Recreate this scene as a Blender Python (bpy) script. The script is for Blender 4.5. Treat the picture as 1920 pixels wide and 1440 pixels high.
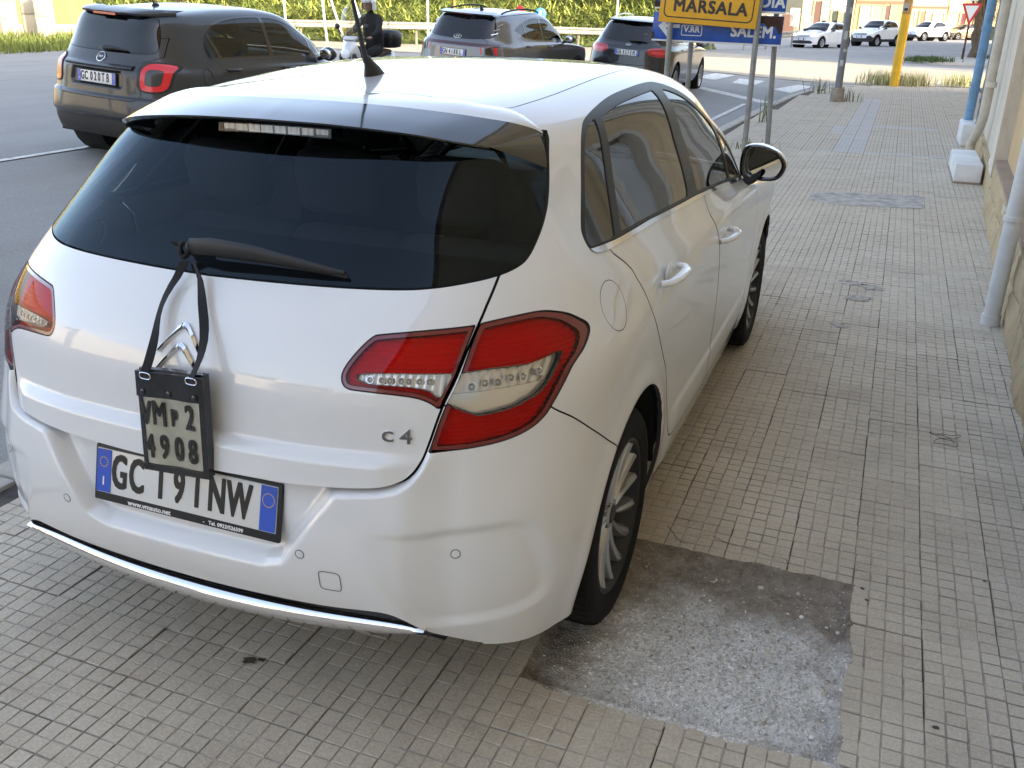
import bpy, bmesh, math, random
import numpy as np
from mathutils import Vector, Matrix, noise as mnoise
for o in list(bpy.data.objects): bpy.data.objects.remove(o)
scene = bpy.context.scene
COL = scene.collection
random.seed(7); np.random.seed(7)
rad = math.radians
# ---------------------------------------------------------------- camera
CAM_F = 1732.6; CAM_P = (1.412, -2.256, 1.636); CAM_YPR = (21.444, 21.854, 1.022)
cd = bpy.data.cameras.new('camera'); cam = bpy.data.objects.new('camera', cd); COL.objects.link(cam)
cd.sensor_width = 36; cd.sensor_fit = 'HORIZONTAL'; cd.lens = CAM_F/1920*36; cd.clip_start = .05; cd.clip_end = 3000
def cam_axes(ya, pi, ro):
    ya, pi, ro = rad(ya), rad(pi), rad(ro)
    f = Vector((-math.sin(ya), math.cos(ya), 0)); r = Vector((math.cos(ya), math.sin(ya), 0)); u = Vector((0,0,1))
    f2 = f*math.cos(pi)-u*math.sin(pi); u2 = u*math.cos(pi)+f*math.sin(pi)
    return r*math.cos(ro)+u2*math.sin(ro), -r*math.sin(ro)+u2*math.cos(ro), f2
_r,_u,_f = cam_axes(*CAM_YPR)
cam.matrix_world = Matrix(((_r.x,_u.x,-_f.x,CAM_P[0]),(_r.y,_u.y,-_f.y,CAM_P[1]),(_r.z,_u.z,-_f.z,CAM_P[2]),(0,0,0,1)))
scene.camera = cam
# ---------------------------------------------------------------- sky, sun, exposure
SUN_EL, SUN_DIR = 24.0, Vector((-.95, .30, 0)).normalized()     # horizontal direction the light travels
wd = bpy.data.worlds.new('World'); scene.world = wd; wd.use_nodes = True
wn = wd.node_tree.nodes; wn.clear()
sky = wn.new('ShaderNodeTexSky'); sky.sky_type = 'NISHITA'; sky.sun_disc = False
sky.sun_elevation = rad(SUN_EL)
sky.sun_rotation = math.atan2(-SUN_DIR.x, -SUN_DIR.y)
sky.air_density = 1.0; sky.dust_density = 3.0; sky.ozone_density = 1.0; sky.altitude = 10
bg = wn.new('ShaderNodeBackground'); bg.inputs[1].default_value = .15
wo = wn.new('ShaderNodeOutputWorld')
hs = wn.new('ShaderNodeHueSaturation'); hs.inputs['Saturation'].default_value = .74; wd.node_tree.links.new(sky.outputs[0], hs.inputs['Color'])
wd.node_tree.links.new(hs.outputs[0], bg.inputs[0]); wd.node_tree.links.new(bg.outputs[0], wo.inputs[0])
sl = bpy.data.lights.new('sun', 'SUN'); sun = bpy.data.objects.new('sun', sl); COL.objects.link(sun)
sl.energy = 2.4; sl.angle = rad(.5); sl.color = (1, .86, .66)
_d = SUN_DIR*math.cos(rad(SUN_EL)) + Vector((0,0,-math.sin(rad(SUN_EL))))
sun.rotation_euler = _d.to_track_quat('-Z', 'Y').to_euler()
scene.view_settings.view_transform = 'Standard'; scene.view_settings.look = 'None'
scene.view_settings.gamma = 1; scene.view_settings.use_curve_mapping = False
scene.view_settings.exposure = 2.16
scene.render.engine = 'CYCLES'
# ---------------------------------------------------------------- materials
def _mat(name):
    m = bpy.data.materials.new(name); m.use_nodes = True; nt = m.node_tree
    b = next(n for n in nt.nodes if n.type == 'BSDF_PRINCIPLED')
    return m, nt, b
class NT:
    """tiny node helper"""
    def __init__(s, nt): s.nt = nt
    def n(s, t, **k):
        o = s.nt.nodes.new('ShaderNode'+t)
        for a, v in k.items(): setattr(o, a, v)
        return o
    def l(s, a, b): s.nt.links.new(a, b)
    def pos(s): return s.n('NewGeometry').outputs['Position']
    def obj(s): return s.n('TexCoord').outputs['Object']
    def noise(s, scale, detail=4, rough=.55, vec=None, dist=0):
        o = s.n('TexNoise'); o.inputs['Scale'].default_value = scale; o.inputs['Detail'].default_value = detail
        o.inputs['Roughness'].default_value = rough; o.inputs['Distortion'].default_value = dist
        s.l(vec if vec is not None else s.pos(), o.inputs['Vector']); return o.outputs['Fac']
    def vor(s, scale, vec=None, feature='F1', out='Distance'):
        o = s.n('TexVoronoi', feature=feature); o.inputs['Scale'].default_value = scale
        s.l(vec if vec is not None else s.pos(), o.inputs['Vector']); return o.outputs[out]
    def ramp(s, fac, stops, interp='LINEAR'):
        o = s.n('ValToRGB'); o.color_ramp.interpolation = interp
        e = o.color_ramp.elements
        while len(e) < len(stops): e.new(.5)
        for el, (p, c) in zip(e, stops):
            el.position = p; el.color = (c if isinstance(c, tuple) else (c, c, c))+(1,)
        s.l(fac, o.inputs[0]); return o.outputs[0]
    def mix(s, fac, a, b, mode='MIX'):
        o = s.n('Mix', data_type='RGBA', blend_type=mode)
        for sock, v in ((o.inputs[0], fac), (o.inputs[6], a), (o.inputs[7], b)):
            if hasattr(v, 'is_output'): s.l(v, sock)
            elif isinstance(v, tuple): sock.default_value = v+(1,)
            else: sock.default_value = v
        return o.outputs[2]
    def math(s, op, a, b=0.0, c=None):
        o = s.n('Math', operation=op)
        for i, v in enumerate((a, b) if c is None else (a, b, c)):
            if hasattr(v, 'is_output'): s.l(v, o.inputs[i])
            else: o.inputs[i].default_value = v
        return o.outputs[0]
    def bump(s, h, strength=.3, dist=.01, normal=None):
        o = s.n('Bump'); o.inputs['Strength'].default_value = strength; o.inputs['Distance'].default_value = dist
        s.l(h, o.inputs['Height'])
        if normal is not None: s.l(normal, o.inputs['Normal'])
        return o.outputs[0]
    def rnd(s): return s.n('ObjectInfo').outputs['Random']
MATS = {}
def pbr(name, col, rough=.5, metal=0., coat=0., spec=.5, var=0., vscale=6., bump=0., bscale=60., bdist=.004, emit=None, rvar=0., coat_rough=.03):
    """plain surface with a little blotchy colour variation and fine relief"""
    m, nt, b = _mat(name); t = NT(nt)
    b.inputs['Base Color'].default_value = tuple(col)+(1,)
    b.inputs['Roughness'].default_value = rough; b.inputs['Metallic'].default_value = metal
    b.inputs['Specular IOR Level'].default_value = spec
    b.inputs['Coat Weight'].default_value = coat; b.inputs['Coat Roughness'].default_value = coat_rough
    if var:
        f = t.noise(vscale, 5, .6)
        c = t.ramp(f, [(.3, tuple(max(0, x*(1-var)) for x in col)), (.7, tuple(min(1, x*(1+var)) for x in col))])
        t.l(c, b.inputs['Base Color'])
    if rvar:
        f = t.noise(vscale*2.3, 4, .6); t.l(t.ramp(f, [(.3, max(0, rough-rvar)), (.7, min(1, rough+rvar))]), b.inputs['Roughness'])
    if bump:
        t.l(t.bump(t.noise(bscale, 5, .6), bump, bdist), b.inputs['Normal'])
    if emit:
        b.inputs['Emission Color'].default_value = tuple(emit[:3])+(1,); b.inputs['Emission Strength'].default_value = emit[3]
    MATS[name] = m; return m
def glassy(name, tint, ior=1.5, gloss=(1, 1, 1), rough=0., amount=1.):
    """thin pane: tinted see-through plus mirror reflection by Fresnel"""
    m = bpy.data.materials.new(name); m.use_nodes = True; nt = m.node_tree; nt.nodes.clear(); t = NT(nt)
    out = t.n('OutputMaterial'); mx = t.n('MixShader'); tr = t.n('BsdfTransparent'); gl = t.n('BsdfGlossy')
    fr = t.n('Fresnel'); fr.inputs[0].default_value = ior
    tr.inputs[0].default_value = tuple(tint)+(1,); gl.inputs[0].default_value = tuple(gloss)+(1,); gl.inputs['Roughness'].default_value = rough
    f = t.math('MULTIPLY', fr.outputs[0], amount)
    t.l(f, mx.inputs[0]); t.l(tr.outputs[0], mx.inputs[1]); t.l(gl.outputs[0], mx.inputs[2]); t.l(mx.outputs[0], out.inputs[0])
    MATS[name] = m; return m
# ---------------------------------------------------------------- objects
def link(o, parent=None):
    COL.objects.link(o)
    if parent is not None: o.parent = parent
    return o
def tag(o, label=None, cat=None, group=None, kind=None):
    if label: o['label'] = label
    if cat: o['category'] = cat
    if group: o['group'] = group
    if kind: o['kind'] = kind
    return o
def thing(name, label, cat, loc=(0,0,0), rotz=0, group=None):
    o = bpy.data.objects.new(name, None); o.empty_display_size = .2
    o.location = loc; o.rotation_euler = (0, 0, rotz); link(o); return tag(o, label, cat, group)
def copy_tree(o, parent=None):
    c = o.copy(); link(c)
    if parent is not None: c.parent = parent
    for ch in list(o.children): copy_tree(ch, c)
    return c
class MB:
    """mesh collector"""
    def __init__(s): s.v = []; s.f = []
    def add(s, vs, fs):
        k = len(s.v); s.v += [tuple(v) for v in vs]; s.f += [tuple(i+k for i in f) for f in fs]; return s
    def box(s, c, d, R=None, taper=1.):
        hx, hy, hz = d[0]/2, d[1]/2, d[2]/2
        vs = [Vector((x*hx*(taper if z > 0 else 1), y*hy*(taper if z > 0 else 1), z*hz)) for z in (-1, 1) for y in (-1, 1) for x in (-1, 1)]
        if R is not None: vs = [R @ v for v in vs]
        return s.add([v+Vector(c) for v in vs], [(0,2,3,1),(4,5,7,6),(0,1,5,4),(2,6,7,3),(0,4,6,2),(1,3,7,5)])
    def bbox(s, c, d, b=.01, R=None):
        """box with chamfered edges"""
        bm = bmesh.new(); bmesh.ops.create_cube(bm, size=1)
        bmesh.ops.scale(bm, vec=d, verts=bm.verts)
        bmesh.ops.bevel(bm, geom=bm.edges[:], offset=min(b, min(d)*.45), segments=2, affect='EDGES', profile=.5)
        bm.verts.index_update()
        vs = [v.co.copy() for v in bm.verts]; fs = [[v.index for v in f.verts] for f in bm.faces]; bm.free()
        if R is not None: vs = [R @ v for v in vs]
        return s.add([v+Vector(c) for v in vs], fs)
    def tube(s, path, r, n=10, cap=True, ry=None):
        path = [Vector(p) for p in path]; k = len(path)
        rr = r if isinstance(r, (list, tuple)) else [r]*k
        T0 = None; rings = []
        for i, p in enumerate(path):
            T = (path[min(i+1, k-1)]-path[max(i-1, 0)]).normalized()
            if T0 is None:
                a = Vector((0,0,1)) if abs(T.z) < .9 else Vector((1,0,0)); U = T.cross(a).normalized()
            else: U = (U-T*U.dot(T)).normalized()
            T0 = T; W = T.cross(U)
            rings.append([p+U*math.cos(2*math.pi*j/n)*rr[i]+W*math.sin(2*math.pi*j/n)*(rr[i] if ry is None else ry) for j in range(n)])
        vs = [v for rg in rings for v in rg]; fs = []
        for i in range(k-1):
            for j in range(n):
                j2 = (j+1) % n; fs.append((i*n+j, i*n+j2, (i+1)*n+j2, (i+1)*n+j))
        if cap: fs += [tuple(range(n))[::-1], tuple((k-1)*n+j for j in range(n))]
        return s.add(vs, fs)
    def cyl(s, p0, p1, r0, r1=None, n=16): return s.tube([p0, p1], [r0, r0 if r1 is None else r1], n)
    def lathe(s, prof, c=(0,0,0), axis='Z', n=24, closed=False, a0=0, a1=2*math.pi):
        """prof: list of (radius, height)"""
        full = abs(a1-a0-2*math.pi) < 1e-6; m = n if full else n+1; vs = []
        for r, h in prof:
            for j in range(m):
                a = a0+(a1-a0)*j/n; x, y = r*math.cos(a), r*math.sin(a)
                p = {'Z': (x, y, h), 'X': (h, x, y), 'Y': (x, h, y)}[axis]
                vs.append((p[0]+c[0], p[1]+c[1], p[2]+c[2]))
        fs = []; K = len(prof)
        for i in range(K if closed else K-1):
            i2 = (i+1) % K
            for j in range(n):
                j2 = (j+1) % m; fs.append((i*m+j, i*m+j2, i2*m+j2, i2*m+j))
        return s.add(vs, fs)
    def prism(s, poly, fn, d0, d1):
        """2D polygon extruded: fn(u,v,d) -> point"""
        n = len(poly)
        vs = [fn(u, v, d0) for u, v in poly]+[fn(u, v, d1) for u, v in poly]
        fs = [tuple(range(n))[::-1], tuple(range(n, 2*n))]+[(i, (i+1) % n, n+(i+1) % n, n+i) for i in range(n)]
        return s.add(vs, fs)
    def grid(s, rows, close=False):
        n = len(rows); m = len(rows[0]); vs = [p for r in rows for p in r]
        fs = [(i*m+j, i*m+(j+1) % m, (i+1)*m+(j+1) % m, (i+1)*m+j) for i in range(n-1) for j in range(m if close else m-1)]
        return s.add(vs, fs)
    def ball(s, c, r, n=12, m=8, sq=(1,1,1)):
        rows = [[(c[0]+r*sq[0]*math.sin(math.pi*i/m)*math.cos(2*math.pi*j/n), c[1]+r*sq[1]*math.sin(math.pi*i/m)*math.sin(2*math.pi*j/n), c[2]+r*sq[2]*math.cos(math.pi*i/m)) for j in range(n)] for i in range(m+1)]
        return s.grid(rows, True)
    def mesh(s, name, smooth=None):
        me = bpy.data.meshes.new(name); me.from_pydata(s.v, [], s.f); me.validate()
        bm = bmesh.new(); bm.from_mesh(me); bmesh.ops.recalc_face_normals(bm, faces=bm.faces); bm.to_mesh(me); bm.free()
        if smooth is not None:
            me.polygons.foreach_set('use_smooth', [True]*len(me.polygons)); me.set_sharp_from_angle(angle=rad(smooth))
        return me
    def build(s, name, mat, parent=None, smooth=None):
        me = s.mesh(name, smooth); me.materials.append(mat)
        o = bpy.data.objects.new(name, me); return link(o, parent)
def text_mesh(txt, size, mat, depth=.001, bold=0., xs=1., align='CENTER', spacing=1.):
    cu = bpy.data.curves.new('lettering', 'FONT'); cu.body = txt; cu.size = size; cu.extrude = depth
    cu.align_x = align; cu.align_y = 'CENTER'; cu.space_character = spacing; cu.resolution_u = 3
    ob = bpy.data.objects.new('lettering', cu); COL.objects.link(ob)
    dg = bpy.context.evaluated_depsgraph_get(); me = bpy.data.meshes.new_from_object(ob.evaluated_get(dg))
    bpy.data.objects.remove(ob); bpy.data.curves.remove(cu)
    me.transform(Matrix.Diagonal((xs, 1, 1, 1)))
    if bold:      # thicker strokes: shifted copies, each a hair deeper than the last
        bm = bmesh.new(); b = bold*.75
        for k, (dx, dy) in enumerate(((0,0),(b,b),(-b,b),(b,-b),(-b,-b),(b,0),(-b,0),(0,b),(0,-b))):
            m2 = me.copy(); m2.transform(Matrix.Translation((dx, dy, -k*max(depth*.03, .00003)))); bm.from_mesh(m2); bpy.data.meshes.remove(m2)
        bm.to_mesh(me); bm.free()
    me.materials.clear(); me.materials.append(mat); return me
def put_text(name, txt, size, mat, parent, M, **k):
    o = bpy.data.objects.new(name, text_mesh(txt, size, mat, **k)); link(o, parent); o.matrix_local = M; return o
def frame(origin, right, up):
    r = Vector(right).normalized(); u = Vector(up); u = (u-r*u.dot(r)).normalized(); n = r.cross(u); o = Vector(origin)
    return Matrix(((r.x,u.x,n.x,o.x),(r.y,u.y,n.y,o.y),(r.z,u.z,n.z,o.z),(0,0,0,1)))
def smooth_poly(pts, n=6, closed=True, corners=()):
    """Catmull-Rom through points; indices in corners stay sharp"""
    P = [np.array(p, float) for p in pts]; k = len(P); out = []
    for i in range(k if closed else k-1):
        p1, p2 = P[i], P[(i+1) % k]
        p0 = P[i-1] if (closed or i > 0) else p1*2-p2
        p3 = P[(i+2) % k] if (closed or i+2 < k) else p2*2-p1
        m1 = np.zeros_like(p1)+(p2-p1) if i in corners else (p2-p0)/2
        m2 = (p2-p1) if (i+1) % k in corners else (p3-p1)/2
        for j in range(n):
            t = j/n; out.append((2*t**3-3*t**2+1)*p1+(t**3-2*t**2+t)*m1+(-2*t**3+3*t**2)*p2+(t**3-t**2)*m2)
    if not closed: out.append(P[-1])
    return np.array(out)
def sst(a, b, x):
    t = np.clip((x-a)/(b-a), 0, 1); return t*t*(3-2*t)
def sdpoly(Q, poly, far=.15):
    """signed distance of 2D points to closed polygon, negative inside"""
    poly = np.asarray(poly, float); d = np.full(len(Q), far)
    lo, hi = poly.min(0)-far, poly.max(0)+far
    m = np.all((Q > lo) & (Q < hi), 1); q = Q[m]
    if not len(q): return d
    best = np.full(len(q), 1e9); ins = np.zeros(len(q), bool)
    a = poly; b = np.roll(poly, -1, 0)
    for p0, p1 in zip(a, b):
        e = p1-p0; w = q-p0; t = np.clip((w@e)/max(e@e, 1e-12), 0, 1); r = w-t[:, None]*e
        best = np.minimum(best, (r*r).sum(1))
        c = (p0[1] > q[:, 1]) != (p1[1] > q[:, 1])
        if c.any():
            xi = (p1[0]-p0[0])*(q[:, 1]-p0[1])/((p1[1]-p0[1]) if p1[1] != p0[1] else 1e-12)+p0[0]
            ins ^= c & (q[:, 0] < xi)
    bd = np.sqrt(best); d[m] = np.where(ins, -bd, np.minimum(bd, far)); return d
# ---- smooth lofted body: rows of plan contours (rear centre -> side -> front centre) ----
def bs_eval(C, us, mirror0, mirror1):
    """uniform cubic B-spline along axis 0; mirror flags: None=linear ghost, array=componentwise sign mirror about end"""
    def ghost(a,b,m): return b*m if m is not None else 2*a-b
    G=np.concatenate([ghost(C[0],C[1],mirror0)[None],C,ghost(C[-1],C[-2],mirror1)[None]],0)
    i=np.minimum(us.astype(int),len(C)-2); t=(us-i).reshape((-1,)+(1,)*(C.ndim-1))
    b0=(1-t)**3/6; b1=(3*t**3-6*t**2+4)/6; b2=(-3*t**3+3*t**2+3*t+1)/6; b3=t**3/6
    return b0*G[i]+b1*G[i+1]+b2*G[i+2]+b3*G[i+3]
MX=np.array([-1.,1,1])
def loft(P, su, rv, it=4):
    C=P.copy()
    n,m=P.shape[:2]
    for _ in range(it):
        A=bs_eval(C,np.arange(n,dtype=float)*.999999,None,MX)
        A=np.swapaxes(bs_eval(np.swapaxes(A,0,1),np.arange(m,dtype=float)*.999999,MX,MX),0,1)
        C=C+(P-A)*.8
    A=bs_eval(C,rv,None,MX)
    A=np.swapaxes(bs_eval(np.swapaxes(A,0,1),su,MX,MX),0,1)
    A[:,0,0]=0; A[:,-1,0]=0; A[-1,:,0]=0
    return A
def samp(dens):
    o=[]
    for i,d in enumerate(dens): o+=list(i+np.arange(d)/d)
    return np.array(o+[len(dens)-1e-6])
class Shell:
    """half body surface that is cut into panels along outlines"""
    def __init__(s, A):
        n, m = A.shape[:2]; s.V = A.reshape(-1, 3); i = np.arange(n*m).reshape(n, m)
        q = np.stack([i[:-1,:-1], i[:-1,1:], i[1:,1:], i[1:,:-1]], -1).reshape(-1, 4)
        s.F = np.concatenate([q[:, [0,1,2]], q[:, [0,2,3]]])
        fn = np.cross(s.V[s.F[:,1]]-s.V[s.F[:,0]], s.V[s.F[:,2]]-s.V[s.F[:,0]])
        ar = np.linalg.norm(fn, axis=1); s.F = s.F[ar > 1e-10]; fn = fn[ar > 1e-10]
        N = np.zeros_like(s.V)
        for k in range(3): np.add.at(N, s.F[:,k], fn)
        N[np.abs(s.V[:,0]) < 1e-6, 0] = 0
        # degenerate spine points: weld normals by position
        ln = np.linalg.norm(N, axis=1); N[ln < 1e-12] = (0,0,1); s.N = N/np.linalg.norm(N, axis=1)[:, None]
        s.pid = np.zeros(len(s.F), int); s.names = ['body']
    def renormal(s):
        F = s.F[s.pid >= 0]; fn = np.cross(s.V[F[:,1]]-s.V[F[:,0]], s.V[F[:,2]]-s.V[F[:,0]]); N = np.zeros_like(s.V)
        for k in range(3): np.add.at(N, F[:,k], fn)
        N[np.abs(s.V[:,0]) < 1e-6, 0] = 0; ln = np.linalg.norm(N, axis=1); ok = ln > 1e-12; s.N[ok] = N[ok]/ln[ok][:, None]
    def ids(s, src): return [s.names.index(x) for x in src if x in s.names]
    def split(s, val, fm):
        sg = val > 0; k = sg[s.F].sum(1); cr = fm & (k > 0) & (k < 3)
        if not cr.any(): return val
        Fc = s.F[cr]; pc = s.pid[cr]; kc = k[cr]; sc = sg[Fc]
        odd = np.where(kc == 1, sc.argmax(1), (~sc).argmax(1)); r = np.arange(len(Fc))
        i0 = Fc[r, odd]; i1 = Fc[r, (odd+1) % 3]; i2 = Fc[r, (odd+2) % 3]
        E = np.concatenate([np.stack([i0, i1], 1), np.stack([i0, i2], 1)]); Es = np.sort(E, 1)
        U, inv = np.unique(Es, axis=0, return_inverse=True); inv = inv.reshape(-1)
        t = val[U[:,0]]/(val[U[:,0]]-val[U[:,1]]); t = np.clip(t, .001, .999)[:, None]
        nv = s.V[U[:,0]]*(1-t)+s.V[U[:,1]]*t; nn = s.N[U[:,0]]*(1-t)+s.N[U[:,1]]*t
        nn /= np.linalg.norm(nn, axis=1)[:, None]; b = len(s.V)
        s.V = np.concatenate([s.V, nv]); s.N = np.concatenate([s.N, nn]); val = np.concatenate([val, np.zeros(len(nv))])
        a1 = b+inv[:len(Fc)]; a2 = b+inv[len(Fc):]
        s.F = np.concatenate([s.F[~cr], np.stack([i0,a1,a2],1), np.stack([a1,i1,i2],1), np.stack([a1,i2,a2],1)])
        s.pid = np.concatenate([s.pid[~cr], pc, pc, pc]); return val
    def carve(s, name, dfun, src=('body',), gap=.0016):
        if name not in s.names: s.names.append(name)
        ids = s.ids(src); me = s.names.index(name)
        for lv in ((-gap, gap) if gap else (0,)):
            d = dfun(s.V, s.N)-lv; s.split(d, np.isin(s.pid, ids))
        d = dfun(s.V, s.N); lo = d[s.F].mean(1); m = np.isin(s.pid, ids)
        inside = m & (lo < -gap)
        drop = m & ~inside & (lo < gap) & (gap > 0)
        s.pid[inside] = me; s.pid[drop] = -1
    def get(s, name, offset=0.):
        F = s.F[s.pid == s.names.index(name)]; u, inv = np.unique(F, return_inverse=True)
        return s.V[u]+s.N[u]*offset, s.N[u], inv.reshape(-1, 3)
def np_mesh(name, V, F, N, mat):
    me = bpy.data.meshes.new(name); me.from_pydata(V.tolist(), [], F.tolist()); me.materials.append(mat)
    me.polygons.foreach_set('use_smooth', [True]*len(me.polygons))
    me.normals_split_custom_set_from_vertices(N.tolist()); return me
def flange(V, N, F, depth, skip_mid=True):
    E = np.sort(np.concatenate([F[:, [0,1]], F[:, [1,2]], F[:, [2,0]]]), 1)
    Ed = np.concatenate([F[:, [0,1]], F[:, [1,2]], F[:, [2,0]]])
    U, idx, cnt = np.unique(E, axis=0, return_index=True, return_counts=True)
    B = Ed[idx[cnt == 1]]
    if skip_mid: B = B[~((np.abs(V[B[:,0],0]) < 1e-5) & (np.abs(V[B[:,1],0]) < 1e-5))]
    if not len(B): return V, N, F
    u, inv = np.unique(B, return_inverse=True); inv = inv.reshape(-1, 2); b = len(V); k = len(u)
    V2 = np.concatenate([V, V[u], V[u]-N[u]*depth]); 
    N2 = np.concatenate([N, N[u], N[u]])
    q0, q1 = b+inv[:,0], b+inv[:,1]; r0, r1 = q0+k, q1+k
    F2 = np.concatenate([F, np.stack([q1,q0,r0],1), np.stack([q1,r0,r1],1)])
    return V2, N2, F2
def shell_part(sh, pname, name, mat, parent, where='both', fl=.012, offset=0., body=None, dark_edge=True):
    """where: mid = welded across the centre line, right / left = one side"""
    V, N, F = sh.get(pname, offset) if body is None else body
    if not len(F): return None
    nf = len(F)
    if fl: V, N, F = flange(V, N, F, fl, where == 'mid')
    mi = [0]*nf+[1]*(len(F)-nf)
    if where in ('mid', 'left'):
        Vm = V*[-1,1,1]; Nm = N*[-1,1,1]; Fm = F[:, [0,2,1]]
        if where == 'mid': V, N, F = np.concatenate([V, Vm]), np.concatenate([N, Nm]), np.concatenate([F, Fm+len(V)])
        else: V, N, F = Vm, Nm, Fm
    me = np_mesh(name, V, F, N, mat)
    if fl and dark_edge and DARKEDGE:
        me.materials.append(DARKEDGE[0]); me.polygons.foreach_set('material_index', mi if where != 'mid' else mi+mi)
    o = bpy.data.objects.new(name, me); return link(o, parent)
def rearp(poly, ymax=.25, zmin=-9):
    poly = np.asarray(poly, float)
    def f(V, N):
        d = sdpoly(V[:, [0, 2]], poly); return np.where(V[:,1] > ymax, .2, d)
    return f
def mirrored(poly):
    """poly given on x>=0 from bottom centre to top centre"""
    poly = [tuple(p) for p in poly]; return np.array(poly+[(-x, z) for x, z in poly[::-1] if x > 1e-6])
def sidep(poly, xmin=.35):
    poly = np.asarray(poly, float)
    def f(V, N):
        d = sdpoly(V[:, [1, 2]], poly); return np.where(V[:,0] < xmin, .2, d)
    return f
def circ(cy, cz, r, flat=None):
    def f(V, N):
        d = np.hypot(V[:,1]-cy, V[:,2]-cz)-r; return np.where(V[:,0] < .4, .2, d)
    return f
DARKEDGE = []
# ---------------------------------------------------------------- vehicle materials
PAINT = pbr('white_paint', (.80,.805,.81), .35, coat=1, coat_rough=.02, spec=.5)
PAINT.node_tree.nodes['Principled BSDF'].inputs['Coat IOR'].default_value = 1.68
GLOSSBLK = pbr('gloss_black', (.006,.006,.007), .12, coat=1)
BLKPL = pbr('black_plastic', (.018,.018,.019), .55, bump=.08, bscale=900, bdist=.001)
RUBBER = pbr('rubber', (.016,.016,.016), .75, var=.25, vscale=14)
CHROME = pbr('chrome', (.86,.86,.87), .07, metal=1)
GLASS_R = glassy('rear_privacy_glass', (.50,.54,.55), 1.50, gloss=(.66,.80,.92), amount=.68)
GLASS_S = glassy('side_glass', (.55,.58,.55), 1.5, amount=1.05)
GLASS_P = glassy('privacy_side_glass', (.30,.31,.29), 1.54, amount=1.2)
GLASS_W = glassy('windscreen_glass', (.62,.70,.66), 1.52)
REDLENS = glassy('red_lens', (.84,.006,.013), 1.45, amount=.6)
CLRLENS = glassy('clear_lens', (.96,.96,.95), 1.45, amount=.8)
REFL = pbr('lamp_reflector', (.80,.80,.80), .30, metal=.35)
EDGE_SHADE = pbr('panel_gap', (.05,.05,.05), .8); DARKEDGE.append(EDGE_SHADE)  # panel edges coloured dark to stand for the shade inside the gaps
FRAMEBLK = pbr('satin_black', (.010,.010,.010), .35, spec=.25)
DARK = pbr('dark_cavity', (.008,.008,.008), .9)
LAMPBACK = pbr('lamp_back_housing', (.16,.14,.14), .6)
SEATM = pbr('seat_fabric', (.05,.05,.053), .9, bump=.1, bscale=500, bdist=.001)
TRIM = pbr('cabin_plastic', (.02,.02,.022), .7)
ALLOY = pbr('alloy', (.50,.50,.505), .28, metal=.75, coat=.25, var=.06, vscale=20)
ALLOYR = pbr('rim_barrel', (.035,.035,.036), .5, metal=.4)
ALLOYD = pbr('dark_alloy', (.05,.05,.052), .45, metal=.6)
PLATEW = pbr('plate_white', (.74,.74,.72), .35, coat=.4)
PLATEB = pbr('plate_blue', (.02,.09,.55), .35, coat=.4)
INK = pbr('plate_ink', (.012,.012,.012), .4)
WHITE = pbr('white_print', (.85,.85,.84), .5)
YELLOW = pbr('yellow_print', (.75,.50,.03), .5)
MIRROR = pbr('mirror_glass', (.82,.84,.85), .01, metal=1)
def ribbed(name, col, scale, axis, dist=.004, metal=.2, rough=.3):
    m, nt, b = _mat(name); t = NT(nt); b.inputs['Base Color'].default_value = tuple(col)+(1,)
    b.inputs['Roughness'].default_value = rough; b.inputs['Metallic'].default_value = metal
    w = t.n('TexWave'); w.bands_direction = axis; w.inputs['Scale'].default_value = scale; w.inputs['Distortion'].default_value = .3
    t.l(t.obj(), w.inputs['Vector']); t.l(t.bump(w.outputs['Fac'], .9, dist), b.inputs['Normal']); MATS[name] = m; return m
REFL_RIB = ribbed('ribbed_reflector', (.80,.80,.80), 34, 'Z', .002, 0)
REFL_RIBX = ribbed('fluted_reflector', (.85,.85,.86), 20, 'X', .0012, .6, .25)
LAMPRIM = pbr('lamp_rim_red', (.16,.004,.010), .15, coat=1)
BOWL = pbr('chrome_bowl', (.85,.85,.85), .2, metal=.7, bump=.2, bscale=14, bdist=.01)
def tyre_mat():
    m, nt, b = _mat('tyre'); t = NT(nt); b.inputs['Roughness'].default_value = .8; b.inputs['Specular IOR Level'].default_value = .2
    f = t.noise(9, 5, .6, t.obj()); t.l(t.ramp(f, [(.35, (.007,.007,.007)), (.7, (.015,.0145,.0135))]), b.inputs['Base Color'])
    t.l(t.bump(t.noise(160, 3, .5, t.obj()), .25, .002), b.inputs['Normal']); return m
TYRE = tyre_mat()
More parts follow.
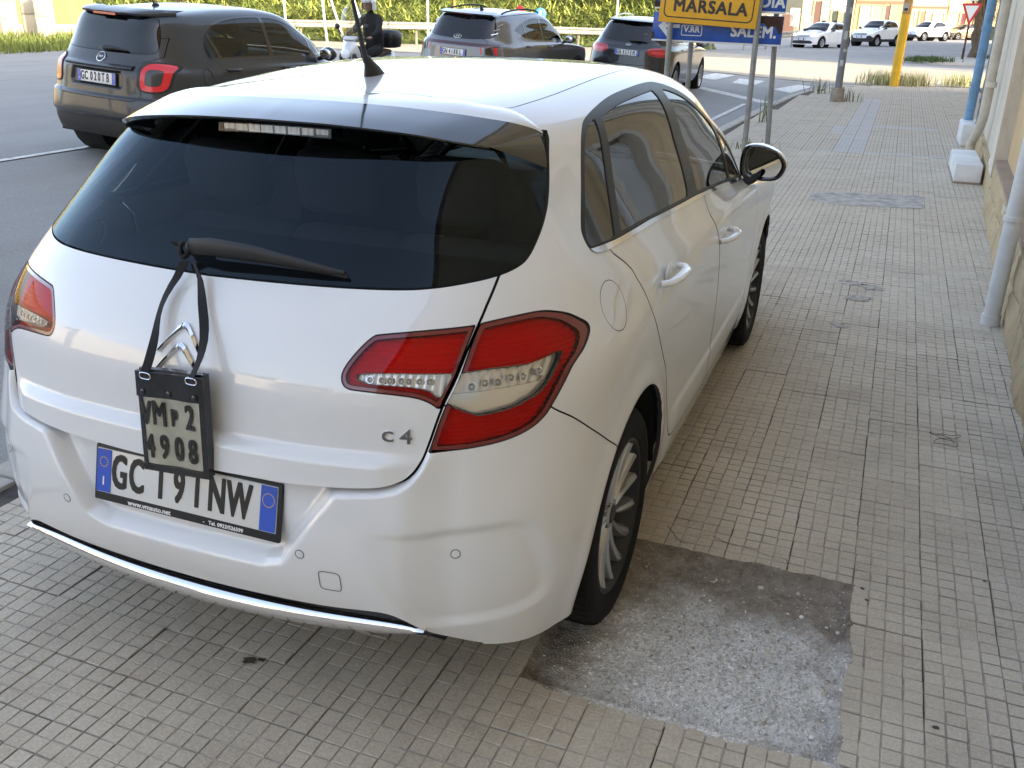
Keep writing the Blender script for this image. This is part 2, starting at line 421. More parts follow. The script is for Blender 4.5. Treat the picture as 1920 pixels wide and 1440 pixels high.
# ---------------------------------------------------------------- wheels (axis along +X, outer face at +x)
def make_wheel(parent, c, R, rim, w, spokes=5, style='petal', side=1, tread=True, seg=56, detail=True, alloy=None):
    al = alloy or ALLOY
    wh = bpy.data.objects.new('wheel', None); link(wh, parent); wh.location = c; wh.rotation_euler = (0, 0, 0 if side > 0 else math.pi)
    h = w/2; T = MB()
    prof = [(rim*.97, h*.86), (rim*1.02, h*.98), (rim*1.07, h*1.0), (rim+(R-rim)*.45, h*1.06), (rim+(R-rim)*.75, h*1.0), (R*.972, h*.88), (R*.992, h*.74), (R, h*.60)]
    full = prof+[(R, h*.25), (R, -h*.25)]+[(r, -x) for r, x in prof[::-1]]
    T.lathe(full, axis='X', n=seg)
    T.build('tyre', TYRE, wh, 40)
    if tread:
        g = MB()
        for k in range(64):
            a = 2*math.pi*k/64
            for s in (-1, 1):
                pts = []
                for q in range(4):
                    aa = a+q*.035*1.2; x = s*h*(.10+.78*q/3); r = R*(1.0035 if q < 3 else .985)
                    pts.append((x, aa, r))
                vs = []
                for x, aa, r in pts:
                    for da in (-.017, .017): vs.append((x, r*math.cos(aa+da), r*math.sin(aa+da)))
                    for da in (-.017, .017): vs.append((x, (r-.010)*math.cos(aa+da), (r-.010)*math.sin(aa+da)))
                fs = []
                for q in range(3):
                    a0, b0 = 4*q, 4*q+4; fs += [(a0, a0+1, b0+1, b0), (a0, b0, b0+2, a0+2), (a0+1, a0+3, b0+3, b0+1)]
                g.add(vs, fs)
        g.build('tread', TYRE, wh)
    b = MB(); b.lathe([(rim*.99, h*.90), (rim*1.01, h*.96), (rim*.985, h*.985), (rim*.955, h*.93), (rim*.93, h*.72), (rim*.86, h*.35), (rim*.84, -h*.8)], axis='X', n=seg)
    rm = b.build('rim', al if style != 'petal' else ALLOYR, wh, 35)
    d = MB(); d.lathe([(rim*.85, -h*.1), (rim*.30, -h*.05), (.01, -h*.05)], axis='X', n=32); d.build('brake_disc', DARK if style == 'petal' else ALLOYD, wh, 30)
    f = MB(); n = 15 if style == 'petal' else spokes
    for k in range(n):
        a = 2*math.pi*k/n + 0
        rows = []
        for q in range(7):
            t = q/6; r = rim*(.16+.80*t); aw = ((.034+.070*t**1.15) if style == 'petal' else (.05+.06*t**1.3)*.8)*rim*2.0/max(r, .02)
            aw = min(aw, .34); ax = a+(.10*t*t if style == 'petal' else 0); x = h*(.70+.20*t-.25*(1-t)*t)
            row = []
            for u in (-1, -.6, 0, .6, 1):
                ang = ax+u*aw*.5; row.append((x-abs(u)**2*.016-(0 if abs(u) < 1 else .012), r*math.cos(ang), r*math.sin(ang)))
            rows.append(row)
        f.grid(rows)
        back = [[(p[0]-.022, p[1], p[2]) for p in (rw[0], rw[4])] for rw in rows]
        f.grid([[rw[0], bk[0]] for rw, bk in zip(rows, back)]); f.grid([[rw[4], bk[1]] for rw, bk in zip(rows, back)])
    f.lathe([(rim*.21, h*.50), (rim*.20, h*.68), (rim*.15, h*.74), (rim*.13, h*.72)], axis='X', n=24)
    f.build('spokes', al, rm, 40)
    hb = MB(); hb.lathe([(rim*.13, h*.73), (rim*.11, h*.77), (.001, h*.78)], axis='X', n=20); hb.build('centre_cap', ALLOYD if style == 'petal' else al, rm, 40)
    if detail:
        for k in range(4):
            a = 2*math.pi*k/4+.5; n_ = MB(); n_.cyl((h*.55, rim*.17*math.cos(a)*1.05, rim*.17*math.sin(a)*1.05), (h*.70, rim*.17*math.cos(a)*1.05, rim*.17*math.sin(a)*1.05), .009, .008, 6); n_.build('wheel_bolt', ALLOYD, rm)
    return wh
def make_plate(parent, M, txt, frame_txt=None, w=.52, h=.11, gap_after=2):
    """EU plate: frame, white field, two blue bands, raised characters; M maps plate plane to parent"""
    p = bpy.data.objects.new('number_plate', None); link(p, parent); p.matrix_local = M
    fb = MB(); bot = .022 if frame_txt else .006
    fb.bbox((0, -(bot-.008)/2, -.004), (w+.018, h+.008+bot, .012), .004); fb.build('plate_frame', BLKPL, p, 40)
    MB().bbox((0, 0, .003), (w, h, .004), .0015).build('plate_field', PLATEW, p, 40)
    for s in (-1, 1):
        MB().box((s*(w/2-.0225), 0, .0056), (.043, h-.004, .0012)).build('blue_band', PLATEB, p)
    put_text('country_letter', 'I', .030, WHITE, p, Matrix.Translation((-w/2+.0225, -.026, .0068)), bold=.0008, depth=.0004)
    r = MB(); r.lathe([(.0150, .0066), (.0165, .0066)], c=(w/2-.0225, .02, 0), n=24); r.build('year_ring', YELLOW, p)
    st = MB()
    for k in range(12):
        a = 2*math.pi*k/12; st.box((-w/2+.0225+.012*math.cos(a), .022+.012*math.sin(a), .0068), (.003, .003, .0004))
    st.build('star_circle', YELLOW, p)
    xs = [-.190, -.138, -.066, -.012, .040, .096, .158] if len(txt) == 7 else []
    for ch, x in zip(txt, xs):
        put_text('plate_character', ch, .116, INK, p, Matrix.Translation((x, 0, .0058)), bold=.0030, xs=.56, depth=.0010)
    if frame_txt:
        put_text('frame_lettering', frame_txt[0], .0165, WHITE, p, Matrix.Translation((-.10, -h/2-.0125, .0024)), bold=.0006, depth=.0003, xs=1.12)
        put_text('frame_lettering', frame_txt[1], .0125, WHITE, p, Matrix.Translation((.115, -h/2-.0125, .0024)), bold=.0005, depth=.0003, xs=1.1)
    return p
def make_seat(parent, x, y, z, w=.52, mat=None, head=True, bh=.62):
    s = bpy.data.objects.new('seat', None); link(s, parent); s.location = (x, y, z); m = mat or SEATM
    MB().bbox((0, .0, .06), (w, .52, .16), .06).build('seat_cushion', m, s, 60)
    MB().bbox((0, -.27, .16+bh/2), (w, .13, bh), .06, Matrix.Rotation(rad(14), 3, 'X')).build('seat_backrest', m, s, 60)
    if head: MB().bbox((0, -.36, .25+bh+.04), (.27, .11, .19), .05, Matrix.Rotation(rad(10), 3, 'X')).build('head_restraint', m, s, 60)
    return s
def c4_rows():
    fz=lambda zr,zs,zf:[zr]*5+[zr+(zs-zr)*.33,zr+(zs-zr)*.66]+[zs]*5+[zs+(zf-zs)*.3,zs+(zf-zs)*.6]+[zf]*3
    T=[]
    def row(z,p): T.append([(x,y,zz) for (x,y),zz in zip(p,z)])
    LF=[(.835,2.6),(.80,3.05),(.68,3.36),(.38,3.50),(0,3.53)]
    def sd(a,f=0): return [(a,.3),(a+.002,.8),(a+.002,1.4),(a-.002,2.0),(a-.008+f,2.6),(a-.045,3.08),(.69,3.40),(.38,3.53),(0,3.56)]
    row(fz(.25,.21,.2),[(0,-.66),(.2,-.66),(.4,-.655),(.58,-.64),(.69,-.605),(.77,-.54),(.822,-.42),(.838,-.2)]+sd(.842))
    row(fz(.33,.32,.3),[(0,-.715),(.2,-.713),(.4,-.705),(.60,-.678),(.71,-.63),(.79,-.555),(.845,-.43),(.865,-.2)]+sd(.868))
    row(fz(.43,.43,.42),[(0,-.755),(.2,-.752),(.4,-.74),(.61,-.70),(.725,-.642),(.81,-.558),(.864,-.43),(.88,-.2)]+sd(.880))
    row(fz(.55,.55,.55),[(0,-.765),(.2,-.762),(.4,-.748),(.61,-.70),(.725,-.637),(.81,-.55),(.866,-.42),(.887,-.2)]+sd(.886))
    row(fz(.66,.66,.64),[(0,-.752),(.2,-.748),(.4,-.73),(.605,-.678),(.72,-.612),(.805,-.52),(.864,-.39),(.89,-.17)]+sd(.890))
    row(fz(.78,.77,.70),[(0,-.735),(.2,-.73),(.4,-.71),(.595,-.655),(.71,-.585),(.80,-.485),(.862,-.35),(.891,-.13)]+sd(.892))
    row(fz(.90,.87,.75),[(0,-.715),(.2,-.71),(.4,-.688),(.58,-.635),(.70,-.56),(.79,-.455),(.85,-.32),(.885,-.10)]+sd(.890)[:6]+[(.64,3.28),(.36,3.40),(0,3.43)])
    row(fz(1.0,.955,.80),[(0,-.655),(.2,-.65),(.4,-.628),(.565,-.58),(.675,-.507),(.76,-.405),(.82,-.28),(.86,-.07)]+[(.872,.3),(.878,.8),(.876,1.4),(.862,2.0),(.83,2.55),(.74,2.95),(.55,3.12),(.30,3.20),(0,3.22)])
    row([1.06]*5+[1.06,1.058,1.05,1.04,1.025,1.01,.985,.975,.985,.99,.995,1.0],[(0,-.60),(.2,-.597),(.4,-.577),(.555,-.533),(.66,-.462),(.735,-.365),(.79,-.25),(.828,-.06)]+[(.845,.3),(.852,.8),(.85,1.4),(.815,2.03),(.62,2.28),(.38,2.39),(.22,2.42),(.11,2.435),(0,2.44)])
    row([1.15]*12+[1.15]*5,[(0,-.507),(.2,-.504),(.4,-.485),(.54,-.443),(.645,-.375),(.712,-.285),(.755,-.17),(.785,0)]+[(.797,.32),(.808,.8),(.806,1.32),(.762,1.83),(.57,2.07),(.36,2.16),(.21,2.19),(.1,2.2),(0,2.205)])
    row([1.25]*17,[(0,-.407),(.2,-.404),(.39,-.387),(.525,-.348),(.615,-.288),(.675,-.20),(.712,-.09),(.737,.07)]+[(.75,.36),(.762,.8),(.76,1.25),(.712,1.65),(.54,1.85),(.345,1.93),(.2,1.96),(.1,1.97),(0,1.975)])
    row([1.335]*6+[1.337,1.34,1.345,1.35,1.35,1.345]+[1.345]*5,[(0,-.315),(.2,-.313),(.375,-.298),(.50,-.263),(.585,-.205),(.635,-.125),(.665,-.025),(.685,.12)]+[(.697,.4),(.71,.8),(.708,1.18),(.665,1.47),(.505,1.65),(.335,1.72),(.2,1.745),(.1,1.752),(0,1.755)])
    row([1.395,1.395,1.394,1.392,1.392,1.395,1.40,1.405,1.41,1.415,1.415,1.41,1.41,1.415,1.417,1.418,1.418],[(0,-.235),(.2,-.233),(.355,-.222),(.465,-.187),(.535,-.13),(.578,-.055),(.603,.04),(.62,.2)]+[(.63,.45),(.64,.8),(.637,1.13),(.60,1.34),(.47,1.48),(.32,1.535),(.2,1.555),(.1,1.565),(0,1.57)])
    row([1.432,1.432,1.430,1.428,1.43,1.434,1.44,1.445,1.452,1.456,1.454,1.448,1.45,1.456,1.458,1.459,1.46],[(0,-.13),(.2,-.128),(.33,-.118),(.42,-.085),(.475,-.03),(.51,.045),(.53,.14),(.545,.28)]+[(.552,.5),(.558,.85),(.553,1.08),(.52,1.21),(.42,1.31),(.30,1.36),(.19,1.375),(.1,1.382),(0,1.385)])
    row([1.452,1.452,1.452,1.452,1.453,1.457,1.461,1.468,1.475,1.478,1.477,1.474,1.476,1.478,1.479,1.479,1.479],[(0,.02),(.15,.022),(.25,.032),(.32,.06),(.36,.11),(.385,.18),(.40,.26),(.41,.4)]+[(.415,.58),(.42,.85),(.41,.99),(.385,1.06),(.30,1.11),(.2,1.14),(.13,1.15),(.06,1.16),(0,1.165)])
    row([1.468,1.469,1.470,1.472,1.474,1.477,1.480,1.485,1.489,1.491,1.49,1.489,1.489,1.488,1.488,1.488,1.488],[(0,.22),(0,.225),(0,.235),(0,.26),(0,.30),(0,.36),(0,.44),(0,.56)]+[(0,.70),(0,.85),(0,.92),(0,.95),(0,.97),(0,.98),(0,.985),(0,.99),(0,.99)])
    return np.array(T)
def tune(P):
    P=P.copy()
    # narrow rear corners of greenhouse
    for r,dx in {7:.008,8:.02,9:.035,10:.048,11:.055,12:.058,13:.06,14:.05}.items():
        for s,w in {3:.7,4:.9,5:1,6:1,7:.85,8:.6,9:.35,10:.2}.items(): P[r,s,0]-=dx*w
        for s,w in {2:.3}.items(): P[r,s,0]-=dx*w
    # lower rear roof sides
    for r,dz in {12:.004,13:.01,14:.010,15:.006}.items():
        for s,w in {0:.3,1:.3,2:.4,3:.7,4:1,5:1,6:1,7:.9,8:.6,9:.2}.items(): P[r,s,2]-=dz*w
    # raise front roof, push pillars forward
    for r,dz in {11:.005,12:.006,13:.004,14:.0,15:-.003}.items():
        for s,w in {9:.6,10:1,11:1,12:1,13:1,14:1,15:1,16:1}.items(): P[r,s,2]+=dz*w
    for r,dy in {8:.01,9:.05,10:.07,11:.09,12:.10,13:.10,14:.08}.items():
        for s,w in {10:.4,11:.9,12:1,13:1,14:1,15:1,16:1}.items(): P[r,s,1]+=dy*w
    return P
# ---------------------------------------------------------------- white hatchback on the pavement
DLO_C4 = smooth_poly([(-.118,1.105),(-.112,1.135),(-.086,1.16),(.009,1.23),(.11,1.305),(.193,1.35),(.288,1.376),(.525,1.407),(.745,1.421),(.963,1.427),(1.08,1.420),(1.221,1.389),(1.371,1.334),(1.577,1.249),(1.76,1.149),(1.92,1.045),(2.03,.972),(1.326,1.032),(.923,1.058),(.334,1.081),(.036,1.084),(-.085,1.088)], 5, corners=(16,))
TG_EDGE = [(0,.666),(.2,.669),(.36,.673),(.44,.677),(.508,.684),(.549,.696),(.567,.711),(.579,.73),(.592,.765),(.616,.857),(.635,.919),(.648,1.011),(.65,1.041),(.651,1.073),(.65,1.12)]
LAMP_OUT = [(.651,1.012),(.676,1.015),(.71,1.017),(.741,1.016),(.763,1.009),(.785,.997),(.805,.979),(.817,.966),(.824,.954),(.828,.94),(.829,.922),(.826,.910),(.822,.898),(.818,.877),(.811,.851),(.802,.825),(.795,.81),(.78,.793),(.756,.78),(.726,.772),(.687,.767),(.653,.764),(.597,.762),(.620,.850),(.640,.909)]
LAMP_IN = [(.643,1.010),(.559,1.004),(.468,.994),(.448,.987),(.425,.96),(.408,.932),(.403,.914),(.407,.898),(.421,.887),(.461,.884),(.526,.880),(.565,.875),(.590,.866),(.611,.852),(.615,.867),(.633,.927)]
CLEAR_OUT = [(.642,.925),(.692,.929),(.755,.926),(.780,.931),(.795,.935),(.801,.927),(.797,.891),(.782,.862),(.765,.852),(.744,.842),(.69,.834),(.667,.841),(.625,.861)]
CLEAR_IN = [(.432,.911),(.444,.919),(.519,.924),(.628,.925),(.610,.874),(.587,.889),(.542,.897),(.459,.900)]
def c4_shell():
    P = tune(c4_rows()); A = loft(P, samp([22]*7+[14]*5+[8]*4), samp([14,14,16,18,20,20,14,12,12,12,12,12,10,8,8]))
    V = A.reshape(-1, 3); x, y, z = V[:,0].copy(), V[:,1].copy(), V[:,2].copy()
    # lower door crease and wheel arch lips
    V[:,0] += np.where(x > .7, .007*sst(.455, .425, z)*sst(.5,.62,y)*(1-sst(2.0,2.15,y)), 0)
    for cy in (0., 2.608):
        r = np.hypot(y-cy, z-.33); V[:,0] += np.where((x > .7), .010*np.exp(-((r-.385)/.035)**2)*(z < .8), 0)
    A = V.reshape(A.shape); A[:,0,0] = 0; A[:,-1,0] = 0; A[-1,:,0] = 0
    sh = Shell(A)
    # ---- cut into panels
    sh.carve('hole', circ(0, .33, .372), gap=0); sh.carve('hole', circ(2.608, .33, .368), gap=0)
    glass = smooth_poly([(0,1.066),(.228,1.070),(.464,1.075),(.536,1.079),(.588,1.085),(.645,1.094),(.676,1.106),(.686,1.123),(.685,1.158),(.678,1.191),(.666,1.226),(.641,1.284),(.614,1.337),(.596,1.36)], 4, False).tolist()
    glass = mirrored(glass+[(.55,1.372),(0,1.388)]); sh.carve('rear_window', rearp(glass), gap=.002)
    sh.carve('lamp_out', rearp(smooth_poly(LAMP_OUT, 4, corners=(0,22))), gap=.0015)
    sh.carve('lamp_in', rearp(smooth_poly(LAMP_IN, 4, corners=(0,13))), gap=.0015)
    sh.carve('clear_out', rearp(smooth_poly(CLEAR_OUT, 4, corners=(0,12))), ('lamp_out',), gap=0)
    sh.carve('clear_in', rearp(smooth_poly(CLEAR_IN, 4, corners=(3,))), ('lamp_in',), gap=0)
    for a, pl, ins in (('lamp_out', LAMP_OUT, .0095), ('lamp_in', LAMP_IN, .0085)):
        f_ = rearp(smooth_poly(pl, 4, corners=(0,22) if a == 'lamp_out' else (0,13)))
        sh.carve(a+'_core', lambda V, N, f_=f_, ins=ins: f_(V, N)+ins, (a,), gap=0)
    sh.carve('clear_low', lambda V, N: np.where(V[:,1] > 0, .2, V[:,2]-(.884+.10*(V[:,0]-.70)*.3)), ('clear_out',), gap=0)
    sh.carve('tailgate', rearp(mirrored(smooth_poly(TG_EDGE, 4, False).tolist()+[(0,1.12)])), gap=.0026)
    bp = smooth_poly([(-.50,.86),(-.466,.826),(-.446,.809),(-.411,.784),(-.35,.734),(-.29,.69),(-.225,.642)], 4, False).tolist()
    sh.carve('bumper', lambda V, N: sdpoly(V[:, [1,2]], np.array([(-1.2,0),(-1.2,.86)]+bp+[(-.20,.60),(-.20,0)]), .3), gap=.0020)
    slot = mirrored(smooth_poly([(0,.345),(.14,.348),(.34,.362),(.48,.376),(.530,.374),(.562,.358),(.585,.334),(.612,.305),(.65,.278),(.70,.255)], 4, False).tolist()+[(.74,.1),(0,.1)])
    sh.carve('valance', rearp(slot), ('bumper',), gap=.0)
    # pressed relief: tailgate lip, bumper shelf, plate recess, corner pocket
    tgp = mirrored(smooth_poly(TG_EDGE, 4, False).tolist()+[(0,1.12)])
    u = np.unique(sh.F[sh.pid == sh.names.index('tailgate')]); q = sh.V[u]
    sh.V[u, 1] -= .024*(1-sst(.728, .752, q[:,2]))*(1-sst(.50, .60, q[:,0]))
    u = np.unique(sh.F[np.isin(sh.pid, sh.ids(['bumper','valance']))]); q = sh.V[u]; x, z = q[:,0], q[:,2]; xz = np.stack([x, z], 1)
    d = sdpoly(xz, tgp, .3); dy = .030*sst(.0, .014, d)*(1-sst(.55, .66, x))*(1-sst(.74, .80, z))*(q[:,1] < -.25)
    rec = mirrored([(0,.452),(.23,.455),(.285,.475),(.315,.52),(.42,.672),(.42,.74),(0,.74)]); dy -= .046*(1-sst(-.034, .004, sdpoly(xz, rec, .2)))
    pk = smooth_poly([(.47,.575),(.605,.588),(.708,.594),(.769,.592),(.805,.572),(.828,.52),(.84,.44),(.832,.385),(.80,.352),(.707,.337),(.60,.335),(.53,.42)], 4)
    pw = .012*(1-sst(-.022, .004, sdpoly(xz, pk, .2)))*sst(.46,.60,x)*(q[:,1] < -.30)
    sh.V[u] += np.stack([0*dy, -dy, 0*dy], 1)-sh.N[u]*pw[:, None]; sh.renormal()
    dlo = sidep(DLO_C4, .4)
    rd = smooth_poly([(.03,1.12),(.061,1.017),(.096,.952),(.118,.892),(.170,.822),(.285,.704),(.350,.632),(.46,.45),(.53,.36),(.60,.322),(.9,.312),(1.15,.308),(1.165,.36),(1.185,.5),(1.18,.63),(1.16,.73),(1.125,.83),(1.085,.92),(1.03,.99),(.94,1.12)], 4)
    fd = smooth_poly([(.944,1.12),(1.034,.99),(1.089,.92),(1.129,.83),(1.164,.73),(1.184,.63),(1.189,.5),(1.169,.36),(1.156,.308),(1.6,.305),(2.05,.31),(2.10,.36),(2.14,.5),(2.15,.66),(2.13,.82),(2.08,.95),(2.0,1.12)], 4)
    sh.carve('dlo', dlo, gap=0)
    sh.carve('rear_door', sidep(rd), gap=.0024); sh.carve('front_door', sidep(fd), gap=.0024)
    bot = np.array([(-.2,1.094),(-.085,1.088),(.036,1.084),(.334,1.081),(.923,1.058),(1.326,1.032),(2.03,.972),(2.2,.955)])
    def strip(V, N):
        dz = V[:,2]-np.interp(V[:,1], bot[:,0], bot[:,1]); return np.where(V[:,0] < .5, .2, dz-.014)
    sh.carve('chrome', strip, ('dlo',), gap=.0008)
    def pane(lines, ins=.013):
        def f(V, N):
            d = dlo(V, N)+ins
            dz = V[:,2]-np.interp(V[:,1], bot[:,0], bot[:,1]); d = np.maximum(d, .019-dz)
            for (y0, z0), (y1, z1) in lines:
                L = math.hypot(y1-y0, z1-z0); d = np.maximum(d, ((V[:,1]-y0)*(z1-z0)-(V[:,2]-z0)*(y1-y0))/L)
            return np.where(V[:,0] < .5, .2, d)
        return f
    def rev(l): return [(b, a) for a, b in l]
    q1 = [((.022,1.08),(.385,1.43))]; q2 = [((.068,1.08),(.430,1.43))]
    b1 = [((.800,1.04),(.812,1.18),), ((.812,1.18),(.955,1.45))]; b2 = [((.945,1.04),(.955,1.20)), ((.955,1.20),(1.035,1.44))]
    f1 = [((1.535,1.0),(1.535,1.30))]; f2 = [((1.575,1.0),(1.575,1.30))]
    sh.carve('pane_q', pane(q1), ('dlo',), gap=0)
    sh.carve('pane_r', pane(rev(q2)+[((.800,1.04),(.955,1.45))], .022), ('dlo',), gap=0)
    sh.carve('pane_f', pane(rev([((.935,1.04),(1.045,1.44))])+f1, .022), ('dlo',), gap=0)
    sh.carve('pane_t', pane(rev(f2), .022), ('dlo',), gap=0)
    ws = mirrored(smooth_poly([(0,1.015),(.45,1.005),(.70,1.0),(.71,1.05),(.66,1.18),(.59,1.31),(.50,1.41),(.40,1.430)], 4, False).tolist()+[(0,1.442)])
    def wsf(V, N): return np.where((V[:,1] < 1.15) | (N[:,1] < .2), .2, sdpoly(V[:, [0,2]], ws))
    sh.carve('windscreen', wsf, gap=.002)
    hd = mirrored(smooth_poly([(0,2.50),(.4,2.46),(.66,2.36),(.72,2.5),(.70,2.9),(.56,3.2),(.3,3.30)], 4, False).tolist()+[(0,3.32)])
    def hf(V, N): return np.where((V[:,2] > .998) | (N[:,2] < .2), .2, sdpoly(V[:, [0,1]], hd))
    sh.carve('bonnet', hf, gap=.0016)
    hl = smooth_poly([(2.92,.80),(3.1,.79),(3.3,.72),(3.40,.66),(3.38,.60),(3.2,.64),(3.0,.72)], 4)
    sh.carve('headlamp', lambda V, N: np.where((V[:,0] < .45), .2, sdpoly(V[:, [1,2]], hl)), gap=.0016)
    gr = mirrored([(0,.36),(.55,.38),(.60,.46),(.5,.55),(0,.56)])
    sh.carve('grille', lambda V, N: np.where(V[:,1] < 3.2, .2, sdpoly(V[:, [0,2]], gr)), gap=0)
    rf = mirrored(smooth_poly([(0,-.055),(.36,-.050),(.44,-.035),(.484,.0),(.505,.06),(.525,.3),(.528,.7),(.525,1.05),(.50,1.33),(.47,1.47),(.40,1.52)], 4, False, corners=(3,)).tolist()+[(0,1.56)])
    sh.carve('roof', lambda V, N: np.where((V[:,2] < 1.37), .2, sdpoly(V[:, [0,1]], rf)), gap=.0014)
    fc = np.array([(-.122+.0625*math.cos(t)+.054*math.sin(t)*.45, .97-.0155*math.cos(t)+.056*math.sin(t)) for t in np.linspace(0, 2*math.pi, 40)[:-1]])
    sh.carve('fuel', sidep(fc), gap=.0009)
    return sh
def build_c4():
    sh = c4_shell()
    car = thing('parked_car', 'white five-door hatchback parked on the pavement in the foreground', 'car')
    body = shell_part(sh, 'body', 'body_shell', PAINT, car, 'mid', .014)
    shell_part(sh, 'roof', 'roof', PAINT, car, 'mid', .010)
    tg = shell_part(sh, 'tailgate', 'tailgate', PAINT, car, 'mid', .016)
    rw = shell_part(sh, 'rear_window', 'rear_window', GLASS_R, car, 'mid', 0)
    # black print around the rear glass edge and the opening flange
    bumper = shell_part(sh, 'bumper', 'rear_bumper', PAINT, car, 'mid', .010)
    shell_part(sh, 'valance', 'rear_valance', BLKPL, car, 'mid', 0, -.030)
    for w in ('right', 'left'):
        for pn, nm in (('rear_door', 'rear_door'), ('front_door', 'front_door')):
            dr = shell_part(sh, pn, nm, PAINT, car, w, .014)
            s = 1 if w == 'right' else -1
            # door pull with cup
            hy, hz, hx = ((.33, .945, .882) if pn == 'rear_door' else (1.235, .878, .893))
            cup = MB(); cup.ball((s*(hx-.004), hy, hz+.004), .045, 16, 8, (.14, 1.0, .62)); cup.build('handle_cup', PAINT, dr, 60)
            hb = MB(); pts = [(-.105,-.002,-.006), (-.09,.022,-.002), (-.05,.034,.002), (0,.038,.004), (.05,.036,.004), (.085,.026,.003), (.10,.0,.002)]
            hb.tube([(s*(hx+b), hy+a, hz+c+.004*0) for a, b, c in pts], [.013,.017,.018,.018,.017,.015,.011], 10, True, ry=.010); hb.build('door_handle', PAINT, dr, 60)
        shell_part(sh, 'dlo', 'window_frame', FRAMEBLK, car, w, .008)
        shell_part(sh, 'chrome', 'chrome_strip', CHROME, car, w, .006, .003)
        for pn, g in (('pane_q', GLASS_P), ('pane_r', GLASS_P), ('pane_f', GLASS_S), ('pane_t', GLASS_S)):
            shell_part(sh, pn, 'side_window', g, car, w, 0, -.003)
        hlm = shell_part(sh, 'headlamp', 'headlamp', CLRLENS, car, w, 0)
        shell_part(sh, 'headlamp', 'headlamp_reflector', REFL, hlm, w, 0, -.03)
        shell_part(sh, 'fuel', 'fuel_flap', PAINT, car, w, .006) if w == 'right' else shell_part(sh, 'fuel', 'body_patch', PAINT, body, w, .004)
        # tail lamps: lens over ribbed reflector over black housing
        for nm, lp, cps in (('outer', 'lamp_out', (('clear_out', REFL_RIBX, -.024), ('clear_low', BOWL, -.020))), ('inner', 'lamp_in', (('clear_in', REFL_RIBX, -.018),))):
            lens = shell_part(sh, lp+'_core', 'tail_lamp', REDLENS, car, w, 0)
            shell_part(sh, lp, 'lamp_rim', LAMPRIM, lens, w, .012)
            shell_part(sh, lp+'_core', 'lamp_reflector', REFL_RIB, lens, w, -.013, -.014, dark_edge=False)
            for cp, rm, off in cps: shell_part(sh, cp, 'clear_lens', CLRLENS, lens, w, 0); shell_part(sh, cp, 'clear_reflector', rm, lens, w, 0, off)
            s = 1 if w == 'right' else -1
            leds = [(.668+.022*k, .897+.002*k) for k in range(6)] if nm == 'outer' else [(.462+.021*k, .909) for k in range(7)]
            for lx, lz in leds:
                q = np.array([lx, lz]); dd = np.abs(sh.V[:,0]-lx)+np.abs(sh.V[:,2]-lz)+(sh.V[:,1] > 0)*9; k = int(np.argmin(dd))
                p = sh.V[k]-sh.N[k]*.017; n = Vector(sh.N[k]); p = Vector((p[0]*s, p[1], p[2])); n.x *= s
                R = n.to_track_quat('Z', 'Y').to_matrix(); sz = .0085 if nm == 'outer' else .007
                m = MB(); m.lathe([(sz*.45, -.002), (sz*1.0, .006), (sz*1.15, .006)], n=10); m.v = [tuple(R @ Vector(v)+p) for v in m.v]
                m.build('led_cup', CHROME, lens, 30)
                m = MB(); m.ball((0,0,.001), sz*.5, 8, 5); m.v = [tuple(R @ Vector(v)+p) for v in m.v]; m.build('led', WHITE, lens, 60)
    shell_part(sh, 'windscreen', 'windscreen', GLASS_W, car, 'mid', 0)
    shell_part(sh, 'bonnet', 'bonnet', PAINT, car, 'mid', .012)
    shell_part(sh, 'grille', 'grille', BLKPL, car, 'mid', 0, -.01)
    # ---- roof spoiler: white top, dark blade, end plates, underside
    xs = np.array([0,.1,.2,.3,.38,.45,.49,.52,.545])
    def cur(px, py, pz, x): return np.interp(x, px, py), np.interp(x, px, pz)
    Ax = [0,.36,.44,.48,.505,.54,.575,.60]; Ay = [-.064,-.059,-.044,-.014,.003,.006,.001,-.012]; Az = [1.4425,1.433,1.423,1.416,1.410,1.397,1.377,1.356]
    Bx = [0,.16,.30,.43,.50,.545,.585,.603]; By = [-.205,-.203,-.192,-.160,-.124,-.080,-.036,-.016]; Bz = [1.4265,1.425,1.4195,1.408,1.397,1.386,1.370,1.357]
    Cx = [0,.2,.38,.47,.52,.545]; Cy = [-.352,-.346,-.322,-.288,-.250,-.220]; Cz = [1.392,1.389,1.377,1.363,1.352,1.345]
    uu = np.linspace(0, 1, 33)
    def curve(X, Y, Z): return smooth_poly(list(zip(X, Y, Z)), 8, False)
    def resamp(C): 
        L = np.r_[0, np.cumsum(np.linalg.norm(np.diff(C, axis=0), axis=1))]; L /= L[-1]
        return np.stack([np.interp(uu, L, C[:,k]) for k in range(3)], 1)
    a, b, c = (resamp(curve(*q)) for q in ((Ax,Ay,Az),(Bx,By,Bz),(Cx,Cy,Cz)))
    def sym(rows): return [[tuple(p*[-1,1,1]) for p in r[::-1][:-1]]+[tuple(p) for p in r] for r in rows]
    up = np.array([0,0,1.])
    def blend(p, q, n, bul): return [p*(1-t)+q*t+up*bul*4*t*(1-t) for t in np.linspace(0, 1, n)]
    top = blend(a, b, 6, .006); g = MB(); g.grid(sym([a-up*.010]+top+[b-up*.006])); sp = g.build('roof_spoiler', PAINT, car, 50)
    g = MB(); g.grid(sym([b-up*.006, b+up*.0012]+blend(b, c, 5, .003)[1:]+[c-up*.004, c-up*.010+np.array([0,.012,0])])); g.build('spoiler_blade', GLOSSBLK, sp, 40)
    dpts = np.stack([np.minimum(b[:,0], .60), b[:,1]+.10*np.linspace(0,1,33)[:,]*0-.02, b[:,2]-.055], 1)
    g = MB(); g.grid(sym([c-up*.010+np.array([0,.012,0]), dpts])); g.build('spoiler_underside', BLKPL, sp, 40)
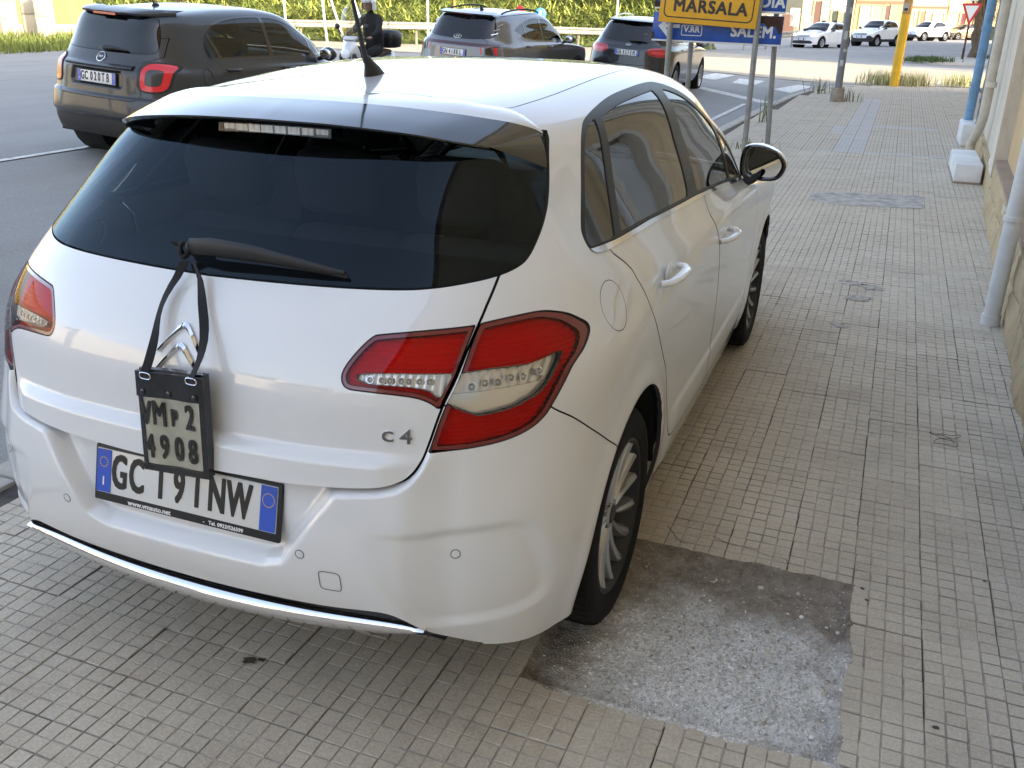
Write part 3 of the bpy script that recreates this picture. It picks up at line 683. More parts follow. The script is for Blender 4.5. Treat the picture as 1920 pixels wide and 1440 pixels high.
    for s in (-1, 1):
        E0, E1, E2, E3 = c[-1], np.array([.598,-.030,1.362]), np.array([.645,-.098,1.288]), np.array([.585,-.21,1.315])
        g = MB(); pr = []
        for t in np.linspace(0, 1, 9):
            u0 = E0*(1-t)+E1*t; u1 = E0*(1-t)+E2*t; pr.append([tuple((u0*(1-q)+u1*q+np.array([.010,-.010,0])*math.sin(math.pi*q)*t)*[s,1,1]) for q in np.linspace(0, 1, 6)])
        g.grid(pr); g.grid([[tuple((E0*(1-t)+E2*t)*[s,1,1]), tuple((E0*(1-t)+(E2-np.array([.03,-.03,.0]))*t+np.array([0,.03,-.002]))*[s,1,1])] for t in np.linspace(0,1,6)]); g.build('spoiler_end_plate', GLOSSBLK, sp, 50)
    # high brake lamp
    bl = MB(); bl.grid([[(x, -.292+.35*x*x+dy, 1.362+dz-.12*x*x) for x in np.linspace(-.165,.165,17)] for dy, dz in ((.03,.012),(-.012,.012),(-.016,-.010),(.02,-.014))])
    b3 = bl.build('high_brake_lamp', CLRLENS, car, 40)
    for k in range(8):
        x = -.135+.0386*k; q = MB(); q.box((x, -.293+.35*x*x, 1.3615-.12*x*x), (.034, .008, .017)); q.build('led_block', REFL_RIBX, b3)
    q = MB(); q.box((0, -.262, 1.362), (.34, .012, .03)); q.build('lamp_back', BLKPL, b3)
    # antenna
    an = MB(); an.grid([[(.020*w*math.cos(t), .205+.055*w*math.sin(t)*(1 if math.sin(t) > 0 else .85)-dy, 1.455+h) for t in np.linspace(0, 2*math.pi, 17)[:-1]] for w, h, dy in ((1,0,0),(1,.012,.0),(.72,.032,.012),(.42,.05,.030),(.30,.062,.04),(.01,.066,.045))], True)
    ab = an.build('antenna_base', BLKPL, car, 40)
    am = MB(); am.tube([(0,.163,1.50),(-.002,.13,1.60),(-.004,.075,1.76),(-.005,.05,1.84)], [.0085,.006,.0042,.0035], 8); am.build('antenna_mast', BLKPL, ab, 40)
    # rear wiper
    wp = MB(); wp.ball((-.045,-.565,1.118), .028, 12, 8, (1,.7,.8)); wpo = wp.build('rear_wiper', BLKPL, car, 60)
    arm = MB(); rows = []
    for x, y, z, w, h in ((-.05,-.580,1.124,.020,.012),(.02,-.588,1.132,.021,.013),(.12,-.584,1.130,.017,.011),(.22,-.578,1.119,.012,.008),(.30,-.571,1.109,.008,.006),(.35,-.563,1.102,.005,.004)):
        rows.append([(x, y-h*math.sin(t)*.8, z+w*math.cos(t)) for t in np.linspace(0, 2*math.pi, 13)[:-1]])
    arm.grid(rows, True); arm.build('wiper_arm', BLKPL, wpo, 60)
    bl2 = MB(); bl2.tube([(.02,-.572,1.108),(.18,-.569,1.107),(.355,-.560,1.094)], .0045, 6); bl2.build('wiper_blade', RUBBER, wpo)
    # chevron emblem and model badge
    em = thing_part('emblem', car)
    cm = (sh.V[:,0] < .012) & (sh.V[:,1] < 0) & (sh.V[:,2] > .75) & (sh.V[:,2] < 1.05); co = np.argsort(sh.V[cm,2]); cz_, cy_ = sh.V[cm,2][co], sh.V[cm,1][co]
    for z0, w, dr in ((.963, .060, .050), (.922, .060, .050)):
        prof = [(-w, -dr), (-w*.45, -dr*.30), (0, .004), (w*.45, -dr*.30), (w, -dr)]; pts = smooth_poly(prof, 6, False); rows = []
        for (x, dz) in pts:
            zz = z0+dz; y = float(np.interp(zz, cz_, cy_))+.12*x*x
            th = .0085*(1.25-.5*abs(x)/w)
            rows.append([(x, y-.001, zz+th), (x, y-.009, zz+th*.35), (x, y-.009, zz-th*.35), (x, y-.001, zz-th)])
        m = MB(); m.grid(rows); m.build('chevron', CHROME, em, 30)
    k = int(np.argmin(np.abs(sh.V[:,0]-.525)+np.abs(sh.V[:,2]-.79)+(sh.V[:,1] > 0)*9)); p, n = sh.V[k], sh.N[k]
    bd = thing_part('model_badge', car); yaw = math.atan2(n[0], -n[1])
    rt = Vector((math.cos(yaw), math.sin(yaw), 0)); upv = Vector(n).cross(rt)*1.0
    if upv.z < 0: upv = -upv
    for ch, dx, sz, xsx in (('c', -.020, .050, 1.35), ('4', .020, .046, 1.25)):
        put_text('badge_letter', ch, sz, CHROME, bd, frame(Vector(p)+Vector(n)*.002+rt*dx+upv*(-.002 if ch == '4' else .003), rt, upv), depth=.0022, xs=xsx, bold=.0005)
    # parking sensors, tow eye cover
    for x, z in ((-.66,.527),(-.345,.508),(.335,.514),(.66,.530)):
        k = int(np.argmin(np.abs(sh.V[:,0]-abs(x))+np.abs(sh.V[:,2]-z)+(sh.V[:,1] > 0)*9)); p = Vector(sh.V[k]); n = Vector(sh.N[k])
        if x < 0: p.x *= -1; n.x *= -1
        R = n.to_track_quat('Z', 'Y').to_matrix()
        m = MB(); m.lathe([(.0098,.0004),(.0112,.0008),(.0112,-.001)], n=24); m.v = [tuple(R @ Vector(v)+p) for v in m.v]; se = m.build('parking_sensor', BLKPL, car, 30)
        m = MB(); m.lathe([(.0095,.0006),(.006,.0012),(.0005,.0014)], n=20); m.v = [tuple(R @ Vector(v)+p) for v in m.v]; m.build('sensor_face', PAINT, se, 60)
    k = int(np.argmin(np.abs(sh.V[:,0]-.405)+np.abs(sh.V[:,2]-.452)+(sh.V[:,1] > 0)*9)); p = Vector(sh.V[k]); n = Vector(sh.N[k]); Rf = n.to_track_quat('Z', 'Y').to_matrix()
    sq = [(.026*math.copysign(abs(math.cos(t))**.35, math.cos(t)), .026*math.copysign(abs(math.sin(t))**.35, math.sin(t))) for t in np.linspace(0, 2*math.pi, 41)]
    m = MB(); m.tube([tuple(Rf @ Vector((u, v, .0008))+p) for u, v in sq], .0008, 4, False); m.build('tow_eye_cover', BLKPL, car)
    # number plate in the bumper recess
    make_plate(car, frame((0, -.7505, .588), (1,0,0), (0, .24, .97)), 'GC191NW', ('www.vmauto.net', '-   Tel. 0923/526599'))
    # chrome bar under the bumper
    ch = MB(); rows = []
    for x in np.linspace(-.60, .60, 41):
        e = (1-abs(x/.60)**6); y0 = -.750+.046*(x/.60)**2; z0 = .296+.030*(x/.585)**2; hh = .004+.023*e**.6
        rows.append([(x, y0+.020, z0+hh), (x, y0, z0+hh*.8), (x, y0-.008, z0+hh*.2), (x, y0-.004, z0-hh*.6), (x, y0+.02, z0-hh)])
    ch.grid(rows); ch.build('chrome_bar', CHROME, car, 60)
    un = MB(); un.grid([[(x, -.727+.08*(x/.6)**2+dy, .295+.02*(x/.6)**2+dz) for x in np.linspace(-.60,.60,31)] for dy, dz in ((0,0),(.012,-.035),(.10,-.06),(.5,-.07))]); un.build('bumper_skirt', BLKPL, car, 50)
    # door mirrors
    for s in (1, -1):
        mm = bpy.data.objects.new('door_mirror', None); link(mm, car)
        cx, cy, cz = s*.922, 1.925, 1.055
        out = smooth_poly([(-.115,.055),(-.085,.085),(-.02,.088),(.055,.062),(.105,.015),(.112,-.025),(.085,-.075),(.03,-.092),(-.07,-.090),(-.11,-.07),(-.122,-.02)], 4)*.83
        def ring(k, dy, dx=0): return [(cx+s*(u*k+dx), cy+dy, cz+v*k) for u, v in out]
        m = MB(); m.grid([ring(.90,.0), ring(1.0,.004), ring(1.03,.03), ring(1.0,.07), ring(.84,.105,-.005), ring(.5,.125,-.01), ring(.02,.13,-.015)], True); m.build('mirror_shell', PAINT, mm, 50)
        m = MB(); m.grid([ring(1.015,.004), ring(1.0,-.008), ring(.90,-.010), ring(.83,-.002), ring(.80,.012)], True); m.build('mirror_surround', GLOSSBLK, mm, 40)
        tl = Matrix.Rotation(s*rad(-13), 3, 'Z') @ Matrix.Rotation(rad(3), 3, 'X')
        m = MB(); gp = [(cx+s*u*.82, cy+.006, cz+v*.82) for u, v in out]
        ctr = Vector((cx, cy+.006, cz)); gp = [tuple(ctr+tl @ (Vector(p)-ctr)) for p in gp]; m.add(gp, [tuple(range(len(gp)))]); m.build('mirror_glass', MIRROR, mm)
        m = MB(); m.grid([[(s*x, y+a*math.cos(t), z+b*math.sin(t)) for t in np.linspace(0, 2*math.pi, 13)[:-1]] for x, y, z, a, b in ((.83,1.95,.955,.050,.022),(.86,1.95,.968,.048,.022),(.89,1.95,.985,.045,.022),(.915,1.955,1.01,.05,.02))], True); m.build('mirror_stalk', BLKPL, mm, 50)
        m = MB(); m.add([(s*.846, 1.86, 1.0),(s*.852,1.99,.955),(s*.838,2.02,.985),(s*.81,1.90,1.075)],[(0,1,2,3)])
    # wheels and arch liners
    for y in (0, 2.608):
        for s in (1, -1):
            make_wheel(car, (s*.765, y, .317), .317, .222, .205, 5, 'petal', s)
            m = MB(); m.lathe([(.372, .50*s), (.385, .862*s)], c=(0, y, .33), axis='X', n=30, a0=-.05, a1=math.pi+.05); m.lathe([(.02,.50*s),(.372,.50*s)], c=(0,y,.33), axis='X', n=24); m.build('arch_liner', DARK, car, 60)
    # cabin
    m = MB(); m.box((0,1.45,.245), (1.0,3.9,.05)); m.build('underbody', DARK, car); m = MB(); m.box((0,1.3,.25), (1.60,1.7,.05)); m.build('floor_pan', DARK, car)
    m = MB(); m.box((0,-.33,.55), (1.0,.45,.5)); m.build('boot_box', DARK, car); m = MB(); m.box((0,-.10,.262), (1.22,1.04,.03)); m.build('rear_floor', DARK, car); m = MB(); m.box((0,2.7,.262), (1.22,1.3,.03)); m.build('front_undertray', DARK, car); m = MB(); m.box((0,2.75,.60),(1.0,1.0,.5)); m.build('engine_bay', DARK, car)
    m = MB(); m.bbox((0,-.13,1.00),(1.24,.56,.035),.015); m.build('parcel_shelf', TRIM, car, 40)
    for x in (-.36,.36): make_seat(car, x, 1.12, .36)
    for x in (-.38,.0,.38): make_seat(car, x, .36, .40, .40 if x == 0 else .46, bh=.50)
    m = MB(); m.bbox((0,2.02,.86),(1.42,.52,.26),.08); m.build('dashboard', TRIM, car, 50)
    st = bpy.data.objects.new('steering_wheel', None); link(st, car); st.location = (-.36,1.66,.93); st.rotation_euler = (rad(66),0,0)
    m = MB(); m.tube([(.185*math.cos(t), .185*math.sin(t), 0) for t in np.linspace(0,2*math.pi,33)], .015, 8, False); m.build('wheel_rim', TRIM, st, 60)
    m = MB(); m.bbox((0,0,-.01),(.34,.07,.03),.012); m.bbox((0,-.07,-.01),(.06,.16,.03),.012); m.build('wheel_hub', TRIM, st, 40)
    m = MB(); m.bbox((0,1.52,1.385),(.24,.03,.065),.02); im = m.build('interior_mirror', TRIM, car, 40)
    for s in (1,-1):
        for (y0,z0),(y1,z1) in (((.90,1.36),(.90,.40)),):
            m = MB(); m.tube([(s*.56,y0,z0),(s*.69,(y0+y1)/2,1.1),(s*.76,y1,z1)],.04,8); m.build('pillar_trim', TRIM, car, 60)
    V, N, F = sh.get('roof'); shell_part(sh, 'roof', 'roof_lining', pbr('roof_lining_fabric',(.42,.41,.39),.95), car, 'mid', 0, body=(V-N*.022, -N, F[:, [0,2,1]]))
    return car, sh
def thing_part(name, parent):
    o = bpy.data.objects.new(name, None); return link(o, parent)
CAR, C4SH = build_c4()
# ---------------------------------------------------------------- ground materials
def asphalt_mat(name, base, var=.25, crack=True):
    m, nt, b = _mat(name); t = NT(nt); b.inputs['Roughness'].default_value = .82; b.inputs['Specular IOR Level'].default_value = .35
    big = t.noise(.55, 5, .6); fine = t.noise(70, 3, .7); streak = t.n('Mapping'); streak.inputs['Scale'].default_value = (1.6, .12, 1)
    t.l(t.pos(), streak.inputs[0]); st = t.noise(1.0, 4, .6, streak.outputs[0])
    c = t.ramp(big, [(.3, tuple(x*(1-var) for x in base)), (.7, tuple(x*(1+var) for x in base))])
    c = t.mix(.35, c, t.ramp(st, [(.35, tuple(x*.7 for x in base)), (.65, tuple(x*1.35 for x in base))]))
    c = t.mix(.5, c, t.ramp(fine, [(.3, tuple(x*.55 for x in base)), (.7, tuple(x*1.6 for x in base))]))
    t.l(c, b.inputs['Base Color']); t.l(t.bump(fine, .5, .006), b.inputs['Normal']); MATS[name] = m; return m
ASPHALT = asphalt_mat('road_asphalt', (.25,.243,.233)); PALE = asphalt_mat('sunlit_ground', (.34,.30,.235), .18)  # second tone is a paler ground that carries painted sunlight
def paint_mat(name, col, wear=.45):
    m, nt, b = _mat(name); t = NT(nt); b.inputs['Roughness'].default_value = .7
    f = t.noise(9, 6, .75); c = t.ramp(f, [(wear-.12, tuple(x*.35 for x in col)), (wear+.05, col)]); t.l(c, b.inputs['Base Color']); MATS[name] = m; return m
ROADPAINT = paint_mat('road_paint', (.62,.61,.58))
def slab_mat(simple=False, grey=0.):
    """cement slab: pinkish grey-beige, blotched by dirt, rubbed light spots, darker in the grooves' dust"""
    m, nt, b = _mat('pavement_slab' + ('_far' if simple else '')); t = NT(nt); b.inputs['Roughness'].default_value = .85; b.inputs['Specular IOR Level'].default_value = .3
    big = t.noise(.9, 6, .65); mid = t.noise(7, 5, .6, dist=.6); fine = t.noise(120, 4, .7)
    c = t.ramp(big, [(.30, (0.415,0.337,0.245)), (.48, (0.525,0.441,0.330)), (.68, (0.627,0.551,0.427))])
    c = t.mix(t.math('MULTIPLY', t.ramp(mid, [(.38, 0.), (.62, 1.)]), .45), c, (0.677,0.601,0.463))
    c = t.mix(t.math('MULTIPLY', t.ramp(t.noise(2.3, 6, .7), [(.47, 0.), (.64, 1.)]), .55), c, (0.245,0.201,0.146))   # dark tyre and oil grime
    c = t.mix(t.math('MULTIPLY', t.ramp(t.noise(26, 5, .75, dist=1.6), [(.54, 0.), (.68, 1.)]), .6), c, (0.831,0.768,0.640))  # scuffs
    sn = t.n('VectorMath', operation='SNAP'); ad = t.n('VectorMath', operation='ADD'); ad.inputs[1].default_value = (-.115,-.01,0); t.l(t.pos(), ad.inputs[0]); t.l(ad.outputs[0], sn.inputs[0]); sn.inputs[1].default_value = (.05,.05,9.)
    wnn = t.n('TexWhiteNoise'); t.l(sn.outputs[0], wnn.inputs['Vector'])
    c = t.mix(.22, c, t.ramp(wnn.outputs['Value'], [(0, (.30,.25,.205)), (.5, (.46,.40,.35)), (1, (.60,.55,.49))]))
    c = t.mix(.38, c, t.ramp(t.rnd(), [(0, (0.457,0.375,0.276)), (.5, (0.558,0.477,0.363)), (1, (0.677,0.593,0.455))]))
    c = t.mix(.28, c, t.ramp(fine, [(.3, (0.205,0.165,0.128)), (.7, (0.831,0.768,0.655))]))
    if simple:
        br = t.n('TexBrick'); br.offset = 0; br.inputs['Scale'].default_value = 1; br.inputs['Mortar Size'].default_value = .003; br.inputs['Mortar Smooth'].default_value = .4
        br.inputs['Brick Width'].default_value = .05; br.inputs['Row Height'].default_value = .05
        br.inputs['Color1'].default_value = (1,1,1,1); br.inputs['Color2'].default_value = (1,1,1,1); br.inputs['Mortar'].default_value = (.45,.42,.4,1)
        mp = t.n('Mapping'); mp.inputs['Location'].default_value = (-.115, -.01, 0); t.l(t.pos(), mp.inputs[0]); t.l(mp.outputs[0], br.inputs['Vector'])
        c = t.mix(1., c, br.outputs[0], 'MULTIPLY')
    if grey: c = t.mix(grey, c, (.47,.475,.48))
    t.l(c, b.inputs['Base Color']); t.l(t.bump(t.math('ADD', fine, t.math('MULTIPLY', t.noise(300, 2, .6), .5)), .35, .003), b.inputs['Normal']); return m
SLAB = slab_mat(); SLABF = slab_mat(True); SLABG = slab_mat(True, .55)
def mortar_mat():
    m, nt, b = _mat('mortar_bed'); t = NT(nt); b.inputs['Roughness'].default_value = .95
    c = t.ramp(t.noise(6, 6, .7), [(.3, (.24,.225,.205)), (.6, (.36,.345,.32)), (.8, (.46,.44,.41))]); t.l(c, b.inputs['Base Color'])
    t.l(t.bump(t.noise(45, 6, .7), .7, .012), b.inputs['Normal']); return m
MORTAR = mortar_mat()
def grout_mat():
    m, nt, b = _mat('groove_dirt'); t = NT(nt); b.inputs['Roughness'].default_value = .95
    c = t.ramp(t.noise(1.3, 5, .65), [(.34, (.26,.225,.18)), (.48, (.38,.335,.275)), (.62, (.58,.52,.43))]); c = t.mix(.45, c, t.ramp(t.noise(14, 5, .75), [(.36, (.18,.155,.13)), (.62, (.54,.49,.42))]))
    t.l(c, b.inputs['Base Color']); t.l(t.bump(t.noise(200, 4, .6), .4, .003), b.inputs['Normal']); return m
GROUT = grout_mat()
def patch_mat():
    """broken-out patch: brown dirt, a pale grey cement heap, coarse grit"""
    m, nt, b = _mat('cement_and_dirt'); t = NT(nt); b.inputs['Roughness'].default_value = .95
    mp = t.n('Mapping'); mp.inputs['Location'].default_value = (-1.19, .17, 0); t.l(t.pos(), mp.inputs[0])
    ln = t.n('VectorMath', operation='LENGTH'); sc = t.n('Mapping'); sc.inputs['Scale'].default_value = (1.7, 2.0, 0); t.l(mp.outputs[0], sc.inputs[0]); t.l(sc.outputs[0], ln.inputs[0])
    w = t.math('ADD', ln.outputs['Value'], t.math('MULTIPLY', t.math('SUBTRACT', t.noise(7, 5, .65), .5), 1.1))
    heap = t.ramp(w, [(.50, 1.), (.90, 0.)])
    g = t.vor(150, out='Color'); gv = t.n('RGBToBW'); t.l(g, gv.inputs[0])
    dirt = t.ramp(t.noise(24, 6, .75), [(.3, (.15,.125,.10)), (.55, (.29,.25,.205)), (.75, (.44,.39,.32))])
    cem = t.ramp(gv.outputs[0], [(.15, (.42,.41,.385)), (.5, (.68,.665,.635)), (.85, (.85,.835,.80))])
    cem = t.mix(t.ramp(t.noise(9, 5, .6), [(.35, .35), (.65, 0.)]), cem, (.36,.335,.305))
    t.l(t.mix(heap, dirt, cem), b.inputs['Base Color'])
    h = t.math('ADD', t.vor(150), t.math('MULTIPLY', t.noise(60, 6, .7), 1.2)); t.l(t.bump(h, .6, .006), b.inputs['Normal']); return m
# ---------------------------------------------------------------- ground, road
def kerb_x(y): return float(np.interp(y, [-30, 0, 12, 17, 20, 22.3, 24.2, 25.6, 26.4], [-1.62, -1.56, -1.17, -1.05, -.92, -.74, -.30, .55, 1.6]))
def wall_x(y): return 2.13+.036*(y-2.5)
g = MB(); g.add([(-900,-900,-.30),(900,-900,-.30),(900,1500,-.30),(-900,1500,-.30)], [(0,1,2,3)])
gr = g.build('ground', pbr('dry_earth', (.30,.25,.17), .95, var=.3, vscale=.3)); tag(gr, kind='structure')
def road_z(x, y):
    k = kerb_x(min(y, 24)); d = max(0., k-x); c = -.12+.047*min(d, 8.0); f = .12-.16*min(1, max(0, (y-45)/55.))
    if y > 23: c = c+(f-c)*min(1, (y-23)/12)
    return c+.03*max(0., min(-x-20, 14))
ys = list(np.arange(-40, 46, 1.25))+list(np.arange(46, 131, 6)); rows = []
for y in ys:
    k = kerb_x(y) if y < 26 else 60.
    k = k if y < 25 else (6 if y < 28 else 60)
    xs_ = list(np.linspace(-60, -10, 26))+list(np.linspace(-9, min(k, -1.0) if k > -1 else k, 12))+([min(k,1.0), k] if k > 1 else [k, k])
    rows.append([(x, y, road_z(x, y)) for x in xs_])
g = MB(); g.grid(rows); rd = g.build('road', ASPHALT, None, 60); tag(rd, kind='structure')
pl = [(14,26.3),(3.2,26.9),(1.0,26.6),(-.4,26.4),(-1.6,26.5),(-3.8,27.4),(-12,30),(-24,33.5),(-40,38),(-40,60),(-25,54),(-12,48),(-6.6,43.0),(-3.5,39.8),(.4,35.0),(4,32.6),(14,31.5)]
top = [(14,31.5),(4,32.6),(.4,35.0),(-3.5,39.8),(-6.6,43.0),(-12,48),(-25,54),(-40,60)]; bot = [(14,26.3),(3.2,26.9),(1.0,26.6),(-.4,26.4),(-1.6,26.5),(-3.8,27.4),(-12,30),(-24,33.5),(-40,38)]
g = MB(); X = np.linspace(14, -40, 109); ft = np.interp(X, [p[0] for p in top][::-1], [p[1] for p in top][::-1]); fb = np.interp(X, [p[0] for p in bot][::-1], [p[1] for p in bot][::-1])
g.grid([[(x, b+(t-b)*q, road_z(x, b+(t-b)*q)+.014) for q in np.linspace(0, 1, 9)] for x, b, t in zip(X, fb, ft)]); ap = g.build('side_street_sunlit_band', PALE); tag(ap, kind='structure')  # sunlit gap between the building shadows, painted as a paler sheet
def marking(name, pts):
    g = MB(); g.add([(x, y, road_z(x, y)+.006) for x, y in pts], [tuple(range(len(pts)))]); o = g.build(name, ROADPAINT); tag(o, kind='structure'); return o
def strip_line(name, p, q, w, n=24):
    p, q = Vector(p), Vector(q); s = (q-p).normalized(); nn = Vector((-s.y, s.x))*w/2; g = MB(); r = []
    for k in range(n+1):
        c = p.lerp(q, k/n); r.append([(c.x-nn.x, c.y-nn.y, road_z(c.x, c.y)+.007), (c.x+nn.x, c.y+nn.y, road_z(c.x, c.y)+.007)])
    g.grid(r); o = g.build(name, ROADPAINT); tag(o, kind='structure'); return o
strip_line('lane_line', (-6.98, -24), (-7.05, 20), .12)
strip_line('edge_line', (-8, 49), (60, 78), .16); strip_line('edge_line', (-1.78, 2), (-1.60, 18.8), .10)
strip_line('stop_line', (-4.6, 23.6), (-1.22, 19.5), .32)
for pts in ([(-3.75,27.2),(-3.1,26.8),(-3.3,24.5),(-3.95,24.9)], [(-2.75,24.08),(-2.81,25.74),(-2.05,25.5),(-2.17,23.7)], [(-1.58,23.3),(-1.12,25.2),(-.75,24.9),(-1.07,22.7)], [(-4.5,25.3),(-5.1,25.6),(-4.9,28.0),(-4.3,27.6)]): marking('zebra_bar', pts)
# kerb of limestone blocks
kb = MB(); kk = MB(); kerb = None
g = MB(); g.grid([[(kerb_x(y)+dx, y, z) for dx, z in ((-.02,-.16),(.0,-.16),(.02,-.03),(.2,-.03))] for y in np.arange(-14, 25, .5)]); kerb = g.build('kerb', MORTAR); tag(kerb, kind='structure')
KST = pbr('kerb_limestone', (.40,.375,.33), .85, var=.25, vscale=5, bump=.4, bscale=50, bdist=.006)
y = -6.
while y < 25.2:
    L = random.uniform(.75, 1.05); y1 = min(y+L, 25.4); a, b = Vector((kerb_x(y), y, 0)), Vector((kerb_x(y1), y1, 0)); d = (b-a).normalized(); n = Vector((d.y, -d.x, 0))
    g = MB(); c = (a+b)/2+n*.085; R = Matrix(((n.x, d.x, 0), (n.y, d.y, 0), (0,0,1))); g.bbox((c.x, c.y, -.085), (.17, (b-a).length-.012, .19), .015, R); g.build('kerb_stone', KST, kerb, 40); y = y1
# ---------------------------------------------------------------- pavement of 20 cm cement slabs, 4 x 4 squares each
rows = []
for y in np.arange(-6, 26.6, .4): rows.append([(kerb_x(y)+.15+(wall_x(y) - kerb_x(y)-.15 + (1.6 if y > 14 else .25))*t, y, -.0085) for t in np.linspace(0, 1, 8)])
# the bed leaves out the broken patch
def bedf(rows):
    g = MB(); g.grid(rows); bm = bmesh.new(); me = g.mesh('bed'); bm.from_mesh(me)
    for co, no in (((.715,0,0),(1,0,0)),((1.515,0,0),(1,0,0)),((0,-.39,0),(0,1,0)),((0,.41,0),(0,1,0))):
        bmesh.ops.bisect_plane(bm, geom=bm.verts[:]+bm.edges[:]+bm.faces[:], plane_co=co, plane_no=no)
    for f in [f for f in bm.faces if .715 < f.calc_center_median().x < 1.515 and -.39 < f.calc_center_median().y < .41]: bm.faces.remove(f)
    bm.to_mesh(me); bm.free(); return me
me = bedf(rows); me.materials.append(pbr('dark_joint_dirt', (.075,.062,.052), .95, var=.5, vscale=9)); pave = link(bpy.data.objects.new('pavement', me)); tag(pave, kind='structure')
def slab_geo(seed, chip=0):
    rnd = random.Random(seed); g = MB(); P = .2; j = .0011
    h = P/2-j
    g.add([(-h,-h,-.0026),(h,-h,-.0026),(h,h,-.0026),(-h,h,-.0026)], [(0,1,2,3)])
    g.add([(-h,-h,-.0026),(h,-h,-.0026),(h,h,-.0026),(-h,h,-.0026),(-h,-h,-.012),(h,-h,-.012),(h,h,-.012),(-h,h,-.012)], [(0,4,5,1),(1,5,6,2),(2,6,7,3),(3,7,4,0)])
    for i in range(4):
        for k in range(4):
            if rnd.random() < chip: continue
            cx, cy = -.075+.05*i, -.075+.05*k; a = .0238; b = .0218; z = -rnd.random()*.0009
            q = lambda s: s+rnd.uniform(-.0011, .0011)
            lo = [(cx+q(-a), cy+q(-a)), (cx+q(a), cy+q(-a)), (cx+q(a), cy+q(a)), (cx+q(-a), cy+q(a))]
            hi = [(cx+q(-b), cy+q(-b)), (cx+q(b), cy+q(-b)), (cx+q(b), cy+q(b)), (cx+q(-b), cy+q(b))]
            g.add([(x, y, -.0025) for x, y in lo]+[(x, y, z+rnd.uniform(-.0003,.0003)) for x, y in hi], [(4,5,6,7),(0,1,5,4),(1,2,6,5),(2,3,7,6),(3,0,4,7)])
    return g
VAR = [slab_geo(s) for s in range(8)]
def slab_mesh(g):
    me = g.mesh('slab'); me.materials.append(SLAB); me.materials.append(GROUT)
    mi = []
    for p in me.polygons: mi.append(1 if (p.index == 0 or (abs(p.normal.z) > .9 and p.center.z < -.002) or abs(p.normal.z) < .75) else 0)
    me.polygons.foreach_set('material_index', mi); return me
VM = [slab_mesh(g) for g in VAR]
cells = []
for i in range(-9, 16):
    for j in range(-22, 140):
        cx, cy = .215+.2*i, .11+.2*j
        if cy > 26.0 or cy < -3.4: continue
        if cx-.1 < kerb_x(cy)+.17 or cx+.1 > (wall_x(cy)+.24 if cy < 13.6 else wall_x(cy)+1.1): continue
        if .72 < cx < 1.51 and -.39 < cy < .41: continue
        cells.append((cx, cy))
def pxy(p):
    v = cam.matrix_world.inverted() @ Vector(p); return (960+CAM_F*v.x/-v.z, 720-CAM_F*v.y/-v.z, -v.z) if v.z < -.1 else None
def visible_size(cx, cy):
    q = pxy((cx, cy, 0))
    if q is None or not (-40 < q[0] < 1960 and 0 < q[1] < 1480): return 0
    if -.78 < cx < .80 and -.55 < cy < 3.3: return 0
    return 1/q[2]
bpy.context.view_layer.update()
cells.sort(key=lambda c: -visible_size(*c)); far = MB(); farg = MB()
def dusted(x, y): return (.62 < x < 1.05 and 11.2 < y < 20.6 and (math.sin(y*5)+x*2 > .4)) or (.55 < x < 2.25 and 10.25 < y < 11.15) or (.6 < x < 1.15 and 13.2 < y < 14.4) or (1.05 < x < 2.1 and 14.4 < y < 14.9)
near_cells, rest = cells[:300], cells[300:]
for k, (cx, cy) in enumerate(near_cells):
    o = bpy.data.objects.new('paving_slab', VM[random.choice((0,1,2,3,4,0,1,2,3,4,5,6,7))]); link(o, pave)
    o.location = (cx+random.uniform(-.0012,.0012), cy+random.uniform(-.0012,.0012), random.uniform(-.0018,.0012)); o.rotation_euler = (random.gauss(0,.004), random.gauss(0,.004), random.choice((0,1,2,3))*math.pi/2+random.gauss(0,.004))
vs, fs, mi, nb = [], [], [], 0
for cx, cy in rest:
    if cy < 11:
        g = random.choice(VAR); a = random.choice((0,1,2,3))*math.pi/2; z0 = random.uniform(-.0018,.0012); ca, sa = math.cos(a), math.sin(a)
        vs += [(cx+x*ca-y*sa, cy+x*sa+y*ca, z+z0) for x, y, z in g.v]; fs += [tuple(i+nb for i in f) for f in g.f]
        mi += [1]+[1]*4+[0, 1, 1, 1, 1]*((len(g.f)-5)//5); nb += len(g.v)
    else: (farg if dusted(cx, cy) else far).bbox((cx, cy, -.008+random.uniform(-.0015,.0015)), (.1965,.1965,.016), .003)
me = bpy.data.meshes.new('paving_slabs'); me.from_pydata(vs, [], fs); me.materials.append(SLAB); me.materials.append(GROUT); me.polygons.foreach_set('material_index', mi)
o = link(bpy.data.objects.new('paving_slabs', me), pave); o['kind'] = 'stuff'
o = far.build('far_paving_slabs', SLABF, pave); o['kind'] = 'stuff'
o = farg.build('cement_dusted_slabs', SLABG, pave); o['kind'] = 'stuff'
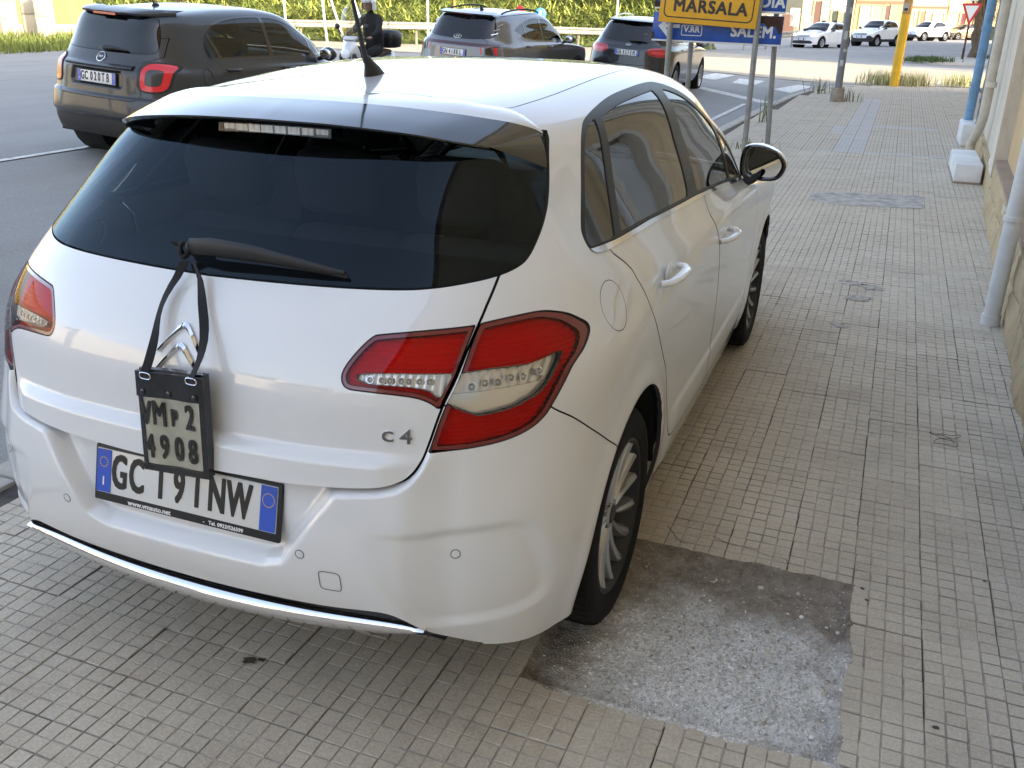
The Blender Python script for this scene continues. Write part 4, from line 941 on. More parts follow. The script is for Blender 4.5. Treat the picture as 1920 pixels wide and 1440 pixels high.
# broken patch: sunk bed with a heap of cement, pebbles
def patch_h(x, y):
    d = math.hypot((x-1.19)*1.0, (y+.17)*1.0); e = min(x-.715, 1.515-x, y+.39, .41-y)
    h = -.026+.028*math.exp(-(d/.24)**2)+.010*mnoise.noise(Vector((x*9, y*9, 0)))+.006*mnoise.noise(Vector((x*31, y*31, 3)))
    if x < 1.0 and y < -.05: h += .004
    e = min(x-.715, 1.515-x, y+.39, .41-y)
    if e < 0:
        n_ = .003+.020*mnoise.noise(Vector((x*9, y*9, 7)))+.008*mnoise.noise(Vector((x*31, y*31, 9)))
        return max(-.02, min(.0018, .0018+(n_+e)*.5))
    if e < .02: h = h*(e/.02)**.6+.0015*(1-(e/.02)**.6)
    return min(h, .0018)
n = 170; g = MB(); g.grid([[(x, y, patch_h(x, y)) for x in np.linspace(.665, 1.565, n)] for y in np.linspace(-.44, .46, n)]); pt = g.build('broken_patch', patch_mat(), None, 60); tag(pt, kind='structure')
PEB = [pbr('grit_'+s, c, .9, var=.3, vscale=60) for s, c in (('grey', (.78,.765,.735)), ('brown', (.36,.30,.23)), ('pale', (.58,.54,.48)))]
for mi_, (mat, cnt) in enumerate(zip(PEB, (2600, 1500, 420))):
    g = MB(); rnd = random.Random(40+mi_)
    for k in range(cnt):
        if mi_ == 0: x, y = rnd.gauss(1.2, .19), rnd.gauss(-.2, .16)
        elif mi_ == 1: x, y = rnd.uniform(.69, 1.54), rnd.triangular(-.40, .43, .35)
        else: x, y = rnd.uniform(.75, 1.51), rnd.uniform(-.38, .40)
        if not (.69 < x < 1.54 and -.415 < y < .435) or patch_h(x, y) < -.015 and min(x-.715, 1.515-x, y+.39, .41-y) < 0: continue
        r = rnd.lognormvariate(-6.1, .42)*(1.15 if mi_ else 1.); z = patch_h(x, y); a = rnd.uniform(0, 6.3)
        v = [(x+r*math.cos(a+q*1.5708)*rnd.uniform(.7,1.3), y+r*math.sin(a+q*1.5708)*rnd.uniform(.7,1.3), z+r*rnd.uniform(-.1,.4)) for q in range(4)]+[(x, y, z+r*rnd.uniform(.5,1.0))]
        g.add(v, [(0,1,4),(1,2,4),(2,3,4),(3,0,4)])
    o = g.build('grit', mat, pt); o['kind'] = 'stuff'
for k in range(14):
    rnd = random.Random(90+k); x, y, r = rnd.uniform(1.02,1.5), rnd.uniform(.02,.38), rnd.uniform(.003,.008); g = MB(); g.ball((x, y, patch_h(x, y)+r*.3), r, 7, 5, (1, rnd.uniform(.6,1.2), .6)); g.build('pebble', PEB[rnd.choice((0,1,1))], pt, 60)
# ---------------------------------------------------------------- building along the pavement (right)
def plaster_mat(name, col, dirt=(.30,.22,.13), bscale=25, bst=.25):
    m, nt, b = _mat(name); t = NT(nt); b.inputs['Roughness'].default_value = .92; b.inputs['Specular IOR Level'].default_value = .2
    mp = t.n('Mapping'); mp.inputs['Scale'].default_value = (1.5, 1.5, .35); t.l(t.pos(), mp.inputs[0])
    c = t.ramp(t.noise(1.6, 6, .65, mp.outputs[0]), [(.25, tuple(x*.8 for x in col)), (.6, col), (.8, tuple(min(1, x*1.12) for x in col))])
    c = t.mix(t.math('MULTIPLY', t.ramp(t.noise(5, 6, .7, mp.outputs[0]), [(.52, 0.), (.70, 1.)]), .55), c, dirt)
    t.l(c, b.inputs['Base Color']); t.l(t.bump(t.noise(bscale, 6, .65), bst, .01), b.inputs['Normal']); MATS[name] = m; return m
PLASTER = plaster_mat('ochre_plaster', (.60,.44,.25)); STONE = plaster_mat('plinth_stone', (.50,.39,.24), (.20,.15,.10), 18, .9)
LEDGE = plaster_mat('ledge_stone', (.34,.26,.20), (.2,.15,.11)); JAMB = plaster_mat('jamb_render', (.42,.34,.30)); CREAM = plaster_mat('cream_render', (.62,.56,.46))
BH = 12.5
bd = thing('street_building', 'ochre plastered building with rough stone plinth along the right of the pavement', 'building')
wall_dir = Vector((.036, 1, 0)).normalized(); wall_n = Vector((-1, .036, 0)).normalized()
def wpt(y, off, z): return (wall_x(y)+off, y, z)     # off > 0 goes into the building
def wbox(name, y0, y1, o0, o1, z0, z1, mat, par):
    g = MB(); g.add([wpt(y, o, z) for z in (z0, z1) for y in (y0, y1) for o in (o0, o1)], [(0,2,3,1),(4,5,7,6),(0,1,5,4),(2,6,7,3),(0,4,6,2),(1,3,7,5)]); return g.build(name, mat, par)
OPEN = [(1.5, 2.75, 1.15, 2.75), (4.2, 5.2, .46, 2.7), (-3.0,-1.8,1.15,2.75), (-7.5,-6.2,1.15,2.75), (-11.5,-10.2,1.15,2.75)]
segs = sorted(OPEN); ycur = -30.
for (y0, y1, z0, z1) in segs:
    wbox('wall', ycur, y0, .13, 4.0, 0, BH, PLASTER, bd); wbox('wall', y0, y1, .13, 4.0, 0, z0, PLASTER, bd); wbox('wall', y0, y1, .13, 4.0, z1, BH, PLASTER, bd); wbox('wall', y0, y1, .34, 4.0, z0, z1, DARK, bd); ycur = y1
wbox('wall', ycur, 7.45, .13, 4.0, 0, BH, PLASTER, bd)
SHUT = ribbed('shutter_slats', (.72,.71,.67), 20, 'Z', .01, 0, .5)
for (y0, y1, z0, z1) in OPEN:
    w = thing_part('window', bd); wbox('window_shutter', y0+.06, y1-.06, .22, .25, z0+.05, z1-.05, SHUT, w)
    for nm, a in (('window_jamb', (y0-.12, y0+.06, .09, .28, z0-.05, z1+.12)), ('window_jamb', (y1-.06, y1+.12, .09, .28, z0-.05, z1+.12)), ('window_lintel', (y0+.06, y1-.06, .095, .28, z1-.05, z1+.12)), ('window_sill', (y0-.16, y1+.16, .02, .28, z0-.12, z0-.05))):
        wbox(nm, *a, CREAM, w)
# rough stone plinth, each block its own piece; top ledge slabs
y = -12.
rnd = random.Random(5)
while y < 7.4:
    L = rnd.uniform(.45, .85); y1 = min(y+L, 7.42)
    for z0, z1 in ((-.02, .215), (.218, .435)):
        g = MB(); nn = 9; mm = 7; rows = []
        for a in range(nn):
            yy = y+(y1-y-.004)*a/(nn-1); row = []
            for b in range(mm):
                zz = z0+(z1-z0)*b/(mm-1); e = .010*mnoise.noise(Vector((yy*7, zz*9, 0)))+.016*mnoise.noise(Vector((yy*2.3, zz*3, 5)))+.006*mnoise.noise(Vector((yy*25, zz*25, 2)))
                row.append(wpt(yy, .012+e*1.6+(.008 if a in (0, nn-1) or b in (0, mm-1) else 0)+.02*(zz/.43), zz))
            rows.append(row)
        rows = [[(p[0]+.14, p[1], p[2]) for p in rows[0]]]+rows+[[(p[0]+.14, p[1], p[2]) for p in rows[-1]]]; g.grid(rows); g.build('plinth_block', STONE, bd, 50)
    wbox('plinth_ledge', y, y1-.005, .028, .16, .437, .468+rnd.uniform(-.004,.004), LEDGE, bd); y = y1
# end bay: pilaster strips, jamb and cream render up to the corner
wbox('wall', 7.45, 8.05, .02, 4.0, .30, BH, CREAM, bd); wbox('wall', 7.45, 8.05, .035, 4.0, 0, .297, STONE, bd)
wbox('door_jamb', 8.05, 8.9, .08, 4.0, .30, BH, JAMB, bd); wbox('door_sill', 8.05, 8.9, .06, 4.0, .24, .297, WHITE, bd); wbox('plinth_block', 8.05, 13.9, .05, 4.0, 0, .237, STONE, bd); wbox('wall', 8.9, 13.9, .10, 4.0, .24, BH, CREAM, bd)
g = MB(); g.box((5.9, 19.3, BH/2), (4.0, 10.6, BH)); g.build('rear_wing', PLASTER, bd)
g = MB(); g.add([wpt(y, o, BH+z) for z in (0, .25) for y in (-30, 14) for o in (-.25, 4.0)], [(0,2,3,1),(4,5,7,6),(0,1,5,4),(2,6,7,3),(0,4,6,2),(1,3,7,5)]); g.build('cornice', CREAM, bd)
# pipes on the wall
PVCW = pbr('grey_white_pvc', (.62,.62,.60), .45, var=.1, vscale=9); PVCB = pbr('blue_pipe', (.16,.30,.46), .55, var=.22, vscale=7); PIPEG = pbr('grey_pipe', (.17,.175,.17), .7, var=.3, vscale=10)
def pipe(name, label, path, r, mat, cuffs=()):
    t = thing(name, label, 'pipe'); g = MB(); g.tube(path, r, 16); g.build('pipe_run', mat, t, 50)
    for p, ax in cuffs: g = MB(); p = Vector(p); ax = Vector(ax)*.03; g.cyl(p-ax, p+ax, r*1.16, None, 16); g.build('pipe_collar', mat, t, 40)
    return t
pipe('drain_pipe', 'white plastic downpipe standing beside the rough stone plinth', [(2.115,3.55,.0),(2.118,3.55,.4),(2.13,3.56,1.2),(2.14,3.56,6)], .046, PVCW, (((2.115,3.55,.03),(0,0,1)),((2.12,3.55,.62),(0,0,.4))))
pipe('drain_pipe', 'blue downpipe at the far corner of the ochre building', [(2.43,13.2,.30),(2.44,13.2,1.0),(2.45,13.2,9)], .062, PVCB, (((2.436,13.2,.72),(0,0,1)),((2.442,13.2,1.55),(0,0,1))))
pipe('drain_pipe', 'grey iron pipe just behind the blue downpipe', [(2.53,12.6,.28),(2.54,12.6,1.0),(2.55,12.6,9)], .045, PIPEG, (((2.53,12.6,.62),(0,0,1)),))
pipe('drain_pipe', 'cream downpipe with an elbow at its foot by the jamb', [(2.36,10.9,.0),(2.36,10.9,.22),(2.40,10.6,.44),(2.41,10.5,.6),(2.42,10.45,9)], .055, pbr('cream_pipe',(.58,.53,.44),.55,var=.12,vscale=8), (((2.42,10.45,.95),(0,0,1)),((2.42,10.45,2.1),(0,0,1))))
LIME = pbr('whitewash', (.70,.69,.68), .8, var=.12, vscale=4, bump=.25, bscale=30)
t = thing('step_block', 'large whitewashed step block against the wall on the pavement', 'step block'); g = MB(); g.bbox((2.25, 9.62, .115), (.27, 1.35, .19), .012); g.build('block', LIME, t, 40); g = MB(); g.box((2.25,9.62,.010),(.262,1.34,.022)); g.build('block_foot', LEDGE, t)
t = thing('step_block', 'small white block under the blue downpipe', 'step block'); g = MB(); g.bbox((2.44, 12.95, .15), (.22, .9, .30), .02); g.build('block', LIME, t, 40)
# wire scrap and cigarette-sized litter
g = MB(); g.tube([(1.80+.05*math.cos(a*1.7)+.004*a, 1.66+.06*math.sin(a)+.003*a, .006+.01*abs(math.sin(a*2.3))) for a in np.linspace(0, 9, 46)], .0012, 5); tag(g.build('wire_scrap', INK), 'small tangled black wire scrap lying on the pavement', 'wire')

# hairline cracks and dark spots on the slabs
CRK = pbr('crack_dark', (.10,.085,.07), .95); STN = pbr('oil_spot', (.075,.058,.042), .8, var=.3, vscale=40)
for pts in ([(.98,.506),(1.057,.529),(1.116,.502),(1.177,.5),(1.249,.481),(1.307,.478),(1.318,.425)], [(.898,.54),(.963,.455),(.992,.449)]):
    g = MB(); P_ = smooth_poly(pts, 7, False); rows = []
    for k, p in enumerate(P_): w = .0004+.0009*abs(math.sin(k*1.7)); j = .004*mnoise.noise(Vector((p[0]*40, p[1]*40, 1))); rows.append([(p[0]-w, p[1]+j-w, .0019), (p[0]+w, p[1]+j+w, .0019)])
    g.grid(rows); g.build('crack', CRK, pave)
rs = random.Random(21)
for (x, y, r) in ((.02,-.615,.022),(.05,-.60,.012),(-.34,-.37,.018),(1.74,-.165,.010),(1.56,.345,.007),(1.545,.405,.008),(1.33,4.17,.09),(1.45,4.1,.10),(1.38,3.78,.10),(1.29,3.15,.07),(1.62,1.2,.006),(1.9,.6,.006)):
    g = MB(); n_ = 14; g.add([(x+r*math.cos(2*math.pi*k/n_)*rs.uniform(.5,1.2), y+r*math.sin(2*math.pi*k/n_)*rs.uniform(.4,1.0), .0016) for k in range(n_)], [tuple(range(n_))]); g.build('stain', STN if r < .05 else pbr('rubbed_cement', (.37,.335,.29), .9, var=.6, vscale=25), pave)
g = MB(); P_ = smooth_poly([(.80,7.2),(1.1,7.06),(1.45,7.14),(1.77,7.2),(1.785,7.55),(1.79,7.92),(1.4,7.86),(1.05,7.78),(.80,7.62)], 5); g.add([(x+rs.uniform(-.015,.015), y+rs.uniform(-.02,.02), .0020) for x, y in P_], [tuple(range(len(P_)))]); g.build('cement_repair', pbr('repair_cement', (.40,.375,.335), .9, var=.4, vscale=9, bump=.4, bscale=60), pave)
# ---------------------------------------------------------------- other vehicles: same lofting, other proportions
def warp(P, sx, zm, ym, rake=0., belt=1.06, wide=0.):
    P = P.copy(); z0 = P[:,:,2].copy(); y0 = P[:,:,1].copy()
    P[:,:,2] = np.interp(z0, [a for a, b in zm], [b for a, b in zm]); P[:,:,1] = np.interp(y0, [a for a, b in ym], [b for a, b in ym])
    w = np.clip((z0-belt)/.34, 0, 1)*np.clip((.9-y0)/.9, 0, 1); P[:,:,1] -= rake*w*np.clip(1-(z0-1.40)/.09, 0, 1)
    P[:,:,0] *= sx*(1+wide*np.clip((z0-1.0)/.4, 0, 1)); return P
def metallic(name, col, rough=.32, metal=.6, coat=.8): return pbr(name, col, rough, metal, coat=coat, coat_rough=.05)
RED = pbr('lamp_red', (.42,.006,.012), .12, coat=1); REDLIT = pbr('lit_red_lamp', (.42,.006,.012), .25, coat=.6, emit=(1,.01,.02,.05)); DGLASS = glassy('tinted_car_glass', (.20,.22,.22), 1.55, amount=1.2); LGLASS = glassy('clear_car_glass', (.55,.62,.58), 1.52)
LAMPW = pbr('headlamp_white', (.8,.82,.85), .1, coat=1); LAMPLIT = pbr('lit_headlamp', (.9,.9,.9), .2, emit=(1,1,1,2.2))
def gcar(name, label, P, o):
    """o: options dictionary"""
    dens = o.get('dens', 1.); f = lambda n: max(3, int(n*dens))
    A = loft(P, samp([f(12)]*8+[f(9)]*8), samp([f(9)]*(len(P)-1)))
    if 'step' in o:       # pressed bumper ledges and plate hollow
        V = A.reshape(-1, 3); rr = V[:,1] < .0; zb, zl = o['step']; k = rr*(1-sst(.0-.35, .0, V[:,1])); V[:,1] -= k*(.030*(1-sst(zb-.012, zb+.012, V[:,2]))-.028*(1-sst(zl-.03, zl+.01, V[:,2])))
        V[:,1] += .030*(1-sst(-.02, .006, sdpoly(V[:, [0,2]], mirrored([(0,.80),(.33,.80),(.36,.84),(.33,.97),(0,.97)]), .2)))*rr
        A = V.reshape(A.shape)
    sh = Shell(A); R = o['R']; wy = o['wb']; wz = o.get('wz', R+.02)
    sh.carve('hole', circ(0, wz, R+.055), gap=0); sh.carve('hole', circ(wy, wz, R+.05), gap=0)
    if 'cladding' in o:
        rr = R+.055+.055
        def clad(V, N): 
            d = np.minimum(np.minimum(np.hypot(V[:,1], V[:,2]-wz)-rr, np.hypot(V[:,1]-wy, V[:,2]-wz)-rr), V[:,2]-o['cladding']); return np.where(V[:,0] < .35, np.minimum(d, V[:,2]-o['cladding']), d)
        sh.carve('cladding', clad, gap=0)
    if 'rear_low' in o: sh.carve('low_rear', rearp(mirrored(o['rear_low'])), ('body','cladding'), gap=0)
    sh.carve('rear_window', rearp(mirrored(smooth_poly(o['rear_glass'][:-1], 4, False).tolist()+[o['rear_glass'][-1]])), gap=.002)
    for k, (poly, mat, corner) in enumerate(o.get('lamps', [])): sh.carve('lamp%d' % k, rearp(smooth_poly(poly, 4, corners=corner)), ('body',)+tuple('lamp%d' % q for q in range(k)), gap=.001)
    if 'bar' in o: sh.carve('bar', rearp(mirrored(o['bar'])), gap=0)
    dlo = sidep(smooth_poly(o['dlo'], 5, corners=o.get('dlo_corner', ())), .3); sh.carve('dlo', dlo, gap=0)
    for k, lines in enumerate(o['panes']):
        def pf(V, N, lines=lines):
            d = dlo(V, N)+.016
            for (y0, z0), (y1, z1) in lines:
                L = math.hypot(y1-y0, z1-z0); d = np.maximum(d, ((V[:,1]-y0)*(z1-z0)-(V[:,2]-z0)*(y1-y0))/L)
            return np.where(V[:,0] < .3, .2, d)
        sh.carve('pane%d' % k, pf, ('dlo',), gap=0)
    for k, poly in enumerate(o.get('doors', [])): sh.carve('door%d' % k, sidep(smooth_poly(poly, 4)), gap=.003)
    if 'tailgate' in o: sh.carve('tailgate', rearp(mirrored(o['tailgate'])), gap=.003)
    wsp = mirrored(o['ws'])
    sh.carve('windscreen', lambda V, N: np.where((V[:,1] < 1.0) | (N[:,1] < .15), .2, sdpoly(V[:, [0,2]], wsp)), gap=.002)
    if 'front' in o:
        for k, (poly, mat, both) in enumerate(o['front']):
            pl = mirrored(poly) if both else np.array(poly)
            sh.carve('front%d' % k, lambda V, N, pl=pl: np.where(V[:,1] < wy+.2, .2, sdpoly(V[:, [0,2]], pl)), ('body',)+tuple('front%d' % q for q in range(k)), gap=.001)
    car = thing(name, label, 'car', o['loc'], rad(o['head']), o.get('group')); car.rotation_euler[1] = rad(o.get('roll', 0)); pt = o['paint']
    shell_part(sh, 'body', 'body_shell', pt, car, 'mid', .012)
    if 'cladding' in o: shell_part(sh, 'cladding', 'wheel_arch_cladding', o.get('clad_mat', BLKPL), car, 'mid', .012)
    if 'rear_low' in o: shell_part(sh, 'low_rear', 'rear_valance', o.get('low_mat', BLKPL), car, 'mid', .01)
    if 'tailgate' in o: shell_part(sh, 'tailgate', 'tailgate', pt, car, 'mid', .012)
    shell_part(sh, 'rear_window', 'rear_window', o.get('rglass', DGLASS), car, 'mid', 0)
    shell_part(sh, 'windscreen', 'windscreen', o.get('fglass', LGLASS), car, 'mid', 0)
    if 'bar' in o: shell_part(sh, 'bar', 'light_bar', o['bar_mat'], car, 'mid', .01)
    for w in ('right', 'left'):
        shell_part(sh, 'dlo', 'window_frame', o.get('frame_mat', GLOSSBLK), car, w, .008)
        for k in range(len(o['panes'])): shell_part(sh, 'pane%d' % k, 'side_window', o.get('sglass', [DGLASS]*9)[k], car, w, 0, -.004)
        for k in range(len(o.get('doors', []))):
            dr = shell_part(sh, 'door%d' % k, 'door', pt, car, w, .012); s = 1 if w == 'right' else -1
            hy, hz = o['handles'][k]; kk = int(np.argmin(np.abs(sh.V[:,1]-hy)+np.abs(sh.V[:,2]-hz)+(sh.V[:,0] < .5)*9)); hx = sh.V[kk,0]
            m = MB(); m.tube([(s*(hx+b), hy+a, hz) for a, b in ((-.10,0),(-.07,.03),(.07,.03),(.10,0))], .014, 8); m.build('door_handle', o.get('handle_mat', pt), dr, 60)
        for k, (poly, mat, corner) in enumerate(o.get('lamps', [])): shell_part(sh, 'lamp%d' % k, 'tail_lamp', mat, car, w, .01, o.get('lamp_off', .004))
    if 'front' in o:
        for k, (poly, mat, both) in enumerate(o['front']):
            if both: shell_part(sh, 'front%d' % k, o.get('front_names', ['grille']*9)[k], mat, car, 'mid', .008)
            else:
                for w in ('right', 'left'): shell_part(sh, 'front%d' % k, 'headlamp', mat, car, w, .008, .004)
    for y in (0, wy):
        for s in (1, -1):
            make_wheel(car, (s*(o['w']/2-o.get('tw',.225)/2-.012), y, R), R, R*o.get('rim', .68), o.get('tw', .225), o.get('spokes', 5), 'spoke', s, False, 32, False, o.get('alloy'))
            m = MB(); m.lathe([(.02, s*.45), (R+.055, s*.45), (R+.06, s*(o['w']/2-.03))], c=(0, y, wz), axis='X', n=20); m.build('arch_liner', DARK, car, 60)
    m = MB(); m.box((0, wy/2, .30), (o['w']-.3, wy+1.2, .06)); m.build('underbody', DARK, car)
    if o.get('seats', True):
        for x in (-.37, .37): make_seat(car, x, wy*.43, .50)
        for x in (-.35, .35): make_seat(car, x, .25, .52, bh=.48)
        m = MB(); m.bbox((0, wy*.76, .96), (o['w']-.4, .4, .22), .06); m.build('dashboard', TRIM, car, 50)
    m = MB(); m.box((0, wy*.35, .55), (o['w']-.35, 2.6, .5)); m.build('cabin_floor', DARK, car)
    mx, my, mz = o['mirror']
    for s in (1, -1):
        mm = thing_part('door_mirror', car); m = MB(); m.ball((s*mx, my, mz), .11, 14, 10, (1.0,.65,.72)); m.build('mirror_shell', o.get('mirror_mat', GLOSSBLK), mm, 60)
        m = MB(); m.ball((s*mx, my-.058, mz), .085, 14, 6, (1.0,.18,.75)); m.build('mirror_glass', MIRROR, mm, 60); m = MB(); m.tube([(s*(mx-.16), my+.02, mz-.07), (s*(mx-.03), my, mz-.03)], .025, 8); m.build('mirror_stalk', BLKPL, mm, 60)
    def onrear(x, z, off=0.):
        k = int(np.argmin(np.abs(sh.V[:,0]-abs(x))+np.abs(sh.V[:,2]-z)+(sh.V[:,1] > .3)*9)); p = sh.V[k]+sh.N[k]*off; return Vector((math.copysign(p[0], x if x else 1), p[1], p[2])), Vector(sh.N[k])
    if 'plate' in o:
        z, txt = o['plate']; p, n = onrear(0, z); make_plate(car, frame((0, p.y-.012, z), (1,0,0), (0, n.z, 1)), txt)
    if 'fplate' in o:
        z = o['fplate']; yf = sh.V[(sh.V[:,0] < .1) & (abs(sh.V[:,2]-z) < .06), 1].max(); make_plate(car, frame((0, yf+.012, z), (-1,0,0), (0,0,1)), 'GR957EM' if False else '       ', w=.36)
    return car, sh, onrear
C4P = tune(c4_rows())
def zmap(sill, mid, belt, gbase, rail, roof): return [(.2,sill),(.55,sill+(mid-sill)*.55),(.78,mid),(.90,belt-.06),(1.0,belt),(1.06,gbase),(1.25,gbase+(rail-gbase)*.55),(1.395,rail),(1.50,roof)]
# dark grey crossover in the lane
GREYP = metallic('dark_grey_paint', (.046,.047,.048), rough=.40, metal=.45, coat=.6)
P = warp(C4P, 1.003, zmap(.25,.84,1.04,1.12,1.50,1.605), [(-.77,-.80),(0,-.02),(2.0,1.9),(3.56,3.42)], .20, wide=.02)
lamp = [(.53,.955),(.545,1.045),(.60,1.075),(.70,1.075),(.775,1.055),(.795,.99),(.79,.88),(.765,.815),(.70,.79),(.60,.79),(.545,.81),(.53,.86)]
def inset(poly, k): c = np.mean(poly, 0); return [tuple(c+(np.array(p)-c)*k) for p in poly]
fiat = dict(dens=1.8, step=(.725,.52), R=.335, wb=2.57, w=1.80, tw=.215, loc=(-6.16,6.08,.085), head=-4, roll=3.6, paint=GREYP,
  rear_glass=[(0,1.135),(.35,1.138),(.55,1.15),(.60,1.18),(.60,1.26),(.575,1.36),(.53,1.46),(.48,1.485),(0,1.50)],
  lamps=[(lamp, BLKPL, ()), (inset(lamp, .90), REDLIT, ()), (inset(lamp, .52), GREYP, ())], lamp_off=.008,
  rear_low=[(0,.20),(.9,.20),(.9,.40),(.70,.46),(.55,.50),(0,.50)], low_mat=pbr('grey_textured_plastic',(.035,.034,.033),.6),
  tailgate=[(0,.70),(.50,.70),(.55,.74),(.55,.80),(.515,.86),(.515,1.06),(.58,1.09),(.66,1.13),(.64,1.30),(0,1.30)],
  dlo=[(-.03,1.13),(-.03,1.22),(.05,1.34),(.25,1.455),(.55,1.505),(.95,1.52),(1.25,1.495),(1.60,1.38),(1.90,1.22),(2.06,1.11),(1.5,1.105),(.5,1.11),(.05,1.105)], dlo_corner=(9,),
  panes=[[((.16,1.0),(.04,1.40))], [((.09,1.40),(.21,1.0)),((.93,1.0),(.93,1.6))], [((.99,1.6),(.99,1.0)),((1.72,1.0),(1.62,1.5))], [((1.66,1.5),(1.76,1.0))]],
  sglass=[DGLASS, LGLASS, LGLASS, LGLASS], rglass=DGLASS,
  doors=[[(.06,1.16),(.14,1.03),(.17,.92),(.30,.76),(.42,.56),(.50,.42),(1.0,.40),(1.02,.6),(1.0,1.16)], [(1.005,1.16),(1.025,.6),(1.008,.40),(2.0,.40),(2.08,.6),(2.08,.9),(2.0,1.16)]], handles=[(.30,1.0),(1.20,.995)],
  ws=[(0,1.10),(.5,1.09),(.70,1.08),(.68,1.2),(.58,1.42),(.50,1.50),(0,1.53)], plate=(.885,'GC020TB'), mirror=(1.0,1.80,1.13), rim=.66, spokes=7)
car, sh, onr = gcar('grey_car', 'dark grey crossover with square ring tail lamps driving in the near lane', P, fiat)
# tailgate bar, badge, wiper, spoiler, antenna, fuel flap
p, n = onr(0,1.0,.012); m = MB(); m.grid([[(x, onr(abs(x),z).__getitem__(0).y-d, z) for x in np.linspace(-.46,.46,25)] for z, d in ((1.030,.0),(1.024,.028),(1.005,.034),(.985,.004))]); m.build('tailgate_handle_bar', GREYP, car, 50)
p, n = onr(0,1.075,.006); m = MB(); q = n.to_track_quat('Z','Y').to_matrix(); m.lathe([(.045,0),(.047,.004),(.050,.008),(.055,.006),(.058,0)], n=28); m.v = [tuple(q @ Vector(v)+p) for v in m.v]; em = m.build('round_badge', CHROME, car, 40)
m = MB(); m.lathe([(.001,.003),(.045,.003)], n=24); m.v = [tuple(q @ Vector(v)+p) for v in m.v]; m.build('badge_field', pbr('badge_wine',(.05,.05,.055),.3,metal=.6), em)
put_text('badge_lettering', 'FIAT', .034, CHROME, em, frame(p+n*.005, (1,0,0), (0,n.z,-n.y*-1 if False else 1)), depth=.001, bold=.0006, xs=.85)
m = MB(); r0 = []
for x in np.linspace(-.56, .56, 31):
    a = onr(abs(x), 1.50)[0]; e = 1-abs(x/.56)**4; r0.append((x, a.y, a.z, e))
m.grid([[(x, y+.10, z+.055) for x, y, z, e in r0], [(x, y-.06*e-.01, z+.030) for x, y, z, e in r0], [(x, y-.10*e-.01, z+.012) for x, y, z, e in r0], [(x, y-.09*e-.01, z-.006) for x, y, z, e in r0], [(x, y+.01, z-.02) for x, y, z, e in r0]]); m.build('roof_spoiler', GREYP, car, 50)
p, n = onr(.0,1.47,.0); m = MB(); m.box((-.0,p.y-.075,1.492),(.30,.02,.022)); m.build('high_brake_lamp', RED, car)
p, n = onr(.1,1.17,.0); m = MB(); m.tube([(.02,p.y-.02,1.165),(.16,p.y-.03,1.175),(.32,p.y-.015,1.162)],[.025,.02,.008],8); m.build('rear_wiper', BLKPL, car, 50)
zt = sh.V[(abs(sh.V[:,1]-.12) < .03) & (sh.V[:,0] < .05), 2].max(); m = MB(); m.ball((0,.12,zt), .05, 10, 6, (.5,1.0,.5)); m.tube([(0,.10,zt+.01),(0,-.02,zt+.26)],[.008,.004],6); m.build('antenna', BLKPL, car, 50)
fc = [(-.10+.065*math.cos(t), .935+.085*math.sin(t)) for t in np.linspace(0, 2*math.pi, 25)]; m = MB(); pts = []
for y, z in fc:
    k = int(np.argmin(np.abs(sh.V[:,1]-y)+np.abs(sh.V[:,2]-z)+(sh.V[:,0] < .5)*9)); pts.append(tuple(sh.V[k]+sh.N[k]*.001))
m.tube(pts, .003, 5, False); m.build('fuel_flap_seam', BLKPL, car)
# silver crossover ahead
SILV = metallic('silver_grey_paint', (.17,.172,.175), rough=.3, metal=.75)
P = warp(C4P, 1.04, zmap(.28,.92,1.10,1.16,1.535,1.65), [(-.77,-.86),(0,-.04),(2.0,2.0),(3.56,3.60)], .12, wide=.05)
tuc = dict(R=.35, wb=2.68, w=1.865, loc=(-6.12,14.62,.08), head=-6, roll=3.6, paint=SILV, cladding=.42,
  rear_glass=[(0,1.13),(.35,1.14),(.60,1.17),(.66,1.20),(.66,1.26),(.62,1.38),(.57,1.49),(.52,1.515),(0,1.535)],
  bar=[(0,1.02),(.55,1.02),(.80,1.03),(.80,1.075),(.55,1.075),(0,1.075)], bar_mat=pbr('dark_red_bar',(.05,.006,.008),.12,coat=1),
  lamps=[([(.50,1.02),(.53,1.02),(.57,.90),(.545,.90)], REDLIT, (0,1,2,3)), ([(.60,1.02),(.70,1.02),(.74,.90),(.62,.90)], GLOSSBLK, (0,1,2,3)), ([(.72,1.02),(.78,1.02),(.80,.90),(.765,.90)], REDLIT, (0,1,2,3))],
  dlo=[(-.02,1.32),(.30,1.44),(.70,1.52),(1.1,1.535),(1.5,1.46),(1.9,1.28),(2.15,1.14),(1.2,1.13),(.45,1.17),(.15,1.24)], dlo_corner=(0,6),
  panes=[[((.40,1.0),(.33,1.6))], [((.37,1.6),(.44,1.0)),((1.02,1.0),(.98,1.6))], [((1.05,1.6),(1.09,1.0))]], sglass=[DGLASS, DGLASS, LGLASS],
  doors=[[(.12,1.30),(.16,1.05),(.40,.80),(.55,.50),(1.08,.50),(1.08,1.20)], [(1.085,1.20),(1.085,.50),(2.1,.50),(2.18,.9),(2.1,1.20)]], handles=[(.40,1.05),(1.30,1.03)],
  ws=[(0,1.14),(.5,1.13),(.74,1.12),(.70,1.25),(.60,1.45),(.52,1.54),(0,1.575)], tailgate=[(0,.70),(.55,.72),(.60,.88),(.60,1.0),(.60,1.12),(0,1.30)], mirror=(1.03,1.95,1.16), plate=(.90,'GN418KL'))
car, sh, onr = gcar('silver_car', 'silver grey crossover with black roof rails ahead in the lane', P, tuc)
